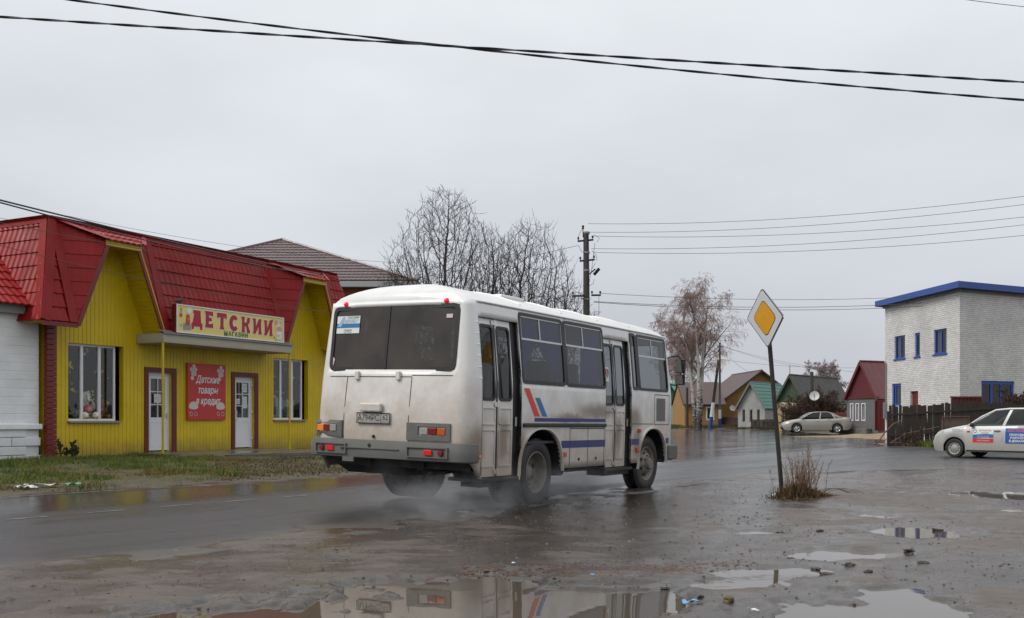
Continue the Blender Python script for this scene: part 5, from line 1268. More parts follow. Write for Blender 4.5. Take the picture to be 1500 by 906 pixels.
v2 = Vector((0, -math.cos(a), math.sin(a))); metal_tile(mb, Vector((0, 9.0, 3.82)), (-1, 0, 0), v2, Vector((0, math.sin(a), math.cos(a))), [(0, 0), (9, 0), (9, 5.2), (0, 5.2)])
o_ = Vector((0, -.28, 3.82)); mb.tube([o_+n_*.05, o_+v_*5.2+n_*.05], .055, 6)
for k in range(14): mb.obox(o_+v_*(.2+k*.36)+n_*.07+Vector((-.02, 0, 0)), (.09, 0, 0), v_*.17, n_*.03+v_*.01)
mb.build('roof', mat('deep_red_metal_tile', (.26, .010, .010), .38, spec=.35, var=.15, rvar=.1), wb)

# orange house with brown hipped roof behind the shop
oh = root('house', (*at(480, 52), .2), 0, 'orange brick house with large brown tiled hip roof behind the shop', 'house')
D = 52; X0, X1 = (152-CX)/F0*D, (612-CX)/F0*D; ze = HC+(614-411)/F0*D; zp = HC+(614-351)/F0*56.5; xm = (414-CX)/F0*56.5
ox_, oy_ = at(480, 52)
L0 = lambda x, y, z: (x-ox_, y-oy_, z-.2)
mb = MB(); mb.add([L0(X0+.6, D+.6, 0), L0(X1-.6, D+.6, 0), L0(X1-.6, D+8, 0), L0(X0+.6, D+8, 0), L0(X0+.6, D+.6, ze), L0(X1-.6, D+.6, ze), L0(X1-.6, D+8, ze), L0(X0+.6, D+8, ze)], [(0, 1, 5, 4), (1, 2, 6, 5), (2, 3, 7, 6), (3, 0, 4, 7)]); mb.build('wall', brickmat('orange_brick', (.30, .085, .03), (.26, .07, .025), (.25, .15, .10), .26, .075, .008), oh)
mb = MB(); apx = Vector(L0(xm, D+4.5, zp)); c0, c1, c2, c3 = [Vector(L0(*q)) for q in ((X0, D, ze), (X1, D, ze), (X1, D+9, ze), (X0, D+9, ze))]
for a_, b_ in ((c0, c1), (c1, c2), (c2, c3), (c3, c0)):
    u_ = (b_-a_).normalized(); n_ = u_.cross(apx-a_).normalized(); v_ = n_.cross(u_)
    metal_tile(mb, a_, u_, v_, n_, [(0, 0), ((b_-a_).length, 0), ((apx-a_).dot(u_), (apx-a_).dot(v_))], pu=.23, pv=.35, amp=.022, step=.03, nx=4)
    mb.tube([a_, apx], .09, 6)
mb.build('roof', mat('brown_metal_tile', (.085, .050, .050), .30, var=.15, rvar=.08), oh)
mb = MB(); mb.box(*sorted((c0.x, c1.x)), c0.y-.02, c0.y+.5, c0.z-.32, c0.z-.03); mb.box(c1.x-.5, c1.x+.02, c1.y+.0, c2.y, c0.z-.32, c0.z-.031); mb.build('eave_board', mat('pale_grey_eave', (.34, .34, .36), .5), oh)
# ================================================================ BRICK BUILDING, FENCES, HOUSES
def gz(x, y): return float(ground_z(np.array([x]), np.array([y]), False)[0])
M_['silicate'] = brickmat('white_silicate_brick', (.72, .71, .69), (.60, .585, .56), (.34, .325, .305), .25, .098, .011, bump=.005)
M_['bluepaint'] = mat('blue_window_paint', (.015, .065, .34), .4, var=.1)
M_['bluefascia'] = mat('blue_metal_fascia', (.012, .06, .28), .35, var=.08)
M_['hglass'] = glassmat('house_window_glass', (.35, .36, .37), .03)
M_['netting'] = mat('net_curtain', (.45, .46, .46), .9, var=.35, vscale=6, sc3=(6, 6, 1))
def prisms(mb, pts, z0, z1, mi=0): mb.prism([(x, y, z0) for x, y in pts], (0, 0, z1-z0), mi)

DB = 50.0
bC = Vector((.4373*DB, DB)); bL = Vector((-.1085, .9941)); bR = Vector((.8842, .4670))
bb = root('brick_building', (bC.x, bC.y, .2), 0, 'two storey white brick building with blue roof edge and blue windows', 'building')
def facade(name, par, o2, d2, length, z0, z1, holes, m, out, th=.25):
    """vertical wall with openings from o2 along d2; returns mapping fn(s, z, depth)"""
    fn = lambda s, z, d: (o2.x+d2.x*s+out.x*d, o2.y+d2.y*s+out.y*d, z)
    mb = MB()
    for a, b_, c, d in wall_cells(0, length, z0, z1, holes): mb.add([fn(a, c, 0), fn(b_, c, 0), fn(b_, d, 0), fn(a, d, 0)], [(0, 1, 2, 3)])
    for a, b_, c, d in holes:
        q = -.14
        for P in ((a, c, a, d), (b_, c, b_, d), (a, c, b_, c), (a, d, b_, d)): mb.add([fn(P[0], P[1], 0), fn(P[2], P[3], 0), fn(P[2], P[3], q), fn(P[0], P[1], q)], [(0, 1, 2, 3)])
    w = mb.build(name, m, par); return fn
def house_window(par, fn, a, b_, c, d, fm, mull=(.5,), t=.06, net=True, sill=None, surround=None, dk=-.10, sw=.11):
    m = MB()
    def bar(p, q, r, s_, d0=dk+.03, d1=dk-.03):
        V = [fn(p, r, d0), fn(q, r, d0), fn(q, s_, d0), fn(p, s_, d0), fn(p, r, d1), fn(q, r, d1), fn(q, s_, d1), fn(p, s_, d1)]
        m.add(V, [(0, 1, 2, 3), (0, 4, 5, 1), (1, 5, 6, 2), (2, 6, 7, 3), (3, 7, 4, 0)])
    bar(a, b_, c, c+t); bar(a, b_, d-t, d); bar(a, a+t, c+t, d-t); bar(b_-t, b_, c+t, d-t)
    for k in mull: x = a+(b_-a)*k; bar(x-t*.45, x+t*.45, c+t, d-t)
    f = m.build('window', fm, par)
    g = MB(); g.add([fn(a+t, c+t, dk), fn(b_-t, c+t, dk), fn(b_-t, d-t, dk), fn(a+t, d-t, dk)], [(0, 1, 2, 3)]); g.build('pane', M_['hglass'], f)
    g = MB()
    if net:
        n_ = 16; V = []
        for k in range(n_+1): s_ = a+(b_-a)*k/n_; q = dk-.09-.02*math.sin(k*2.1); V += [fn(s_, c, q), fn(s_, d, q)]
        g.add(V, [(2*k, 2*k+2, 2*k+3, 2*k+1) for k in range(n_) if net is True or not (.35 < (k+.5)/n_ < .6)], 0, True); g.build('net_curtain', M_['netting'], f)
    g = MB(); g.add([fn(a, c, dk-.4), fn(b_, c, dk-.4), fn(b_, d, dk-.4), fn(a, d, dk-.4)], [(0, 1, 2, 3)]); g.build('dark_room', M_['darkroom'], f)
    if sill: m = MB(); s0 = m; bar2 = [fn(a-.08, c-.06, .06), fn(b_+.08, c-.06, .06), fn(b_+.08, c, .06), fn(a-.08, c, .06), fn(a-.08, c-.06, -.12), fn(b_+.08, c-.06, -.12), fn(b_+.08, c, -.12), fn(a-.08, c, -.12)]; m.add(bar2, [(0, 1, 2, 3), (0, 4, 5, 1), (1, 5, 6, 2), (2, 6, 7, 3), (3, 7, 4, 0)]); m.build('window_sill', sill, f)
    if surround:
        m = MB(); s_ = sw
        for P in ((a-s_, a, c-s_, d+s_), (b_, b_+s_, c-s_, d+s_), (a, b_, d, d+s_), (a, b_, c-s_, c)):
            V = [fn(P[0], P[2], .03), fn(P[1], P[2], .03), fn(P[1], P[3], .03), fn(P[0], P[3], .03), fn(P[0], P[2], 0), fn(P[1], P[2], 0), fn(P[1], P[3], 0), fn(P[0], P[3], 0)]
            m.add(V, [(0, 1, 2, 3), (0, 4, 5, 1), (1, 5, 6, 2), (2, 6, 7, 3), (3, 7, 4, 0)])
        m.build('window_surround', surround, f)
    return f
zb0 = -.1   # local z = world z - .2
HL = [(5.45, 6.65, 4.27, 5.53), (3.86, 4.40, 4.27, 5.53), (1.21, 2.45, 4.27, 5.53), (5.9, 6.95, 1.7, 2.92), (4.05, 4.88, .2, 2.46)]
HR = [(1.58, 4.08, .6, 2.88)]
outL = Vector((-bL.y, bL.x)); outR = Vector((bR.y, -bR.x)); Z2 = Vector((0, 0))
fL = facade('wall', bb, Z2, bL, 7.75, zb0-.3, 7.25, HL, M_['silicate'], outL)
fR = facade('wall', bb, Z2, bR, 9.5, zb0-.3, 7.25, HR, M_['silicate'], outR)
mb = MB(); A, B_, C_ = bL*7.75, bR*9.5, bL*7.75+bR*9.5
mb.add([(A.x, A.y, zb0), (C_.x, C_.y, zb0), (C_.x, C_.y, 7.25), (A.x, A.y, 7.25), (B_.x, B_.y, zb0), (B_.x, B_.y, 7.25)], [(0, 1, 2, 3), (1, 4, 5, 2)]); mb.build('back_wall', M_['silicate'], bb)
for h in (HL[0], HL[2]): house_window(bb, fL, *h, M_['bluepaint'], net='gap', sill=M_['bluepaint'], t=.09)
house_window(bb, fL, *HL[1], M_['bluepaint'], mull=(), net=False, sill=M_['bluepaint'], t=.12)
house_window(bb, fL, *HL[3], M_['bluepaint'], net='gap', t=.12, mull=(.7,))
m = MB(); a, b_, c, d = HL[4]; m.add([fL(a, c, -.12), fL(b_, c, -.12), fL(b_, d, -.12), fL(a, d, -.12)], [(0, 1, 2, 3)]); m.build('door', M_['brownred'], bb)
house_window(bb, fR, *HR[0], M_['bluepaint'], mull=(.33, .62), net=False, t=.16)
# roof with blue fascia
mb = MB(); ov = .45
def off(s, t): return bL*s+bR*t
P = [off(-ov, -ov), off(-ov, 9.9), off(8.3, 9.9), off(8.3, -ov)]
prisms(mb, [(p.x, p.y) for p in P], 7.33, 7.64); mb.build('roof_fascia', M_['bluefascia'], bb)
mb = MB(); P = [off(-.1, -.1), off(-.1, 9.6), off(7.9, 9.6), off(7.9, -.1)]; prisms(mb, [(p.x, p.y) for p in P], 7.2, 7.33); mb.build('roof_slab', M_['concrete'], bb)
mb = MB(); mb.tube([fL(7.55, 1.0, .06), fL(7.55, 4.1, .06), fL(7.7, 4.2, .06)], .04, 6); mb.build('gas_pipe', mat('grey_pink_pipe', (.22, .16, .16), .5), bb)
mb = MB(); p = fL(7.55, 1.2, .08); mb.box(p[0]-.12, p[0]+.12, p[1]-.06, p[1]+.06, 1.0, 1.9, bev=.02); mb.build('meter_box', M_['greymetal'], bb)

# board fences
M_['oldwood'] = mat('weathered_fence_boards', (.036, .027, .021), .75, var=.45, vscale=1.3, bump=.01, bscale=14, sc3=(4, 4, .7))
def board_fence(name, P, h, label, m, cat='fence', bw=.15, gap=.012, jit=.09, rails=(.45, 1.35), par_group=None, hv=None):
    P = [Vector(p) for p in P]; o = P[0]; z0 = gz(o.x, o.y); t = root(name, (o.x, o.y, z0), 0, label, cat, par_group); rnd = random.Random(len(P)*7+int(o.x*10)); mb = MB(); rl = MB()
    for a, b_ in zip(P, P[1:]):
        d = b_-a; L_ = d.length; d.normalize(); n = Vector((d.y, -d.x)); s_ = 0
        while s_ < L_:
            w_ = bw*rnd.uniform(.8, 1.2); c = a+d*(s_+w_/2)-o; zg = gz(c.x+o.x, c.y+o.y)-z0; hh = (hv((a+d*s_)) if hv else h)+rnd.uniform(-jit, jit); tl = rnd.gauss(0, .012); dn = rnd.uniform(-.012, .012)
            u_ = Vector((d.x*(w_-gap)/2, d.y*(w_-gap)/2, 0)); mb.obox(Vector((c.x+n.x*dn, c.y+n.y*dn, zg-.08+hh/2)), u_, Vector((n.x*.011, n.y*.011, 0)), Vector((d.x*tl*hh, d.y*tl*hh, hh/2)))
            s_ += w_
        for r_ in rails:
            zz0, zz1 = gz(a.x, a.y)-z0+r_, gz(b_.x, b_.y)-z0+r_; A, B = a-o, b_-o
            rl.obox(((A.x+B.x)/2+n.x*.035, (A.y+B.y)/2+n.y*.035, (zz0+zz1)/2), ((B.x-A.x)/2, (B.y-A.y)/2, (zz1-zz0)/2), (n.x*.02, n.y*.02, 0), (0, 0, .045))
        k = 0
        while k < L_: c = a+d*k-o; ps = MB(); ps.box(c.x-.05-n.x*.09, c.x+.05-n.x*.09, c.y-.05-n.y*.09, c.y+.05-n.y*.09, -.2, h-.1); ps.build('fence_post', m, t); k += 2.4
    mb.build('boards', m, t); rl.build('rail', m, t); return t
FA = at(1303, 45.0); FB = at(1500, 46.5); FC = (FB[0]+12, FB[1]+3)
board_fence('wooden_fence', [FA, FB, FC], 1.62, 'long dark weathered board fence in front of the white brick building', M_['oldwood'], hv=lambda p: 1.86-.028*max(0, min(8, (p.x-FA[0])))*2.0, jit=.05)
# red sheet gate segment above the fence, scrap frames on the bank
rs_ = root('metal_gate', (*at(1393, 47.5), .3), 0, 'dark red sheet metal gate behind the weathered board fence', 'gate')
x0 = 0; x1 = (1441-1393)/F0*47.5; mb = MB(); mb.rib((0, 0, 0), (1, .1, 0), (0, 0, 1), (0, -1, 0), 0, x1, 0, 1.88, .2, .03, .02); mb.build('sheet', M_['brownred'], rs_); mb = MB(); mb.box(-.03, x1+.03, -.04, .06, 1.86, 1.93); mb.build('gate_frame', M_['brownred'], rs_)
rs_ = root('scrap_frame', (*at(1372, 44.2), gz(*at(1372, 44.2))), 0, 'rusty metal frame with hoops leaning against the weathered board fence', 'scrap')
mb = MB()
for pts in ([(-2.0, 0, .05), (-1.3, .1, .45), (.2, .2, .75)], [(-2.0, 0, .05), (-.6, .1, .1)], [(-1.6, 0, .25), (-1.5, 0, -.02)], [(.25, 0, 0), (.25, 0, 1.2), (1.4, 0, 1.2), (1.4, 0, 0)], [(-2.6, 0, 0), (-2.2, .1, .5), (-1.8, .1, .9), (-1.5, .1, 1.0)]): mb.tube(pts, .028, 6)
mb.build('tubing', mat('rust', (.11, .06, .04), .8, var=.3), rs_)
mb = MB(); mb.box(.27, 1.38, .02, .04, .35, 1.15); mb.build('mesh_panel', mat('rusty_sheet', (.10, .065, .05), .8, var=.4), rs_)

# ---- generic gabled house. corner at o, u along gable front (towards right), v away
def gable_house(name, corner, ang, gw, depth, ze, zp, z0, wallm, roofm, gablem, label, wins=(), side_wins=(), ov=.35, trim=None, surround=None, rooftile=False, ridge_off=.5):
    """gable wall (width gw) from the origin along +x; house goes back along +y; side wall is at x = gw"""
    t = root(name, (corner[0], corner[1], z0), ang, label, 'house')
    fn = facade('wall', t, Vector((0, 0)), Vector((1, 0)), gw, -.4, ze, list(wins), wallm, Vector((0, -1)))
    fs = facade('wall', t, Vector((gw, 0)), Vector((0, 1)), depth, -.4, ze, list(side_wins), wallm, Vector((1, 0)))
    mb = MB(); mb.add([(0, 0, -.4), (0, depth, -.4), (0, depth, ze), (0, 0, ze), (gw, depth, -.4), (gw, depth, ze)], [(0, 1, 2, 3), (1, 4, 5, 2)]); mb.build('back_wall', wallm, t)
    xm = gw*ridge_off; mb = MB(); 
    if gablem[1] == 'boards':
        k = math.ceil(gw/.16)
        for i in range(k):
            a, b_ = i*gw/k, (i+1)*gw/k-.008; za = ze+(zp-ze)*(1-abs(a-xm)/(xm if a < xm else gw-xm)); zb_ = ze+(zp-ze)*(1-abs(b_-xm)/(xm if b_ < xm else gw-xm))
            mb.add([(a, -.03, ze-.02), (b_, -.03, ze-.02), (b_, -.03, zb_), (a, -.03, za)], [(0, 1, 2, 3)])
        mb.add([(0, 0, ze), (gw, 0, ze), (xm, 0, zp)], [(0, 1, 2)])
        mb.box(-.1, gw+.1, -.08, .0, ze-.14, ze-.02)
    else: mb.add([(0, 0, ze), (gw, 0, ze), (xm, 0, zp)], [(0, 1, 2)])
    mb.build('gable', gablem[0], t); mb = MB(); mb.add([(0, depth, ze), (gw, depth, ze), (xm, depth, zp)], [(2, 1, 0)]); mb.build('gable', gablem[0], t)
    mb = MB(); zr = zp+.06
    for s_ in (0, 1):
        E_ = Vector((0 if s_ == 0 else gw, 0, ze)); Pk = Vector((xm, 0, zr)); d = (E_-Pk); d = d*(1+ov/d.length); E2 = Pk+d
        v_ = (Pk-E2); L_ = v_.length; v_.normalize(); u_ = Vector((0, -1, 0)) if s_ == 0 else Vector((0, 1, 0)); n_ = u_.cross(v_)
        o_ = E2+Vector((0, depth+ov, 0)) if s_ == 0 else E2+Vector((0, -ov, 0))
        if rooftile: metal_tile(mb, o_, u_, v_, n_, [(0, 0), (depth+2*ov, 0), (depth+2*ov, L_), (0, L_)], pu=rooftile[0], pv=rooftile[1], amp=rooftile[2], step=rooftile[3], nx=4)
        else: mb.rib(o_, u_, v_, n_, 0, depth+2*ov, 0, L_, .6, .05, -.03)
        mb.obox(o_+u_*(depth/2+ov)+v_*L_/2-n_*.04, u_*(depth/2+ov), v_*L_/2, n_*.02)
    mb.tube([(xm, -ov, zr+.03), (xm, depth+ov, zr+.03)], .06, 6)
    mb.build('roof', roofm, t)
    if trim:
        mb = MB()
        for s_ in (0, 1):
            E_ = Vector((0 if s_ == 0 else gw, 0, ze)); Pk = Vector((xm, 0, zr)); d = (E_-Pk); d = d*(1+ov/d.length); E2 = Pk+d
            v_ = (Pk-E2)/2; c = (Pk+E2)/2+Vector((0, -ov-.02, -.06)); n_ = Vector((0, 1, 0)).cross(v_.normalized()); mb.obox(c, v_, (0, .02, 0), n_*.08)
        mb.build('barge_board', trim, t)
    return t, fn, fs
brown = mat('brown_roof_sheet', (.075, .042, .038), .45, var=.15)
teal = mat('teal_roof_tile', (.020, .145, .11), .4, var=.15)
slate = mat('old_slate_sheet', (.065, .065, .058), .7, var=.3, vscale=2)
darkred = mat('dark_red_roof_sheet', (.12, .022, .024), .4, var=.2, vscale=1)
ochre = mat('ochre_painted_wall', (.33, .17, .045), .7, var=.12, vscale=2, bump=.01, bscale=6)
ochreb = brickmat('ochre_brick', (.34, .165, .04), (.28, .135, .035), (.2, .13, .06), .25, .09, .01)
paleb = brickmat('pale_brick', (.44, .44, .43), (.36, .36, .36), (.22, .22, .22), .25, .09, .012)
greyw = mat('grey_render', (.13, .13, .135), .8, var=.15, vscale=2)
cream = mat('pale_yellow_carved_boards', (.40, .30, .14), .7, var=.15)
bwht = M_['white']
def corner_at(px, D): return at(px, D)
# red roofed grey cottage
c = at(1240.5, 71.5); gw = 2.32
c2 = at(1286, 69.0); dx, dy = c2[0]-c[0], c2[1]-c[1]; gw = math.hypot(dx, dy); an = math.atan2(dy, dx); z0 = .45
k = gw/46.0
gh, fn, fs = gable_house('cottage', c, an, gw, 7.5, 2.32-.05, 4.62, z0, greyw, darkred, (mat('dark_red_gable_boards', (.11, .016, .018), .6, var=.2), 'boards'), 'small grey cottage with dark red gable and roof beside the white brick building', wins=[(.38, .57, .65, 1.75), (.88, 1.09, .65, 1.75), (1.42, 1.66, .65, 1.75)], trim=darkred, ov=.22)
for w_ in [(.38, .57, .65, 1.75), (.88, 1.09, .65, 1.75), (1.42, 1.66, .65, 1.75)]: house_window(gh, fn, *w_, M_['upvc'], mull=(), surround=M_['white'], t=.035, net='gap', sw=.055)
mb = MB(); mb.box(.5, 2.3, -.55, -.02, -.35, .08, bev=.03); mb.box(-.3, 1.1, -.5, -.02, -.35, .0, bev=.03); mb.build('stone_step', M_['concrete'], gh)
g = root('yard_gate', (*at(1283, 68.6), .4), an, 'dark red yard gate between the grey cottage and the white brick building', 'gate')
mb = MB(); mb.rib((0, 0, 0), (1, 0, 0), (0, 0, 1), (0, -1, 0), 0, .72, 0, 2.0, .12, .015, .01); mb.box(0, .72, 0, .05, 0, 2.0); mb.build('gate_leaf', M_['brownred'], g); mb = MB(); mb.box(-.06, 0, -.04, .06, 0, 2.05); mb.box(.72, .78, -.04, .06, 0, 2.05); mb.build('gate_post', M_['brownred'], g)
# slate roofed house with green gable
c = at(1139, 90.5); c2 = at(1171, 88); gw = math.hypot(c2[0]-c[0], c2[1]-c[1]); an = math.atan2(c2[1]-c[1], c2[0]-c[0]); z0 = .38
# turn the side wall towards the viewer
t, fn, fs = gable_house('old_house', at(1139, 88), R(-38), 2.4, 10.5, 2.45, 4.5, z0, cream, slate, (mat('faded_green_gable', (.055, .085, .05), .7, var=.2), 'boards'), 'old house with grey slate roof, green gable and pale yellow carved wall', wins=[(.35, .6, .5, 1.75), (1.05, 1.3, .5, 1.75), (1.75, 2.0, .5, 1.75)], side_wins=[(1.5, 2.1, .8, 1.9), (4, 4.6, .8, 1.9)], trim=mat('grey_green_board', (.06, .07, .055), .7))
for w_ in [(.35, .6, .5, 1.75), (1.05, 1.3, .5, 1.75), (1.75, 2.0, .5, 1.75)]: house_window(t, fn, *w_, M_['upvc'], mull=(), surround=cream, t=.05)
mb = MB()
for x in (.475, 1.175, 1.875): mb.tube([(x+.22*math.cos(a), -.04, 1.95+.22*math.sin(a)) for a in [k*math.pi/8 for k in range(9)]], .04, 5)
mb.build('carved_arch', bwht, t)
# white brick house with teal roof
t, fn, fs = gable_house('white_house', at(1081, 100), R(-36), 2.75, 7.2, 2.12, 4.35, .34, paleb, teal, (paleb, 'plain'), 'small white brick house with steep teal tiled roof', wins=[(.45, .75, .55, 1.75), (1.2, 1.5, .55, 1.75), (1.95, 2.25, .55, 1.75)], trim=mat('grey_green_board2', (.16, .17, .14), .7), rooftile=(.3, .4, .02, .03))
for w_ in [(.45, .75, .55, 1.75), (1.2, 1.5, .55, 1.75), (1.95, 2.25, .55, 1.75)]: house_window(t, fn, *w_, mat('wooden_frame', (.25, .2, .13), .6), mull=(), t=.06, net=True)
# ochre house: wide gable, with a lower wing to its left
t, fn, fs = gable_house('ochre_house', at(1049, 112), R(3), 9.9, 11.5, 2.42, 6.15, .3, ochreb, brown, (ochreb, 'plain'), 'large ochre brick house with wide brown roof gable', trim=mat('dark_brown_board', (.035, .02, .018), .6), ov=.5)
dsh = M_
def wing():
    x0, y0 = at(1003, 107.5); x1, y1 = at(1051.5, 107.5); D1 = 111.6
    t = root('ochre_wing', (x0, y0, .3), 0, 'low ochre house wing with brown roof behind the birch trunk', 'house'); W = x1-x0
    wins = [(.95, 1.75, .85, 2.05), (2.35, 3.0, .85, 2.05)]
    fn = facade('wall', t, Vector((0, 0)), Vector((1, 0)), W, -.4, 2.5, wins, ochre, Vector((0, -1)))
    for w_ in wins: house_window(t, fn, *w_, M_['upvc'], mull=(), surround=bwht, t=.05)
    z_r = 1.18+54/1500*D1-.3
    mb = MB(); mb.add([(0, 0, -.4), (0, 8, -.4), (0, 8, 2.5), (0, 4, z_r-.1), (0, 0, 2.5)], [(4, 3, 2, 1, 0)]); mb.build('gable', ochre, t)
    mb = MB(); v_ = Vector((0, 4.3, z_r-2.42)); L_ = v_.length; v_.normalize(); mb.rib((-.15, -.35, 2.42), (1, 0, 0), v_, v_.cross(Vector((1, 0, 0)))*-1, 0, W+.95, 0, L_, .35, .04, -.02)
    mb.obox(Vector((-.15+(W+.95)/2, -.35, 2.38))+v_*L_/2, ((W+.95)/2, 0, 0), v_*L_/2, (0, 0, .02))
    mb.add([(-.15, 4, z_r), (W+.8, 4, z_r), (W+.8, 8.4, 2.4), (-.15, 8.4, 2.4)], [(0, 1, 2, 3)]); mb.build('roof', brown, t)
    mb = MB()
    for q in (1, ): mb.obox((-.17, 1.85, (2.42+z_r)/2-.06), (.02, 0, 0), (0, 2.15, (z_r-2.42)/2), (0, -.05, .1))
    mb.build('barge_board', mat('dark_brown_board', (.035, .02, .018), .6), t)
wing()
t, fn, fs = gable_house('turquoise_house', at(962, 118), R(-4), 2.9, 7, 2.7, 4.9, .3, mat('turquoise_wall', (.22, .42, .40), .7), teal, (teal, 'plain'), 'turquoise house with teal roof glimpsed beyond the bus mirror', trim=None, rooftile=(.35, .4, .02, .03))
# long low building with teal roof behind the wing
x0, y0 = at(990, 128); lb = root('long_building', (x0, y0, .3), 0, 'long low building with flat teal roof ridge behind the ochre house', 'building'); W = (1068-990)/F0*128
mb = MB(); mb.box(0, W, .5, 6, -.3, 4.2); mb.build('wall', mat('pale_rendered_wall', (.35, .35, .34), .8), lb); mb = MB(); mb.prism([(-.3, 0, 4.2), (-.3, 3.2, 5.55), (-.3, 6.4, 4.2)], (W+.6, 0, 0)); mb.build('roof', teal, lb)

def simple_fence(P, h, m, label, **k): return board_fence('fence', P, h, label, m, **k)
wbr = mat('brown_sheet_fence', (.085, .045, .04), .6, var=.15)
simple_fence([at(1056, 108.5), at(1082, 107)], 1.05, wbr, 'low brown fence before the large ochre brick house', bw=.3, gap=.0, jit=0, rails=(.2, .8))
simple_fence([at(1100, 97), at(1118, 93.0), at(1150, 87)], 1.0, M_['oldwood'], 'low grey picket fence before the small white brick house', bw=.09, gap=.05, jit=.05, rails=(.25, .75))
simple_fence([at(1218, 79), at(1241, 75)], 1.55, M_['brownred'], 'dark red board fence between the old house and the grey cottage', jit=.03)

# satellite dishes, posts and poles
M_['pole'] = mat('weathered_pole_wood', (.055, .047, .04), .8, var=.35, vscale=2, bump=.01, bscale=12, sc3=(3, 3, .6))
M_['conc_pole'] = mat('concrete_pole', (.17, .165, .15), .8, var=.25, vscale=3)
M_['dish'] = mat('white_dish', (.5, .51, .5), .5)
def dish(p, r, label, aim=(-.35, -1, .25)):
    t = root('satellite_dish', p, 0, label, 'satellite dish'); a = Vector(aim).normalized(); mb = MB()
    mb.lathe([(r*k/6, .16*r*((k/6)**2-1)*1.6) for k in range(7)], (0, 0, 0), a, 24); mb.build('reflector', M_['dish'], t)
    mb = MB(); mb.tube([a*-.05+Vector((0, 0, -r)), a*r*.9], .02, 5); mb.ball(a*r*.95, .06, 0, 1); mb.tube([(0, 0, 0), -a*.3], .03, 5); mb.build('arm', M_['greymetal'], t)
p = at(1191, 85); pz = gz(*p)
t = root('wooden_post', (p[0], p[1], pz), 0, 'dark upright post that carries the satellite dish by the brown bush', 'post'); mb = MB(); mb.tube([(-.1, 0, 0), (-.1, 0, HC+69/1500*85-pz)], [.16, .14], 8); mb.build('shaft', M_['pole'], t)
dish((at(1193, 83.0)[0], 83.0, HC+34/1500*83.0), .39, 'white satellite dish on the dark post by the brown bush')
dish((at(1073, 111.3)[0], 111.3, HC+16/1500*111.3), .32, 'white satellite dish on the wall of the large ochre brick house', (.2, -1, .3))
def utility(name, px, D, ytop, label, lean=0, r=.13, cat='pole', m=None, painted=False):
    x, y = at(px, D); z0 = gz(x, y); h = HC-(ytop-CY)/F0*D-z0; t = root(name, (x, y, z0), 0, label, cat); mb = MB()
    mb.tube([(0, 0, -.1), (lean*.5, 0, h/2), (lean, 0, h)], [r, r*.85, r*.7], 10); mb.build('shaft', m or M_['conc_pole'], t); return t, h, z0
t, h, z0 = utility('utility_pole', 1054.5, 103, 502, 'grey concrete utility pole with white and blue painted foot', m=mat('pale_concrete_pole', (.15, .14, .13), .8, var=.2))
for a, b_, mm in ((0, .95, M_['bluepaint']), (.95, 1.85, M_['white'])): mb = MB(); mb.tube([(0, 0, a-.05), (0, 0, b_)], .145, 10); mb.build('painted_band', mm, t)
mb = MB(); mb.box(-.25, .25, -.05, .05, h-.5, h-.42); mb.ball((-.2, 0, h-.35), .07, 0, 1); mb.ball((.2, 0, h-.35), .07, 0, 1); mb.box(-.2, .0, -.12, .0, h-1.0, h-.7, bev=.02); mb.build('crossarm', M_['pole'], t)
x, y = at(1040, 102.6); z0 = gz(x, y); t = root('pole_strut', (x, y, z0), 0, 'leaning dark wooden strut propping the grey utility pole', 'pole'); mb = MB(); hx = (1053.5-1040)/F0*102.6; hz = HC+(614-528)/F0*102.6-z0
mb.tube([(0, 0, 0), (hx, .3, hz)], [.17, .13], 8); mb.build('shaft', M_['pole'], t)
for a, b_, mm in ((-.02, .17, M_['bluepaint']), (.17, .38, M_['white'])): mb = MB(); mb.tube([(hx*a, .3*a, hz*a), (hx*b_, .3*b_, hz*b_)], .185, 8); mb.build('painted_band', mm, t)
utility('short_post', 1006.5, 104, 568, 'short dark post standing before the low ochre house wing', r=.16, m=M_['pole'], cat='post')
utility('antenna_mast', 1157, 93, 535, 'thin red and white mast rising behind the slate roofed old house', r=.05, m=mat('pinkish_mast', (.3, .2, .18), .6), cat='mast')

# ================================================================ BIG POLE AND WIRES
px_, D_ = 858.5, 46.0; x, y = at(px_, D_); z0 = gz(x, y); up = root('utility_pole', (x, y, z0), 0, 'tall dark utility pole with insulators and crossarms behind the bus', 'pole')
Z = lambda py: HC-(py-CY)/F0*D_-z0
X_ = lambda p: (p-px_)/F0*D_
mb = MB(); mb.tube([(.05, 0, 0), (0, 0, Z(340))], [.20, .125], 10); mb.build('shaft', M_['pole'], up)
mb = MB(); mb.tube([(X_(854), 0, Z(348)), (X_(854), 0, Z(334))], .02, 5); mb.lathe([(.03, 0), (.06, .03), (.04, .08), (.06, .1), (.05, .16), (0, .18)], (X_(854), 0, Z(336)), (0, 0, 1), 10); mb.build('top_insulator', M_['blackmetal'], up)
for k_, (pa, pb, py, pz_) in enumerate(((846, 869, 354, 352), (849, 871, 383, 381), (866, 880, 433, 433), (838, 858, 434, 434))):
    mb = MB(); mb.tube([(X_(pa), -.05, Z(py)), (X_(pb), -.08, Z(pz_))], .045, 6)
    for q in ((pa+1, py), (pb-1, pz_)): mb.tube([(X_(q[0]), -.06, Z(q[1])), (X_(q[0]), -.06, Z(q[1]-3))], .012, 4); mb.lathe([(.025, 0), (.05, .02), (.035, .06), (.05, .08), (0, .13)], (X_(q[0]), -.06, Z(q[1]-2.5)), (0, 0, 1), 8)
    mb.build('crossarm', M_['blackmetal'], up)
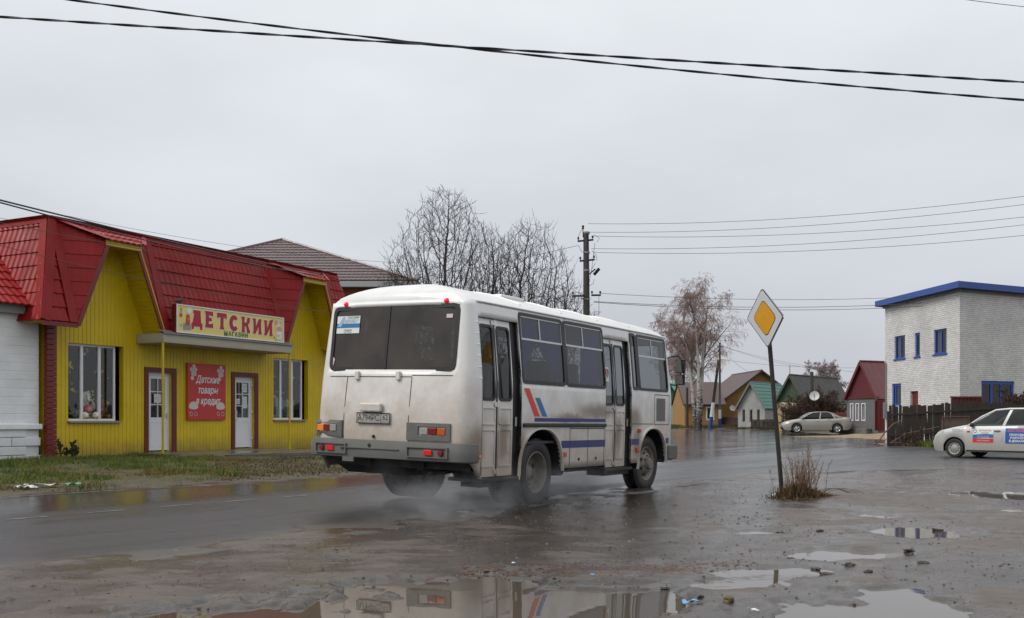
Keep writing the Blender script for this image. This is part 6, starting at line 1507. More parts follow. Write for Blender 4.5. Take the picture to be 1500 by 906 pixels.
mb = MB(); mb.tube([(X_(861), -.1, Z(416)), (X_(862), -.1, Z(403)), (X_(871), -.3, Z(396))], .035, 6); mb.tube([(X_(869.5), -.3, Z(404)), (X_(876.5), -.45, Z(396))], .07, 6); mb.build('bracket', M_['blackmetal'], up)
mb = MB()
for pts in ([(854, 333), (848, 345), (846, 352)], [(870, 345), (878, 350), (874, 356)], [(871, 357), (869, 375), (866, 398)], [(867, 368), (873, 375), (874, 383)], [(872, 386), (866, 396), (862, 420)], [(847, 360), (852, 370), (858, 372)], [(877, 433), (877, 462)], [(862, 420), (869, 416), (870, 410)]): mb.tube([(X_(a), -.1-.02*k, Z(b_)) for k, (a, b_) in enumerate(pts)], .009, 4)
mb.build('jumper_wires', M_['blackmetal'], up)
mb = MB()
for py in (343, 372, 398, 440): mb.lathe([(.15, 0), (.15, .09)], (0.02, 0, Z(py)), (0, 0, 1), 12)
mb.build('metal_band', M_['greymetal'], up)

M_['cable'] = mat('dark_cable', (.012, .012, .02), .5)
M_['wire'] = mat('grey_wire', (.05, .05, .055), .5)
def wire(A, B, sag, r, label, group=None, name='wire', m=None, n=24, twist=0, wob=0):
    A, B = Vector(A), Vector(B); t = root(name, (A.x, A.y, A.z), 0, label, 'wire' if name == 'wire' else 'cable', group); mb = MB(); d = B-A; sd = Vector((d.y, -d.x, 0)).normalized()
    if twist:
        for ph in (0, math.pi):
            pts = []; N_ = 260
            for k in range(N_+1): q = k/N_; a = q*2*math.pi*twist+ph+1.5*math.sin(q*7); pts.append(d*q+Vector((0, 0, -4*sag*q*(1-q)))+sd*0*r+Vector((0, 0, 1))*r*.85*math.sin(a)+d.normalized().cross(Vector((0, 0, 1)))*r*.85*math.cos(a))
            mb.tube(pts, r, 6)
    else:
        mb.tube([d*q+Vector((0, 0, -4*sag*q*(1-q))) for q in [k/n for k in range(n+1)]], r, 5)
    mb.build('strand', m or M_['wire'], t); return t
P3 = lambda px, py, D: (*at(px, D), HC-(py-CY)/F0*D)
# two heavy twisted cables across the top of the view (they hang between poles out of view)
wire(P3(-300, 5, 19), P3(1800, 139, 19), .02, .0135, 'heavy twisted cable entering at the left edge and crossing the sky', name='power_cable', m=M_['cable'], twist=17)
wire(P3(-300, -57, 20), P3(1800, 168, 20), .30, .013, 'heavy twisted cable entering at the top left and crossing down below the other', name='power_cable', m=M_['cable'], twist=15)
for k_, (pa, ya, yb, lab) in enumerate(((861, 328, 277, 'topmost'), (863, 340.5, 289, 'second'), (866, 346, 308, 'third'), (866, 364.5, 319, 'fourth'), (869, 370, 335, 'lowest'))):
    wire(P3(pa, ya, 45.8), P3(1640, yb-(ya-yb)*.16, 36+k_), .42, .009, lab+' of the five thin wires running right from the tall dark pole', 'thin wires right of the pole')
for k_, (ya, yb, D2, lab, sg_) in enumerate(((430, 404, 60, 'upper of the three slack wires leaving the lower crossarm of the tall pole', 1.9), (442, 408, 61, 'middle of the three slack wires leaving the tall pole low down', 2.1), (443, 411, 61, 'lowest of the three slack wires leaving the tall pole low down', 2.3))):
    wire(P3(878 if k_ == 0 else 870, ya, 45.9), P3(1700, yb-8, D2), sg_*.45, .012 if k_ else .010, lab, 'slack wires right of the pole')
wire(P3(846, 360, 45.9), P3(560, 415, 40), .1, .010, 'wire sloping down left from the tall dark pole behind the bare tree', None)
# wires over the shop on the left
wire(P3(-30, 286, 14), P3(470, 402, 33), .05, .014, 'thick dark service cable slanting down over the shop roof', name='power_cable', m=M_['cable'])
wire(P3(-30, 289, 14), P3(478, 405, 33), .12, .012, 'thin dark cable hanging beside the thick service cable over the shop roof', name='power_cable', m=M_['cable'])
for ya, yb, lab, D1 in ((304, 372, 'faint grey wire in the sky above the shop roof', 44), (318, 384, 'lower faint grey wire in the sky above the shop roof', 45)):
    wire(P3(30 if ya < 310 else -20, ya-2, 30), P3(600, yb+14, D1), .3, .006, lab)
for ya, yb, lab in ((320, 395, 'upper thin dark wire passing in front of the red mansard'), (352, 452, 'lower thin dark wire passing in front of the red mansard')):
    wire(P3(-30, ya, 20), P3(480, yb+6, 27), .12, .006, lab)
for (pa, ya, pb, yb, lab) in ((1056, 507, 1250, 545, 'thin wire from the grey utility pole towards the red roofed cottage'), (1056, 506, 1200, 541, 'thin wire drooping right from the grey utility pole to the slate roof'), (1057, 509, 1100, 546, 'short thin wire from the grey pole to the ochre house roof'), (1057, 527, 1297, 538, 'long thin wire behind the tilted road sign post')):
    wire(P3(pa, ya, 103), P3(pb, yb, 92), .35, .012, lab)
wire(P3(1054, 508, 103), P3(960, 548, 110), .5, .03, 'dark cable from the grey utility pole down behind the bus mirror', name='power_cable')
wire(P3(1395, -3, 25), P3(1560, 16, 25), .02, .008, 'thin wire in the upper right corner of the sky')
# ================================================================ TREES
M_['bark'] = mat('dark_wet_bark', (.030, .022, .020), .75, var=.3, vscale=6)
M_['twig'] = mat('dark_twigs', (.030, .019, .017), .8)
M_['btwig'] = mat('reddish_birch_twigs', (.26, .17, .14), .85, var=.25, vscale=1)
M_['hazetwig'] = mat('haze_pale_twigs', (.30, .24, .24), .9)  # mist over the far trees is put into this pale colour
def birchbark():
    m = mat('birch_bark', (.5, .48, .45), .7); nt = m.node_tree; N = nt.nodes; L = nt.links; b = N['Principled BSDF']
    tc = N.new('ShaderNodeTexCoord'); mp = N.new('ShaderNodeMapping'); mp.inputs['Scale'].default_value = (1.2, 1.2, 2.6); L.new(tc.outputs['Object'], mp.inputs[0])
    n = N.new('ShaderNodeTexNoise'); n.inputs['Scale'].default_value = 2.2; n.inputs['Detail'].default_value = 6; n.inputs['Roughness'].default_value = .75; L.new(mp.outputs[0], n.inputs['Vector'])
    sp = N.new('ShaderNodeSeparateXYZ'); L.new(tc.outputs['Object'], sp.inputs[0]); mr = N.new('ShaderNodeMapRange'); mr.inputs[1].default_value = 0; mr.inputs[2].default_value = 5.5; mr.inputs[3].default_value = .16; mr.inputs[4].default_value = -.06; L.new(sp.outputs['Z'], mr.inputs[0])
    ad = N.new('ShaderNodeMath'); ad.operation = 'ADD'; L.new(n.outputs['Fac'], ad.inputs[0]); L.new(mr.outputs[0], ad.inputs[1])
    c = N.new('ShaderNodeValToRGB'); e = c.color_ramp.elements; e[0].position = .5; e[0].color = (.42, .39, .36, 1); e[1].position = .6; e[1].color = (.035, .028, .025, 1); L.new(ad.outputs[0], c.inputs[0]); L.new(c.outputs[0], b.inputs['Base Color']); return m
M_['birch'] = birchbark()

def grow(rnd, p, d, L_, r, lvl, P, out, maxl):
    """one branch: a bent tapering tube, with side shoots along it"""
    n = max(3, int(6-lvl)); pts = [Vector(p)]; dd = Vector(d).normalized(); rr = [r]
    for k in range(n):
        wg = P['wig']*(.35 if lvl == 0 else 1); dd = (dd+Vector((rnd.gauss(0, wg), rnd.gauss(0, wg), rnd.gauss(0, wg)+P['up'][min(lvl, len(P['up'])-1)]))).normalized()
        if 'env' in P and k:
            q_ = pts[-1]; rx, tz = P['env']; c_ = tz*.45
            if (q_.x**2+q_.y**2)/rx**2+((q_.z-c_)/(tz-c_))**2*(1 if q_.z > c_ else .2) > (.80+.3*rnd.random() if lvl > 1 else .85): break
        pts.append(pts[-1]+dd*L_/n); rr.append(max(r*(1-.75*(k+1)/n), P['rmin']))
    n = len(pts)-1; rr = [max(r*(1-.82*i/n), P['rmin']) for i in range(n+1)]; out[min(lvl, 2)].append((pts, rr, lvl))
    if lvl >= maxl: return
    kids = P['kids'][lvl]
    for k in range(kids):
        q = P['start'][lvl]+(1-P['start'][lvl])*(k+rnd.random())/kids; i = min(int(q*n), n-1); f = q*n-i
        b = pts[i].lerp(pts[i+1], f); t = (pts[i+1]-pts[i]).normalized(); a = t.orthogonal().normalized(); a = Matrix.Rotation(rnd.random()*6.283, 3, t) @ a
        ang = R(rnd.gauss(*P['ang'][lvl])); nd = t*math.cos(ang)+a*math.sin(ang)
        grow(rnd, b, nd, L_*P['len'][lvl]*(1.15-.6*q)*rnd.uniform(.75, 1.2), max(rr[i]*P['rk'], P['rmin']), lvl+1, P, out, maxl)
def tree(name, x, y, h, r, P, label, cat='tree', seed=0, tm=None, cm=None, group=None, stems=1, lean=(0, 0), maxl=4, z=None):
    rnd = random.Random(seed); z0 = gz(x, y) if z is None else z; t = root(name, (x, y, z0), 0, label, cat, group); out = {0: [], 1: [], 2: []}
    for s_ in range(stems):
        a = 2*math.pi*s_/max(stems, 1)+rnd.random(); sp = P.get('spread', .0) if stems > 1 else 0
        grow(rnd, (math.cos(a)*r*.6*(stems > 1), math.sin(a)*r*.6*(stems > 1), -.1), (lean[0]+sp*math.cos(a), lean[1]+sp*math.sin(a)*.6, 1), h*rnd.uniform(.85, 1) if stems > 1 else h, r, 0, P, out, maxl)
    mb = MB()
    for pts, rr, l in out[0]: mb.tube(pts, rr, 9)
    mb.build('trunk', tm or M_['bark'], t)
    mb = MB()
    for pts, rr, l in out[1]: mb.tube(pts, rr, 6, cap=False)
    mb.build('limbs', P.get('limbm') or tm or M_['bark'], t)
    mb = MB()
    for pts, rr, l in out[2]: mb.tube(pts, rr, 3 if l > 2 else 4, cap=False, smooth=False)
    mb.build('crown', cm or M_['twig'], t); return t
fruit = dict(wig=.075, up=(.0, .05, .07, .06, .05), kids=(9, 7, 5, 3, 0), start=(.16, .12, .12, .1, 0), ang=((36, 8), (34, 9), (34, 11), (32, 12)), len=(.46, .52, .52, .55), rk=.5, rmin=.007, spread=.55)
from mathutils.kdtree import KDTree
def fan_tree(x, y, top, rx, zc, label, seed, n_att=1500, trunk_h=1.8, lean=0.0, group=None, droop=0.0):
    """crown grown by branches competing for space: twigs spread from forks like a pruned cherry"""
    rnd = np.random.default_rng(seed); z0 = gz(x, y); t = root('bare_tree', (x, y, z0), 0, label, 'tree', group)
    A = []
    while len(A) < n_att:
        u = rnd.random(); a = rnd.random()*2*np.pi; zz = zc+(top-zc)*u
        prof = rx*(np.sin(np.pi*min(1, .18+.82*(1-u)**.8))**.75 if u > .35 else .55+.45*u/.35 if False else rx and 1)*1.0
        w_ = rx*((1-((u-.36)/.64)**1.8)**.6 if u > .36 else .7+.3*u/.36) if True else prof
        w_ *= .86+.28*float(vnoise(a*1.6+seed, u*4, seed)); r = w_*np.sqrt(rnd.random())
        A.append((lean*zz/top*rx+r*np.cos(a), r*np.sin(a)*.85, zz-.18*r*rnd.random()))
    A = np.array(A); alive = np.ones(len(A), bool)
    N_ = [Vector((0, 0, -.1))]; par = [-1]; h = 0
    while h < trunk_h: h += .3; N_.append(Vector((rnd.normal(0, .02)+lean*h*.1, rnd.normal(0, .02), h))); par.append(len(N_)-2)
    step = .17; kill = .21; infl = 3.0; kids = {}
    for it in range(130):
        kd = KDTree(len(N_)); [kd.insert(p, i) for i, p in enumerate(N_)]; kd.balance(); acc = {}
        for i in np.nonzero(alive)[0]:
            co_, j, d = kd.find(Vector(A[i]))
            if d < kill: alive[i] = False; continue
            if d < infl or it < 12: v = (Vector(A[i])-co_)/d; acc[j] = acc.get(j, Vector())+v
        if not acc: break
        for j, v in acc.items():
            v = v.normalized(); pv = (N_[j]-N_[par[j]]).normalized() if par[j] >= 0 else Vector((0, 0, 1))
            if kids.get(j, 0) > 2: continue
            d = (v+pv*.55+Vector((rnd.normal(0, .13), rnd.normal(0, .13), rnd.normal(0, .1)+.12-droop))).normalized()
            N_.append(N_[j]+d*step); par.append(j); kids[j] = kids.get(j, 0)+1
    n = len(N_); ch = [[] for _ in range(n)]
    for i in range(1, n): ch[par[i]].append(i)
    rad = [0.0]*n; e = 2.35
    for i in range(n-1, -1, -1): rad[i] = (sum(rad[c]**e for c in ch[i]))**(1/e) if ch[i] else .0075
    out = {0: [], 1: [], 2: []}
    st = [(0, 0, None)]
    while st:
        i, lv, pr = st.pop(); pts = [N_[pr], N_[i]] if pr is not None else [N_[i]]; rr = [min(rad[i]*1.1, rad[pr]), rad[i]] if pr is not None else [rad[i]]; c = i
        while ch[c]:
            k = max(ch[c], key=lambda q: rad[q])
            for o_ in ch[c]:
                if o_ != k: st.append((o_, lv+1, c))
            c = k; pts.append(N_[c]); rr.append(rad[c])
        # the last shoot: a long thin upward twig
        if len(pts) > 1:
            d = (pts[-1]-pts[-2]).normalized(); q = pts[-1].copy(); L_ = rnd.uniform(.15, .5)
            for z_ in range(3): d = (d+Vector((rnd.normal(0, .12), rnd.normal(0, .12), .22-droop*1.5))).normalized(); q = q+d*L_/3; pts.append(q.copy()); rr.append(.0065)
            for w_ in range(int(rnd.integers(1, 4))):
                b_ = pts[int(rnd.integers(1, len(pts)-1))]; a = rnd.random()*6.283; d2 = (d+Vector((math.cos(a), math.sin(a), 0))*.8).normalized(); l2 = rnd.uniform(.2, .5); out[2].append(([b_, b_+d2*l2*.5, b_+d2*l2+Vector((0, 0, .06-droop*.3))], [.0065, .006, .0055]))
        out[0 if lv == 0 else 1 if max(rr) > .03 else 2].append((pts, rr))
    for nm, l, sg in (('trunk', 0, 8), ('limbs', 1, 5), ('crown', 2, 3)):
        mb = MB()
        for pts, rr in out[l]: mb.tube(pts, rr, sg, cap=False, smooth=l < 2)
        if mb.v: mb.build(nm, M_['bark'] if l < 2 else M_['twig'], t)
    return t
GT = 'bare trees behind the bus'
fan_tree(*at(654, 47), 11.4, 3.1, 3.0, 'tallest bare tree, its crown rising over the rear of the bus roof', 11, 4000, 1.9, group=GT)
fan_tree(*at(722, 49.5), 10.0, 2.6, 3.0, 'middle bare tree with a dense dark crown above the bus roof', 24, 3600, 1.6, group=GT)
fan_tree(*at(778, 48), 10.3, 2.5, 3.0, 'bare tree with spreading crown left of the tall dark utility pole', 37, 3400, 1.6, group=GT)
fan_tree(*at(606, 48.5), 8.6, 2.3, 3.0, 'leftmost bare tree, standing by the eave of the orange house', 52, 2300, 1.5, lean=-.12, group=GT)
fan_tree(*at(824, 46), 7.2, 2.0, 2.6, 'low bare tree with arching branches just left of the tall dark pole', 5, 2000, 1.4, droop=.22, group=GT)
birch = dict(wig=.07, up=(.05, .06, -.06, -.45, -.5), kids=(10, 9, 9, 6, 0), start=(.36, .25, .12, .05, 0), ang=((42, 8), (42, 10), (50, 14), (40, 16)), len=(.42, .52, .52, .60), rk=.45, rmin=.0062, spread=.075, limbm=mat('birch_limb', (.13, .085, .07), .8))
tree('birch_tree', *at(1022, 101), 12.9, .27, birch, 'tall leafless birch with white forked trunk and drooping reddish twigs', seed=17, tm=M_['birch'], cm=M_['btwig'], stems=3)
birch2 = dict(birch); birch2['rmin'] = .014
tree('birch_tree', *at(997, 150), 14, .2, birch2, 'pale distant birch half hidden behind the tall birch and bus mirror', seed=4, tm=M_['hazetwig'], cm=M_['hazetwig'], stems=2)
birch3 = dict(birch2); birch3['up'] = (.02, .03, -.03, -.12, -.1); birch3['rmin'] = .016
tree('bare_tree', *at(1210, 165), 9.2, .2, birch3, 'pale distant round crowned tree behind the slate roof', seed=9, tm=M_['hazetwig'], cm=M_['hazetwig'], stems=3)
bushp = dict(wig=.2, up=(.05, .05, .02, 0, 0), kids=(8, 7, 6, 0, 0), start=(.1, .1, .1, 0, 0), ang=((35, 12), (38, 14), (40, 14), (40, 10)), len=(.55, .55, .55, .5), rk=.6, rmin=.014)
M_['bush'] = mat('brown_bush_twigs', (.06, .035, .025), .9, var=.3)
def bush(px, D, h, n, label, seed, w=1.0, m=None, nm='bush', lv=3):
    rnd = random.Random(seed); x, y = at(px, D); z0 = gz(x, y); t = root(nm, (x, y, z0), 0, label, 'bush'); out = {0: [], 1: [], 2: []}
    for k in range(n):
        a = rnd.random()*6.283; s_ = rnd.uniform(0, .6)*w; grow(rnd, (math.cos(a)*s_*.6, math.sin(a)*s_*.6, 0), (math.cos(a)*s_*.7, math.sin(a)*s_*.7, 1), h*rnd.uniform(.55, .9), .03, 0, bushp, out, lv)
    mb = MB()
    for l in (0, 1, 2):
        for pts, rr, _ in out[l]: mb.tube(pts, rr, 3, cap=False, smooth=False)
    mb.build('branches', m or M_['bush'], t)
bush(1187, 84.5, 3.4, 16, 'large brown leafless bush behind the silver saloon car', 3, 2.2)
bush(1212, 84, 3.0, 12, 'brown leafless bush before the slate roof right of the dish post', 8, 2.0)
bush(1163, 86, 2.2, 8, 'small reddish bush at the corner of the pale yellow carved wall', 12, 1.2)
bush(1492, 47.6, 2.4, 9, 'reddish leafless shrub rising over the weathered board fence at the right edge', 14, 1.2)
bush(1345, 44.0, .9, 4, 'thin leafless weeds bush against the left part of the weathered board fence', 15, 1.5, lv=2)
bush(100, 24.3, .42, 5, 'small wild shrub at the foot of the yellow wall by the red pilaster', 21, .5, mat('green_brown_shrub', (.05, .05, .02), .9), lv=2)

# ================================================================ GRASS AND WEEDS
def blades(name, pts, hfun, cols, kind='stuff', wid=.004, lean=.5, seed=0, par=None, parts=2):
    rnd = np.random.default_rng(seed); n = len(pts); pts = np.array(pts); z = ground_z(pts[:, 0], pts[:, 1]); h = hfun(pts, rnd)
    az = rnd.random(n)*2*np.pi; ln = np.abs(rnd.normal(0, lean, n)); a2 = rnd.random(n)*np.pi; wv = wid*(.6+rnd.random(n))
    o = np.stack([pts[:, 0], pts[:, 1], z-.01], 1); d = np.stack([np.cos(az)*ln, np.sin(az)*ln, np.ones(n)], 1); d /= np.linalg.norm(d, axis=1)[:, None]
    s_ = np.stack([np.cos(a2), np.sin(a2), np.zeros(n)], 1)*wv[:, None]
    mid = o+d*(h*.55)[:, None]; d2 = d+np.stack([np.cos(az)*ln*.9, np.sin(az)*ln*.9, -.25*ln], 1); d2 /= np.linalg.norm(d2, axis=1)[:, None]; tip = mid+d2*(h*.45)[:, None]
    V = np.stack([o-s_, o+s_, mid+s_*.7, mid-s_*.7, tip], 1).reshape(-1, 3)
    b = np.arange(n)*5; F = np.empty((n, 7), int)
    me = bpy.data.meshes.new(name); me.vertices.add(len(V)); me.vertices.foreach_set('co', V.ravel())
    li = np.stack([b, b+1, b+2, b+3, b+3, b+2, b+4], 1).ravel(); me.loops.add(len(li)); me.loops.foreach_set('vertex_index', li)
    st = np.stack([np.arange(n)*7, np.arange(n)*7+4], 1).ravel(); me.polygons.add(2*n); me.polygons.foreach_set('loop_start', st); me.update(); me.validate()
    tone = np.clip(.5+.9*fbm(pts[:, 0]*.9, pts[:, 1]*.9, 4, 200+seed)+rnd.normal(0, .2, n), 0, 1)
    a = me.attributes.new('tone', 'FLOAT', 'POINT'); a.data.foreach_set('value', np.repeat(tone, 5).astype(np.float32))
    me.materials.append(attr_mat(name+'_blades', 'tone', cols)); ob = bpy.data.objects.new(name, me); COL.objects.link(ob); ob.parent = par
    if kind: ob['kind'] = kind
    return ob
rg = np.random.default_rng(5)
def scatter(n, x0, x1, y0, y1, test):
    P = np.stack([rg.uniform(x0, x1, n), rg.uniform(y0, y1, n)], 1); k = test(P[:, 0], P[:, 1]); return P[k]
def verge(x, y):
    e = np.minimum(edge_left(x, y), -poly_sd(x, y, ASPH)); s_ = (x-S0[0])*.4648+(y-S0[1])*.8854; nn_ = (x-S0[0])*.8854-(y-S0[1])*.4648
    bare = (fbm(x*.6, y*.6, 3, 77) > .28)
    side = (s_ > 2.2) & (nn_ < 2.1)           # paved strip before the doors
    side2 = (s_ > 1.8+0*x) & (nn_ < 3.2+.3*fbm(x, y, 2, 3)) & (s_ > 4.5)
    edge = (e > .06+.28*(fbm(x*1.5, y*1.5, 3, 12)+.3)) & ((x/np.maximum(y, 1) < -.262+.03*fbm(x, y, 2, 8)) | (rg.random(len(x)) < .07))
    return edge & (e < 7.6) & ~side & ~side2 & (nn_ > .12) & ~(bare & (rg.random(len(x)) < .8))
GP = scatter(330000, -17, 1, 9, 31, lambda x, y: verge(x, y) & (x/np.maximum(y, 1) < -.1) & (x/np.maximum(y, 1) > -.62))
GCOL = [(.045, .09, .012), (.075, .125, .016), (.12, .13, .024), (.17, .125, .038), (.13, .085, .032)]
blades('grass', GP, lambda p, r: (.035+.06*r.random(len(p)))*(1+2.6*np.clip(fbm(p[:, 0]*1.3, p[:, 1]*1.3, 3, 31), -.25, 1)), GCOL, wid=.005, seed=1, lean=.8)
def bareverge(x, y):
    e = np.minimum(edge_left(x, y), -poly_sd(x, y, ASPH)); s_ = (x-S0[0])*.4648+(y-S0[1])*.8854; nn_ = (x-S0[0])*.8854-(y-S0[1])*.4648
    return (e > .12) & (x/np.maximum(y, 1) > -.29) & ~((nn_ < 3.75) & (s_ > 3.0)) & (nn_ > .1) & (fbm(x*1.2, y*1.2, 3, 19) > -.25)
GB = scatter(120000, -9, 3, 19, 34, bareverge)
blades('ground_cover', GB, lambda p, r: (.015+.05*r.random(len(p))), [(.045, .028, .016), (.075, .045, .025), (.10, .06, .03), (.07, .07, .02)], wid=.008, seed=6, lean=1.4)
GP2 = scatter(60000, 15, 34, 40.5, 47, lambda x, y: (poly_sd(x, y, ASPH) < -.3+.4*fbm(x*.8, y*.8, 3, 5)) & (y < 45.2+.05*(x-18)))
blades('grass', GP2, lambda p, r: (.12+.14*r.random(len(p))), [(.06, .09, .012), (.10, .12, .02), (.13, .12, .03), (.12, .09, .035)], wid=.012, seed=2)
GP3 = scatter(60000, 10, 30, 84, 112, lambda x, y: (poly_sd(x, y, ASPH) < -.5) & (fbm(x*.4, y*.4, 3, 51) > -.3))
blades('grass', GP3, lambda p, r: (.12+.16*r.random(len(p))), [(.05, .06, .015), (.10, .09, .03), (.13, .095, .04)], wid=.022, seed=3)
# low mound of weeds round the sign post
SG = at(1145, 15.6)
wd = root('weed_clump', (SG[0]+.15, SG[1]-.25, float(ground_z(np.array([SG[0]+.15]), np.array([SG[1]-.25]))[0])), 0, 'clump of dry brown weeds around the foot of the leaning sign post', 'weeds')
rnd = random.Random(4); mb = MB(); fl = MB()
def wz(x, y): return float(ground_z(np.array([x+wd.location.x]), np.array([y+wd.location.y]))[0])-wd.location.z
for k in range(72):
    x, y = rnd.gauss(.06, .12), rnd.gauss(0, .12); h = rnd.uniform(.2, .62)*(1.25 if rnd.random() < .25 else 1)
    if k < 6: h = rnd.uniform(.6, .85); x = rnd.choice((-.30, .05, .22, .12))+rnd.gauss(0, .05)
    d = Vector((rnd.gauss(0, .10)+x*.3, rnd.gauss(0, .1), 1)); pts = [Vector((x, y, wz(x, y)-.02))]
    for q in range(4): d = (d+Vector((rnd.gauss(0, .06), rnd.gauss(0, .06), -.03))).normalized(); pts.append(pts[-1]+d*h/4)
    mb.tube(pts, [.0045, .004, .0035, .003, .002], 4, cap=False)
    for q in range(int(h*16)):
        i = rnd.randint(1, 3); p = pts[i].lerp(pts[i+1], rnd.random()); a = rnd.random()*6.283; L_ = rnd.uniform(.03, .10); e_ = p+Vector((math.cos(a)*L_*.6, math.sin(a)*L_*.6, L_*.8)); mb.tube([p, e_], [.002, .0015], 3, cap=False)
        for w_ in range(2): c = e_+Vector((rnd.gauss(0, .008), rnd.gauss(0, .008), rnd.gauss(0, .008))); fl.add([c, c+Vector((.012, 0, .006)), c+Vector((.004, .006, .014))], [(0, 1, 2)])
for k in range(5):
    x = rnd.uniform(.2, .45); pts = [Vector((x, rnd.gauss(0, .08), wz(x, 0)))]; d = Vector((.5, rnd.gauss(0, .2), .9))
    for q in range(5): d = (d+Vector((.22, 0, -.28))).normalized(); pts.append(pts[-1]+d*.12)
    mb.tube(pts, .0035, 4, cap=False)
mb.build('stems', mat('reddish_dry_stems', (.13, .07, .035), .85, var=.3, vscale=8), wd); fl.build('seed_heads', mat('dry_seed_heads', (.16, .09, .045), .9), wd)
n_ = 5200; q = np.stack([rg.normal(SG[0]+.14, .16, n_)+np.abs(rg.normal(0, .15, n_)), rg.normal(SG[1]-.25, .13, n_)], 1)
g_ = blades('low_leaves', q, lambda p, r: (.03+.24*r.random(len(p))**1.6)*np.exp(-((p[:, 0]-SG[0]-.1)/.42)**2)+.015, [(.04, .035, .014), (.07, .05, .02), (.11, .065, .03), (.06, .03, .016)], kind=None, wid=.006, lean=.9, seed=4)
g_.data.transform(Matrix.Translation(-wd.location)); g_.parent = wd
# ================================================================ ROAD SIGN
post_z = float(ground_z(np.array([SG[0]]), np.array([SG[1]]))[0])
rs0 = root('road_sign', (SG[0], SG[1], post_z), 0, 'leaning diamond priority road sign with yellow centre and white border on a dark post', 'road sign')
def Q(px, py, D=15.3): return Vector((*at(px, D), HC-(py-CY)/F0*D))-Vector((SG[0], SG[1], post_z))
mb = MB(); mb.tube([Q(1146, 728, 15.6), Q(1128, 512, 15.35), Q(1122.5, 450, 15.28)], .033, 10); mb.build('post', mat('rusty_dark_post', (.035, .027, .022), .7, var=.4, vscale=6), rs0)
T, Rt_, B_, Lf = Q(1116.6, 422.1, 15.22), Q(1148.6, 463.5, 15.0), Q(1125.6, 510.6, 15.22), Q(1094.5, 467.2, 15.44)
cN = (T+B_)/2; nS = (Rt_-Lf).cross(T-B_).normalized(); nS = nS if nS.y < 0 else -nS
def dia(k, off, rad=.0, nn_=4):
    P = [T, Rt_, B_, Lf]; P = [cN+(p-cN)*k for p in P]; out = []
    for i in range(4):
        a, b_, c = P[i-1], P[i], P[(i+1) % 4]
        if rad <= 0: out.append(b_+nS*off); continue
        u_, v_ = (a-b_).normalized()*rad, (c-b_).normalized()*rad
        for q in range(nn_+1): t_ = q/nn_; out.append(b_+u_*(1-t_)**2+v_*t_**2+nS*off)
    return out
def plate_(k, o0, o1, m, nm, rad, par):
    mb = MB(); a = dia(k, o0, rad); mb.prism(a, nS*(o1-o0)); return mb.build(nm, m, par)
pl = plate_(1.0, .008, .012, M_['greymetal'], 'sign_plate', .05, rs0)
plate_(.995, .013, .0145, mat('sign_black_edge', (.015, .015, .017), .4), 'black_border', .05, pl)
plate_(.955, .0155, .017, mat('sign_white_face', (.52, .54, .56), .35, var=.06), 'white_face', .045, pl)
plate_(.635, .018, .0195, mat('sign_black_edge', (.015, .015, .017), .4), 'inner_border', .07, pl)
plate_(.605, .0205, .022, mat('sign_yellow_face', (.60, .28, .008), .35, var=.08, vscale=9), 'yellow_centre', .065, pl)
mb = MB()
P4 = [T, Rt_, B_, Lf]
for i in range(4): a, b_ = cN+(P4[i]-cN)*.98, cN+(P4[(i+1) % 4]-cN)*.98; mb.obox((a+b_)/2-nS*.004, (b_-a)/2*.94, nS*.014, (b_-a).cross(nS).normalized()*.004)
mb.build('folded_rim', M_['greymetal'], pl)

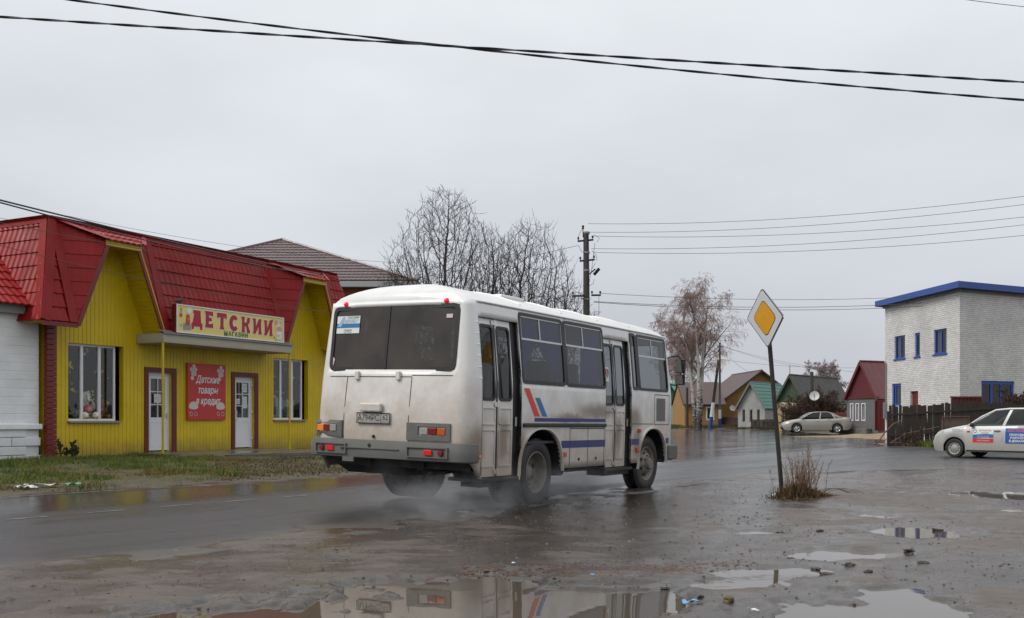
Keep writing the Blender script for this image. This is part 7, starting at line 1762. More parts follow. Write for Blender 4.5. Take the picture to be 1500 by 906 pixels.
# ================================================================ CARS
def car(name, L, W, H, prof, loc, ang, paint, label, wb, xf_w, rw, detail, z=0, tint=None):
    """side profile driven body. x: 0 = front bumper, L = tail; y across; prof keys give heights along x"""
    t = root(name, (loc[0], loc[1], z), ang, label, 'car')
    lerp = lambda K, x: float(np.interp(x, [k[0] for k in K], [k[1] for k in K]))
    sm = lambda K, x: sum(lerp(K, x+d)*w_ for d, w_ in ((-.06, .25), (0, .5), (.06, .25)))
    wx = [xf_w, xf_w+wb]; ra = rw+.055
    xs = sorted(set([round(v, 3) for v in list(np.linspace(0, L, 60))+[w_+ra*math.sin(k/7*math.pi/2)*.999 for w_ in wx for k in range(-7, 8)]]))
    def halfw(x):
        e = min(1, (x+.03)/.55); e2 = min(1, (L-x+.03)/.5); return W/2*(.72+.28*math.sin(e*math.pi/2))*(.80+.20*math.sin(e2*math.pi/2))
    def bot(x):
        z_ = lerp(prof['bot'], x)
        for w_ in wx:
            if abs(x-w_) < ra: z_ = max(z_, rw+math.sqrt(ra*ra-(x-w_)**2)*.98)
        return z_
    rows = []
    for x in xs:
        hw = halfw(x); zb_, zs, zd = bot(x), lerp(prof['belt'], x), lerp(prof['deck'], x); zs = max(zs, zb_+.04)
        zm = zb_+(zs-zb_)*.5; rows.append([(x, hw*.97, zb_), (x, hw*.995, zb_+(zs-zb_)*.25), (x, hw, zm), (x, hw*.99, zb_+(zs-zb_)*.8), (x, hw*.955, zs), (x, hw*.90, zs+(zd-zs)*.55), (x, hw*.72, zs+(zd-zs)*.92), (x, hw*.35, zd), (x, 0, zd+.004)])
    mb = MB(); n_ = len(rows[0])
    for s_ in (1, -1):
        V = [(x, y*s_, z_) for r_ in rows for x, y, z_ in r_]
        fs = [(i*n_+k, (i+1)*n_+k, (i+1)*n_+k+1, i*n_+k+1) if s_ < 0 else (i*n_+k+1, (i+1)*n_+k+1, (i+1)*n_+k, i*n_+k) for i in range(len(rows)-1) for k in range(n_-1)]
        mb.add(V, fs, 0, True)
    for r_, fl_ in ((rows[0], 1), (rows[-1], 0)):
        P = [(x, y, z_) for x, y, z_ in r_]+[(x, -y, z_) for x, y, z_ in r_[::-1][1:]]; mb.add(P, [tuple(range(len(P)))], 0)
    body_ = mb.build('body', paint, t); weld(body_, .002, sharp=38)
    # cabin: outline of the glasshouse in side view, pillars cut into it
    G = prof['cabin']      # (x, z) from windscreen base over the roof to the rear screen base
    def cw(z_): q = (z_-prof['beltz'])/(H-prof['beltz']); return W/2*(.945-.21*max(0, q)**1.3)
    mb = MB(); R_ = prof['roof']; K_ = 6     # roof panel
    V = []; nx = 14
    for i in range(nx+1):
        x = R_[0]+(R_[1]-R_[0])*i/nx; zr = lerp(prof['rooft'], x)
        for k in range(-K_, K_+1): q = k/K_; y = q*cw(zr-.03); V.append((x, y, zr-.045*abs(q)**3))
    m_ = 2*K_+1; mb.add(V, [(i*m_+k, (i+1)*m_+k, (i+1)*m_+k+1, i*m_+k+1) for i in range(nx) for k in range(m_-1)], 0, True)
    # pillars and rails
    for s_ in (1, -1):
        for (xa, za), (xb, zb_), w_ in prof['pillars']:
            A, B = Vector((xa, s_*cw(za), za)), Vector((xb, s_*cw(zb_), zb_)); N2 = 5; pv = []
            for i in range(N2+1): q = i/N2; z_ = za+(zb_-za)*q; x = xa+(xb-xa)*q; w2 = w_[0]+(w_[1]-w_[0])*q; pv += [(x-w2, s_*(cw(z_)+.002), z_), (x+w2, s_*(cw(z_)+.002), z_)]
            mb.add(pv, [(2*i, 2*i+1, 2*i+3, 2*i+2) for i in range(N2)], 0, True)
        pts = [Vector((x, s_*(cw(z_)-.005), z_)) for x, z_ in prof['rail']]; mb.tube(pts, .032, 8)
    mb.build('cabin', paint, t)
    gm = tint or M_['carglass']
    for s_ in (1, -1):
        for P in prof['glass']:
            m = MB(); V = []
            n2 = 6; (x0, z0_), (x1, z1_), (x2, z2_), (x3, z3_) = P      # bottom-front, bottom-rear, top-rear, top-front
            for i in range(n2+1):
                q = i/n2
                for (a, b_, c, d) in (((x0, z0_, x3, z3_)), ((x1, z1_, x2, z2_))): x = a+(c-a)*q; z_ = b_+(d-b_)*q; V.append((x, s_*(cw(z_)-.008), z_))
            m.add(V, [(2*i, 2*i+1, 2*i+3, 2*i+2) for i in range(n2)], 0, True); m.build('side_window', gm, t)
    for nm_, a, b_ in (('windscreen', prof['ws'][0], prof['ws'][1]), ('rear_screen', prof['rs'][0], prof['rs'][1])):
        m = MB(); V = []
        for i in range(7):
            q = i/6; x = a[0]+(b_[0]-a[0])*q; z_ = a[1]+(b_[1]-a[1])*q; w_ = cw(z_)-.02; sg_ = -1 if nm_ == 'windscreen' else 1
            for k in range(-4, 5): V.append((x+sg_*.10*(1-(k/4)**2), w_*k/4, z_))
        m.add(V, [(i*9+k, (i+1)*9+k, (i+1)*9+k+1, i*9+k+1) for i in range(6) for k in range(8)], 0, True); m.build(nm_, gm, t)
    # inside
    m = MB(); bz = prof['beltz']; m.box(prof['ws'][0][0]+.35, prof['rs'][0][0]-.3, -W/2+.12, W/2-.12, .35, .45)
    for x in prof['seats']:
        for y in (-.36, .36): m.box(x, x+.45, y-.24, y+.24, .45, .62, bev=.04); m.obox((x+.48, y, .85), (.06, 0, 0), (0, .23, 0), (.09, 0, .32)); m.box(x+.52, x+.62, y-.12, y+.12, 1.14, 1.32, bev=.03)
    m.box(prof['ws'][0][0]+.1, prof['ws'][0][0]+.6, -W/2+.15, W/2-.15, .75, bz-.02, bev=.05); m.build('seats', M_['rubber'], t)
    m = MB(); m.tube([(prof['ws'][0][0]+.75+.05*math.sin(a), .36+.18*math.cos(a), .92+.17*math.sin(a)) for a in [k*math.pi/8 for k in range(17)]], .015); m.build('steering_wheel', M_['rubber'], t)
    # wheels
    for w_ in wx:
        for s_ in (1, -1):
            m = MB(); wd_ = .19; rt = rw*.66; st = s_*(W/2-.03)
            m.lathe([(rt, 0), (rt+.01, .008), (rw*.86, .012), (rw*.97, .0), (rw, -.03), (rw, -wd_+.03), (rw*.97, -wd_), (rt, -wd_)], (0, 0, 0), (0, s_, 0), 32); ty = m.build('tyre', M_['cartyre'], t); 
            for ob in (ty,): ob.data.transform(Matrix.Translation((w_, st, rw)))
            m = MB(); m.lathe([(rt, .0), (rt*.93, -.012), (rt*.88, -.03), (rt*.8, -.035), (rt*.55, -.02), (rt*.35, -.012), (rt*.22, .0), (0, .004)], (0, 0, 0), (0, s_, 0), 32); rm = m.build('rim', detail['rim'], ty); rm.data.transform(Matrix.Translation((w_, st, rw)))
            m = MB(); nh = detail['holes']
            for k in range(nh):
                a = 2*math.pi*k/nh; rr = rt*.66; c = Vector((math.cos(a)*rr, s_*-.024, math.sin(a)*rr)); tt = Vector((-math.sin(a), 0, math.cos(a))); rd = Vector((math.cos(a), 0, math.sin(a)))
                hs = detail['hs']; m.obox(c, tt*rt*hs[0], rd*rt*hs[1], Vector((0, .006, 0)))
            m.build('rim_hole', M_['blackmetal'], rm).data.transform(Matrix.Translation((w_, st, rw)))
        m = MB()
        for s_ in (1, -1):
            V = []
            for k in range(-8, 9): a = k/8*1.62; V += [(w_+ra*math.sin(a), s_*(W/2-.02), rw+ra*math.cos(a)), (w_+ra*math.sin(a), s_*(W/2-.35), rw+ra*math.cos(a))]
            m.add(V, [(2*i, 2*i+1, 2*i+3, 2*i+2) for i in range(16)], 0, True)
        m.build('wheel_housing', M_['blackmetal'], t)
    m = MB(); m.box(.25, L-.2, -W/2+.18, W/2-.18, .2, .3); m.build('underbody', M_['blackmetal'], t)
    yw = lambda x, z_: halfw(x)*1.0
    return t, halfw, cw
M_['carglass'] = glassmat('car_glass', (.28, .31, .29), .02)
M_['cartyre'] = mat('car_tyre', (.018, .018, .018), .7, var=.2, dirt=((.06, .05, .04), .2, 5, -.3, .6))
silverp = mat('dirty_silver_paint', (.50, .50, .49), .32, metal=.25, coat=.4, dirt=((.24, .20, .15), .6, 2.5, .1, .85))
beigep = mat('beige_silver_paint', (.36, .345, .31), .32, metal=.3, coat=.4, dirt=((.2, .17, .13), .4, 2.5, .1, .7))
LG = 4.26; HG = 1.50
gr = dict(bot=[(0, .36), (.05, .22), (.3, .19), (4.0, .2), (4.2, .3), (4.26, .42)],
    belt=[(0, .52), (.06, .66), (.3, .80), (.9, .90), (1.4, .945), (3.9, .98), (4.15, .95), (4.26, .8)],
    deck=[(0, .56), (.06, .70), (.25, .83), (.7, .94), (1.22, 1.03), (1.5, 1.03), (3.5, 1.04), (3.75, 1.09), (4.12, 1.07), (4.2, .98), (4.26, .85)],
    beltz=.96, cabin=[], roof=(1.98, 3.05), rooft=[(1.9, 1.42), (2.1, 1.475), (2.5, 1.50), (2.9, 1.49), (3.2, 1.43)],
    pillars=[((1.18, .97), (2.0, 1.44), (.045, .04)), ((2.28, .95), (2.46, 1.46), (.045, .04)), ((3.22, .96), (3.16, 1.42), (.05, .04)), ((3.75, 1.03), (3.10, 1.42), (.12, .08))],
    rail=[(1.25, 1.0), (1.6, 1.24), (2.0, 1.44), (2.4, 1.475), (2.8, 1.475), (3.15, 1.42), (3.6, 1.15), (3.8, 1.05)],
    glass=[((1.30, .955), (2.25, .955), (2.43, 1.44), (2.02, 1.42)), ((2.32, .955), (3.19, .955), (3.13, 1.40), (2.49, 1.44)), ((3.26, .96), (3.6, .98), (3.22, 1.36), (3.24, 1.38))],
    ws=((1.2, 1.0), (2.02, 1.44)), rs=((3.72, 1.05), (3.12, 1.43)), seats=(1.9, 2.75))
fwd = Vector((-.62, .785)); Yw = 31.5
# place so that the near front wheel stands where the photo shows it
wxL = Vector(at(1398, 31.3)); xw = .78
ang = math.atan2(-fwd.y, -fwd.x)     # local +x runs from nose to tail
tail = Vector((math.cos(ang), math.sin(ang))); yv = Vector((-tail.y, tail.x))    # local +y
side_y = -.80                       # near side in local y (towards the viewer)
if yv.y < 0: side_y = .80
o_ = wxL-tail*xw-yv*side_y
ca, hwf, cwf = car('parked_car', LG, 1.68, HG, gr, (o_.x, o_.y), ang, silverp, 'silver grey hatchback with flag and blue advert stickers entering from the right', 2.476, xw, .292, dict(rim=mat('silver_wheel_cover', (.35, .35, .34), .4, dirt=((.12, .10, .08), .5, 6, -1, 2)), holes=10, hs=(.09, .07)))
NS = 1 if side_y > 0 else -1
def cf(x, z, d=.0):      # point on the near flank of the silver car
    hw = hwf(x)
    zb_ = .2; zs = .94; q = min(max((z-zb_)/(zs-zb_), 0), 1); k = np.interp(q, [0, .25, .5, .8, 1], [.97, .995, 1, .99, .955]); return (x, NS*(hw*k+d), z)
def patch(x0, x1, z0, z1, m, nm, d=.006, par=None, wave=None):
    q = MB(); V = []; N2 = 10
    for i in range(N2+1):
        x = x0+(x1-x0)*i/N2
        for j in range(5): z = z0+(z1-z0)*j/4; dz = (wave(x) if wave and j in (0, 4) and (z0 > .0) else 0); V.append(cf(x, z+(wave(x) if wave else 0)*(1 if j in (0, 4) else 1), d))
    q.add(V, [(i*5+j, (i+1)*5+j, (i+1)*5+j+1, i*5+j+1) for i in range(N2) for j in range(4)]); return q.build(nm, m, par or ca)
def ctext(txt, x, z, size, m, nm, par, d=.012, bold=0, xs=1): 
    a = Vector(cf(x, z, d)); b_ = Vector(cf(x+.4, z, d)); u_ = (b_-a).normalized()*(1 if NS > 0 else 1); q = MB()
    # text must read left to right for a viewer on the near side; nose is on the left
    q.text(txt, a, u_, (0, -NS*.03*0, 1), size, bold=bold, xs=xs); return q.build(nm, m, par)
wv = lambda x: .012*math.sin((x-1.55)*7)
st = patch(1.38, 2.0, .46, .885, M_['paper'], 'door_sticker'); patch(1.38, 2.0, .61, .72, M_['bluink'], 'blue_band', .009, st, wv); patch(1.38, 2.0, .47, .60, M_['redink'], 'red_band', .009, st)
ctext('АВТОШКОЛА', 1.75, .83, .062, M_['redink'], 'sticker_lettering', st, xs=.95); ctext('Д О С А А Ф', 1.70, .655, .055, M_['paper'], 'sticker_lettering', st, xs=1.1); ctext('КАТЕГОРИЯ В', 1.70, .53, .055, M_['paper'], 'sticker_lettering', st); ctext('РОССИИ', 1.75, .765, .05, M_['redink'], 'sticker_lettering', st)
q = MB(); q.tube([Vector(cf(1.45+.045*math.cos(a), .815+.045*math.sin(a), .012)) for a in [k*math.pi/8 for k in range(17)]], .005, 4); q.build('round_emblem', M_['ink'], st)
st = patch(2.36, 3.02, .46, .905, mat('blue_advert_sticker', (.02, .09, .33), .4), 'door_sticker')
ctext('НЕТ ПРАВ?', 2.70, .83, .10, mat('pink_print', (.65, .12, .16), .5), 'sticker_lettering', st, bold=.004, xs=.95); ctext('ПРИХОДИ', 2.70, .71, .085, M_['paper'], 'sticker_lettering', st, bold=.004); ctext('УЧИТЬСЯ', 2.70, .62, .085, M_['paper'], 'sticker_lettering', st, bold=.004); ctext('В ДОСААФ', 2.70, .53, .085, M_['paper'], 'sticker_lettering', st, bold=.004)
ctext('автошкола 2-11-61', .93, .865, .05, M_['ink'], 'wing_lettering', ca); ctext('8 (910) 900-67-63', .90, .815, .045, M_['ink'], 'wing_lettering', ca)
q = MB(); c = Vector(cf(1.24, .80, 0)); q.obox(c, (.045, 0, 0), (0, .012, 0), (0, 0, .022)); q.build('side_indicator', M_['olens'], ca)
for x in (2.12, 3.02): q = MB(); q.tube([cf(x-.09, .82, .005), cf(x-.06, .825, .035), cf(x+.06, .83, .035), cf(x+.09, .825, .005)], .014, 6); q.build('door_handle', M_['rubber'], ca)
q = MB()
for x, za, zb_ in ((1.40, .24, .94), (2.26, .22, .95), (3.2, .5, .95)): V = [cf(x-.004, za, .004), cf(x+.004, za, .004), cf(x+.004, (za+zb_)/2, .004), cf(x-.004, (za+zb_)/2, .004), cf(x+.004, zb_-.02, .004), cf(x-.004, zb_-.02, .004)]; q.add(V, [(0, 1, 2, 3), (3, 2, 4, 5)])
q.build('door_seam', M_['seam'], ca)
for s_ in (1, -1):
    q = MB(); q.ball((1.36, s_*.86, 1.0), .085, 0, 2, (.7, 1, .8)); q.build('wing_mirror', M_['rubber'], ca)
    q = MB(); q.ball((.28, s_*.62, .73), .13, 0, 2, (1.15, .9, .55)); q.build('headlight', M_['clens'], ca)
    q = MB(); q.ball((.12, s_*.56, .38), .075, 0, 2, (.8, 1, 1)); q.build('fog_lamp', M_['rubber'], ca)
q = MB(); V = [cf(1.15, .20, .004), cf(3.0, .20, .004), cf(3.0, .245, .006), cf(1.15, .245, .006)]; q.add(V, [(0, 1, 2, 3)]); q.build('sill_trim', M_['blackmetal'], ca)
q = MB(); q.box(-.01, .03, -.45, .45, .50, .60, bev=.01); q.build('grille', M_['rubber'], ca)

# beige saloon far off
LA = 4.6
ap = dict(bot=[(0, .40), (.05, .24), (.3, .18), (4.3, .2), (4.5, .28), (4.6, .42)],
    belt=[(0, .52), (.08, .64), (.5, .78), (1.2, .90), (3.9, .98), (4.4, .98), (4.6, .8)],
    deck=[(0, .56), (.08, .68), (.3, .80), (.8, .91), (1.3, .99), (1.6, 1.0), (3.6, 1.04), (3.85, 1.09), (4.45, 1.08), (4.55, 1.0), (4.6, .85)],
    beltz=.95, cabin=[], roof=(1.95, 3.25), rooft=[(1.9, 1.37), (2.1, 1.42), (2.6, 1.46), (3.0, 1.44), (3.3, 1.38)],
    pillars=[((1.2, .96), (2.0, 1.39), (.04, .035)), ((2.45, .95), (2.55, 1.42), (.04, .035)), ((3.5, .98), (3.25, 1.37), (.06, .05)), ((3.8, 1.04), (3.2, 1.37), (.10, .08))],
    rail=[(1.3, 1.0), (1.65, 1.22), (2.0, 1.39), (2.5, 1.435), (3.0, 1.425), (3.3, 1.35), (3.7, 1.15), (3.95, 1.06)],
    glass=[((1.32, .955), (2.42, .955), (2.50, 1.395), (2.05, 1.37)), ((2.50, .955), (3.5, .975), (3.22, 1.35), (2.59, 1.405))],
    ws=((1.2, .99), (2.02, 1.39)), rs=((3.85, 1.05), (3.2, 1.38)), seats=(1.9, 2.8))
DA = 70.0
xa, ya = at(1149.5, DA+.3)
car2, hw2, cw2 = car('parked_car', LA, 1.75, 1.46, ap, (xa, ya+.9), R(-7), beigep, 'beige silver saloon parked before the brown bushes and cottages', 2.70, .92, .315, dict(rim=mat('alloy_wheel', (.5, .5, .5), .3, metal=.5), holes=5, hs=(.14, .24)), z=.215, tint=glassmat('dark_car_glass', (.06, .07, .07), .02))
q = MB(); q.ball((4.42, -.70, .82), .14, 0, 2, (1, .55, .6)); q.build('tail_light', M_['rlens'], car2)
q = MB(); q.ball((.25, -.62, .68), .13, 0, 2, (1.2, .8, .5)); q.build('headlight', M_['clens'], car2)
q = MB(); q.ball((1.35, -.92, 1.0), .08, 0, 1); q.build('wing_mirror', M_['rubber'], car2)
for x in (2.28, 3.25): q = MB(); q.tube([(x-.08, -.885, .84), (x+.08, -.885, .845)], .014, 5); q.build('door_handle', M_['alu'], car2)
q = MB(); q.box(-.015, .02, -.5, .5, .32, .44, bev=.01); q.build('grille', M_['rubber'], car2)
q = MB(); q.box(.02, 4.55, -.89, -.87, .5, .52) if False else q.box(1.3, 3.2, -.885, -.872, .5, .53); q.build('side_moulding', beigep, car2)

# ================================================================ SMALL THINGS ON THE GROUND
def gzd(x, y): return float(ground_z(np.array([x]), np.array([y]))[0])
def rock(px, py, r, label, m, sq=(1.3, .9, .6), seed=0, nm='stone', cat='stone', grp=None):
    D = HC*F0/(py-CY); x, y = at(px, D); rnd = random.Random(seed+int(px)); b = bmesh.new(); bmesh.ops.create_icosphere(b, subdivisions=2, radius=r)
    for v in b.verts: k = 1+rnd.uniform(-.34, .34); v.co = Vector((v.co.x*sq[0]*k, v.co.y*sq[1]*k, v.co.z*sq[2]*k))
    mb = MB(); mb.bm(b, 0, False); b.free(); o = mb.build(nm, m); o.location = (x, y, max(gzd(x, y), WATER if gzd(x, y) < WATER else -1)+r*sq[2]*.45); o.rotation_euler = (0, 0, rnd.random()*3)
    return tag(o, label, cat, grp)
clod = mat('wet_dark_clod', (.035, .022, .016), .55, var=.4, vscale=30, bump=.01, bscale=60)
for k, (px, py, r, lab) in enumerate(((1201, 781, .035, 'flat black lump near the rut left of the brown puddle'), (1143, 779, .03, 'small reddish lump in the wet patch below the sign'), (1272, 840, .03, 'largest dark clod at the near end of the shallow water streak'), (1245, 830, .035, 'dark clod inside the shallow water streak'), (1212, 840, .04, 'dark clod on the lower edge of the shallow water streak'), (1195, 832, .032, 'left dark clod at the edge of the shallow water streak'), (1332, 807, .035, 'dark clod on the mud right of the brown puddle'), (1160, 818, .035, 'dark clod on the mud above the shallow water streak'), (1373, 776, .045, 'black stone pair on the right rim of the brown puddle'), (1352, 825, .03, 'small clod on the right mud bank'), (1027, 876, .02, 'tiny dark stone right of the big puddle'), (974, 861, .022, 'dark pebble on the far rim of the big puddle'))):
    rock(px, py, r, lab, clod, seed=k, sq=(1.5, .9, .45), nm='mud_clod', cat='clod', grp='dark clods on the wet ground')
rock(1068, 882, .032, 'yellowish brown stone on the mud right of the big puddle', mat('brown_stone', (.12, .08, .035), .6, var=.3), sq=(1.2, 1, .8))
def litter(px, py, w_, d_, m, label, ang=0, h=.012, nm='crumpled_scrap', cat='litter'):
    D = HC*F0/(py-CY); x, y = at(px, D); n2 = 5; rnd = random.Random(int(px)); V = []
    for i in range(n2+1):
        for j in range(3): V.append((-w_/2+w_*i/n2, -d_/2+d_*j/2+rnd.uniform(-.2, .2)*d_, rnd.uniform(0, h)))
    n = len(V); V += [(a, b_, c+.003) for a, b_, c in V]; mb = MB()
    mb.add(V, [(i*3+j, i*3+j+1, (i+1)*3+j+1, (i+1)*3+j) for i in range(n2) for j in range(2)]+[(n+i*3+j, n+(i+1)*3+j, n+(i+1)*3+j+1, n+i*3+j+1) for i in range(n2) for j in range(2)])
    o = mb.build(nm, m); o.location = (x, y, max(gzd(x, y), WATER)+.006); o.rotation_euler = (0, 0, ang); tag(o, label, cat)
blw = mat('blue_wrapper', (.15, .35, .55), .4, var=.3, vscale=30); whw = mat('white_paper_scrap', (.55, .55, .55), .6)
litter(1012, 883, .11, .05, blw, 'crumpled pale blue wrapper in the shallow water right of the big puddle', .2, .025)
litter(1104, 897, .07, .02, whw, 'small white paper scrap at the bottom edge of the mud', -.5)
litter(868, 847, .035, .02, blw, 'tiny blue scrap on the leafy rim behind the big puddle')
litter(752, 829, .03, .02, whw, 'tiny white scrap behind the big puddle')
litter(60, 720, .5, .16, whw, 'white plastic litter on the grass edge at the left', .3, .06)
litter(108, 718, .25, .1, mat('green_plastic', (.08, .3, .2), .4), 'greenish plastic litter on the grass verge below the shop window', .1, .05)
litter(40, 722.5, .3, .12, whw, 'crumpled white bag lying on the verge at the far left', .9, .06)
litter(1137, 727, .16, .06, whw, 'white plastic scrap lying under the dry weeds', .2, .04)
# fallen leaves and grit: uncountable
def grit(name, n, test, x0, x1, y0, y1, smin, smax, cols, seed, flat=.4):
    r = np.random.default_rng(seed); P = np.stack([r.uniform(x0, x1, n), y0+(y1-y0)*r.random(n)**1.3], 1); P = P[test(P[:, 0], P[:, 1], r)]; n = len(P); z = ground_z(P[:, 0], P[:, 1]); zr = np.where(poly_sd(P[:, 0], P[:, 1], ASPH) > .3, road_surface(P[:, 0], P[:, 1]), z); ok = np.maximum(z, zr) > WATER+.001; P = P[ok]; z = np.maximum(z, zr)[ok]; n = len(P)
    s_ = smin+(smax-smin)*r.random(n)**2.5; base = np.array([(1, 0, 0), (-.5, .87, 0), (-.5, -.87, 0), (0, 0, flat*1.6), (0, 0, -flat)]); F = np.array([(0, 1, 3), (1, 2, 3), (2, 0, 3)]); a = r.random(n)*6.28
    ca_, sa_ = np.cos(a), np.sin(a); V = base[None]*(1+.5*r.standard_normal((n, 5, 3))*.4); V = V*s_[:, None, None]; X = V[..., 0]*ca_[:, None]*1.3-V[..., 1]*sa_[:, None]; Y = V[..., 0]*sa_[:, None]*1.3+V[..., 1]*ca_[:, None]
    V = np.stack([X+P[:, 0:1], Y+P[:, 1:2], V[..., 2]+z[:, None]], -1).reshape(-1, 3); f = (F[None]+(np.arange(n)*5)[:, None, None]).reshape(-1, 3)
    me = bpy.data.meshes.new(name); me.vertices.add(len(V)); me.vertices.foreach_set('co', V.ravel()); me.loops.add(f.size); me.loops.foreach_set('vertex_index', f.ravel()); me.polygons.add(len(f)); me.polygons.foreach_set('loop_start', np.arange(len(f))*3); me.update(); me.validate()
    at_ = me.attributes.new('tone', 'FLOAT', 'POINT'); at_.data.foreach_set('value', np.repeat(r.random(n), 5).astype(np.float32)); me.materials.append(attr_mat(name+'_tones', 'tone', cols, .6)); o = bpy.data.objects.new(name, me); COL.objects.link(o); tag(o, kind='stuff')
grit('gravel', 26000, lambda x, y, r: (np.abs(x) < .56*y) & (poly_sd(x, y, ASPH) < .5) & (fbm(x*.8, y*.8, 3, 300) > -.1-.4*(r.random(len(x)) < .3)), -10, 14, 4.6, 22, .003, .015, [(.03, .022, .018), (.06, .045, .035), (.10, .085, .07), (.16, .145, .13)], 1)
grit('fallen_leaves', 5200, lambda x, y, r: (np.abs(x) < .56*y) & (np.exp(-((y-7.95-.1*x)/.28)**2)*((x > -.4) & (x < 2.0)) > r.random(len(x))*1.0), -.8, 2.2, 7.2, 9.2, .009, .024, [(.05, .02, .012), (.09, .035, .018), (.12, .06, .025)], 2, .15)
grit('crumbled_mud', 6000, lambda x, y, r: (fbm(x*1.1, y*1.1, 3, 310) > .22) & (np.abs(x) < .56*y) & (poly_sd(x, y, ASPH) < 0), -4, 9, 5, 15, .006, .022, [(.025, .018, .014), (.05, .036, .028), (.08, .06, .048)], 3, .35)

# kerbs and sunken bed before the shop
def kerb(P, w_, h, nm, lab):
    P = [Vector(in_shop((*p, 0)))for p in P]; o = P[0]; t = MB()
    for a, b_ in zip(P, P[1:]):
        L_ = (b_-a).length; k = max(1, round(L_/1.0)); d = (b_-a)/k; u_ = d.normalized(); n = Vector((u_.y, -u_.x, 0))
        for i in range(k): c = a+d*(i+.5); zz = gzd(c.x, c.y); t.obox((c.x-o.x, c.y-o.y, zz+h/2-.06), u_*(d.length/2-.008), n*w_/2, (0, 0, h/2+.06))
    ob = t.build(nm, M_['concrete']); ob.location = (o.x, o.y, 0); tag(ob, lab, 'kerb')
kerb([(3.0, 2.45), (10.0, 2.35)], .14, .13, 'kerb', 'wet concrete kerb along the paved strip before the shop doors')
kerb([(4.3, 3.6), (10.6, 3.3)], .16, .12, 'kerb', 'outer wet kerb between the dark soil bed and the road verge')
def pavm():
    return mat('wet_paved_strip', (.11, .10, .085), .22, var=.35, vscale=1.2, bump=.006, bscale=9, rvar=.12)
o = sheet('pavement', [tuple(in_shop((a, b_, 0))[:2]) for a, b_ in ((2.3, -.75), (10.9, -.75), (10.9, -2.33), (3.2, -2.4), (2.5, -1.6))], lambda x, y: ground_z(x, y, False)+.03, .1, pavm(), spacing=lambda d: .5); tag(o, kind='structure')
o = sheet('soil_bed', [tuple(in_shop((a, b_, 0))[:2]) for a, b_ in ((3.3, -2.5), (10.2, -2.42), (10.4, -3.2), (4.4, -3.5))], lambda x, y: ground_z(x, y, False)+.02+.03*fbm(x*2, y*2, 3, 9), .1, mat('dark_wet_soil', (.035, .03, .028), .6, var=.4, vscale=4, bump=.02, bscale=14), spacing=lambda d: .2); tag(o, kind='structure')
sandm = mat('pale_sand', (.27, .20, .12), .9, var=.3, vscale=2, bump=.02, bscale=5)
o = sheet('sand_heap', ragged([(15.8, 66), (19.5, 62.0), (21.2, 55), (25.0, 52), (28, 60), (23, 65.5), (17.5, 67.5)], .5, seed=3), lambda x, y: ground_z(x, y)+.05+.03*fbm(x, y, 3, 4), .1, sandm, spacing=lambda d: .5); tag(o, kind='structure')

# distant woodland closing the horizon on every side
def far_wood():
    r = random.Random(3); V = []; F = []
    mb = MB()
    for k in range(900):
        a = 2*math.pi*k/900; D = 240+r.uniform(-15, 25); x, y = D*math.sin(a), D*math.cos(a)
        if y > 0 and -.2 < x/y < .55 and r.random() < .0: continue
        h = r.uniform(3.0, 5.5); w_ = r.uniform(.9, 2.0)
        for q in range(5):
            cx_, cz_ = r.gauss(0, w_*.5), h*r.uniform(.35, .95); s_ = r.uniform(.5, 1.1)
            tx, ty = math.cos(a), -math.sin(a); P = [(x+tx*(cx_+s_*math.cos(t_)*r.uniform(.6, 1.2)), y+ty*(cx_+s_*math.cos(t_)), max(0, cz_+s_*1.2*math.sin(t_)*r.uniform(.6, 1.2))) for t_ in [i*math.pi/3 for i in range(6)]]
            mb.add(P, [tuple(range(6))])
        mb.add([(x-tx*w_, y-ty*w_, 0), (x+tx*w_, y+ty*w_, 0), (x+tx*w_*.5, y+ty*w_*.5, h*.7), (x-tx*w_*.5, y-ty*w_*.5, h*.8)], [(0, 1, 2, 3)])
    o = mb.build('distant_wood', mat('far_wood', (.10, .095, .10), .9, var=.2, vscale=.1)); tag(o, kind='stuff')
far_wood()

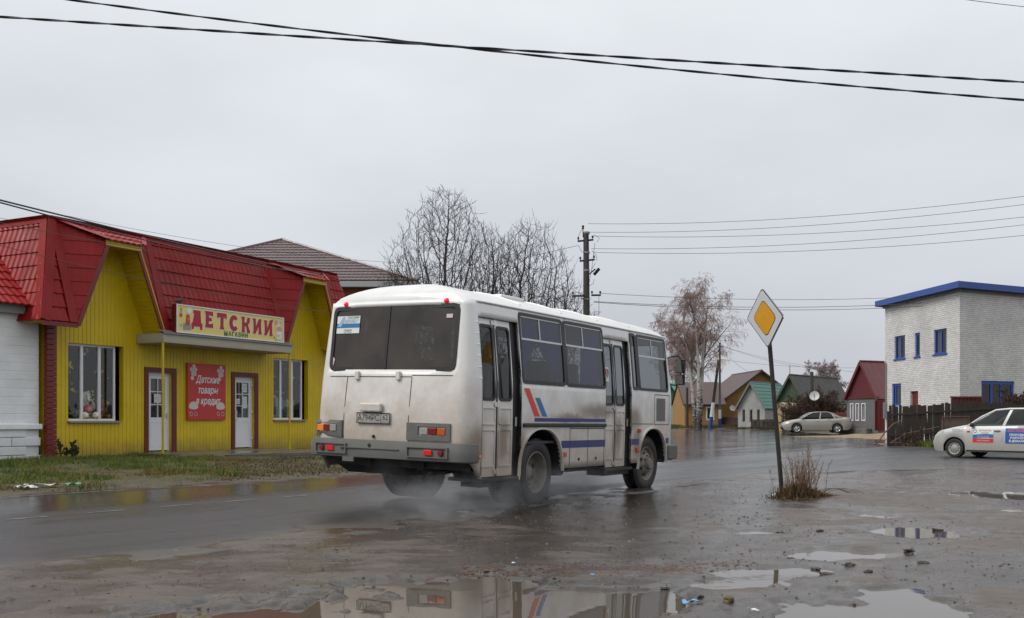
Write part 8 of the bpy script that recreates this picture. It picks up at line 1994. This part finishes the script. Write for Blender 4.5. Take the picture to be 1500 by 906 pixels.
# spray and exhaust behind the bus
def smoke(name, ells, dens, label):
    mb = MB(); 
    lo = Vector((1e9,)*3); hi = -lo
    for c, r3 in ells:
        p = bus.matrix_world @ Vector(c) if False else None
    m = bpy.data.materials.new(name+'_volume'); m.use_nodes = True; nt = m.node_tree; N = nt.nodes; L = nt.links; N.remove(N['Principled BSDF']); out = N['Material Output']
    v = N.new('ShaderNodeVolumePrincipled'); v.inputs['Color'].default_value = (.78, .78, .80, 1); v.inputs['Anisotropy'].default_value = .2
    geo = N.new('ShaderNodeTexCoord'); acc = None
    def vmath(op, a, b_=None, out_=0):
        q = N.new('ShaderNodeVectorMath'); q.operation = op
        (L.new(a, q.inputs[0]) if not isinstance(a, tuple) else setattr(q.inputs[0], 'default_value', a))
        if b_ is not None: (L.new(b_, q.inputs[1]) if not isinstance(b_, tuple) else setattr(q.inputs[1], 'default_value', b_))
        return q.outputs[1] if op == 'LENGTH' else q.outputs[0]
    n = N.new('ShaderNodeTexNoise'); n.inputs['Scale'].default_value = 2.6; n.inputs['Detail'].default_value = 8; n.inputs['Roughness'].default_value = .6; n.inputs['Distortion'].default_value = .6; L.new(geo.outputs['Object'], n.inputs['Vector'])
    for c, r3 in ells:
        d = vmath('SUBTRACT', geo.outputs['Object'], tuple(c)); d = vmath('MULTIPLY', d, tuple(1/x for x in r3)); ln_ = vmath('LENGTH', d)
        mr = N.new('ShaderNodeMapRange'); mr.interpolation_type = 'SMOOTHSTEP'; mr.inputs[1].default_value = 1; mr.inputs[2].default_value = .1; mr.inputs[3].default_value = 0; mr.inputs[4].default_value = 1; L.new(ln_, mr.inputs[0])
        if acc is None: acc = mr.outputs[0]
        else: a = N.new('ShaderNodeMath'); a.operation = 'ADD'; L.new(acc, a.inputs[0]); L.new(mr.outputs[0], a.inputs[1]); acc = a.outputs[0]
    nr = N.new('ShaderNodeMapRange'); nr.inputs[1].default_value = .42; nr.inputs[2].default_value = .72; nr.inputs[3].default_value = 0; nr.inputs[4].default_value = 1; L.new(n.outputs['Fac'], nr.inputs[0])
    mu = N.new('ShaderNodeMath'); mu.operation = 'MULTIPLY'; L.new(acc, mu.inputs[0]); L.new(nr.outputs[0], mu.inputs[1])
    m2 = N.new('ShaderNodeMath'); m2.operation = 'MULTIPLY'; m2.inputs[1].default_value = dens; L.new(mu.outputs[0], m2.inputs[0]); L.new(m2.outputs[0], v.inputs['Density']); L.new(v.outputs[0], out.inputs['Volume'])
    for c, r3 in ells:
        for i in range(3): lo[i] = min(lo[i], c[i]-r3[i]); hi[i] = max(hi[i], c[i]+r3[i])
    lo.z = max(lo.z, .03); mb.box(lo.x, hi.x, lo.y, hi.y, lo.z, hi.z); o = mb.build(name, m); o.location = (BO[0], BO[1], 0); o.rotation_euler = (0, 0, math.pi/2-AL); tag(o, kind='stuff'); o['label'] = label
smoke('exhaust_smoke', [((-.9, -1.0, .25), (1.3, .8, .55)), ((-1.3, -.2, .35), (1.0, 1.0, .6)), ((0.2, -1.5, .15), (1.0, .6, .5)), ((-2.4, -1.3, .15), (1.5, 1.1, .45)), ((1.6, -1.2, .2), (1.0, .6, .4))], 1.6, 'pale exhaust vapour and spray behind the rear wheels of the bus')
# ================================================================ LIGHT, SKY, CAMERA
w = bpy.data.worlds.new('World'); sc.world = w; w.use_nodes = True; nt = w.node_tree; N = nt.nodes; L = nt.links
bg = N['Background']; bg.inputs['Strength'].default_value = .1
SUN_EL, SUN_AZ = R(48), R(246)     # azimuth from +Y, clockwise: to the photographer's left
sky = N.new('ShaderNodeTexSky'); sky.sky_type = 'NISHITA'; sky.sun_disc = False; sky.sun_elevation = SUN_EL; sky.sun_rotation = SUN_AZ; sky.air_density = 1; sky.dust_density = 4
tc = N.new('ShaderNodeTexCoord'); sp = N.new('ShaderNodeSeparateXYZ'); L.new(tc.outputs['Generated'], sp.inputs[0])
cr = N.new('ShaderNodeValToRGB'); L.new(sp.outputs['Z'], cr.inputs[0]); e = cr.color_ramp.elements
while len(e) < 5: e.new(.5)
for i, (p, c) in enumerate(((0, (.46, .474, .512)), (.10, (.465, .480, .520)), (.25, (.545, .566, .60)), (.42, (.68, .705, .73)), (1, (.92, .94, .95)))): e[i].position = p; e[i].color = (*c, 1)
mp = N.new('ShaderNodeMapping'); mp.inputs['Scale'].default_value = (1.2, 1.2, 3.2); L.new(tc.outputs['Generated'], mp.inputs[0])
n = N.new('ShaderNodeTexNoise'); n.inputs['Scale'].default_value = 1.6; n.inputs['Detail'].default_value = 5; n.inputs['Roughness'].default_value = .5; L.new(mp.outputs[0], n.inputs['Vector'])
mr = N.new('ShaderNodeMapRange'); mr.inputs[1].default_value = .3; mr.inputs[2].default_value = .7; mr.inputs[3].default_value = 9.1; mr.inputs[4].default_value = 11.3; L.new(n.outputs['Fac'], mr.inputs[0])
vm = N.new('ShaderNodeVectorMath'); vm.operation = 'SCALE'; L.new(cr.outputs[0], vm.inputs[0]); L.new(mr.outputs[0], vm.inputs['Scale'])
mx = N.new('ShaderNodeMix'); mx.data_type = 'RGBA'; mx.inputs[0].default_value = .94; L.new(sky.outputs[0], mx.inputs[6]); L.new(vm.outputs[0], mx.inputs[7]); L.new(mx.outputs[2], bg.inputs['Color'])
sd_ = bpy.data.lights.new('overcast_sun', 'SUN'); sd_.energy = 1.5; sd_.angle = R(25); sd_.color = (1, .97, .93)
so = bpy.data.objects.new('overcast_sun', sd_); COL.objects.link(so)
dv = Vector((math.sin(SUN_AZ)*math.cos(SUN_EL), math.cos(SUN_AZ)*math.cos(SUN_EL), math.sin(SUN_EL))); so.rotation_euler = dv.to_track_quat('Z', 'Y').to_euler()
cam = bpy.data.cameras.new('camera'); cam.sensor_width = 36; cam.lens = 36.0*F0/1500; cam.shift_y = (CY-453)/1500; cam.clip_end = 3000; cam.clip_start = .05
co = bpy.data.objects.new('camera', cam); COL.objects.link(co); co.location = (0, 0, HC); co.rotation_euler = (R(90), 0, 0); sc.camera = co
sc.view_settings.view_transform = 'Standard'; sc.view_settings.look = 'None'; sc.view_settings.exposure = .38; sc.view_settings.gamma = 1
sc.cycles.use_denoising = True; sc.cycles.max_bounces = 6; sc.cycles.transparent_max_bounces = 12; sc.cycles.volume_bounces = 0
sc.render.resolution_x = 1024; sc.render.resolution_y = 618
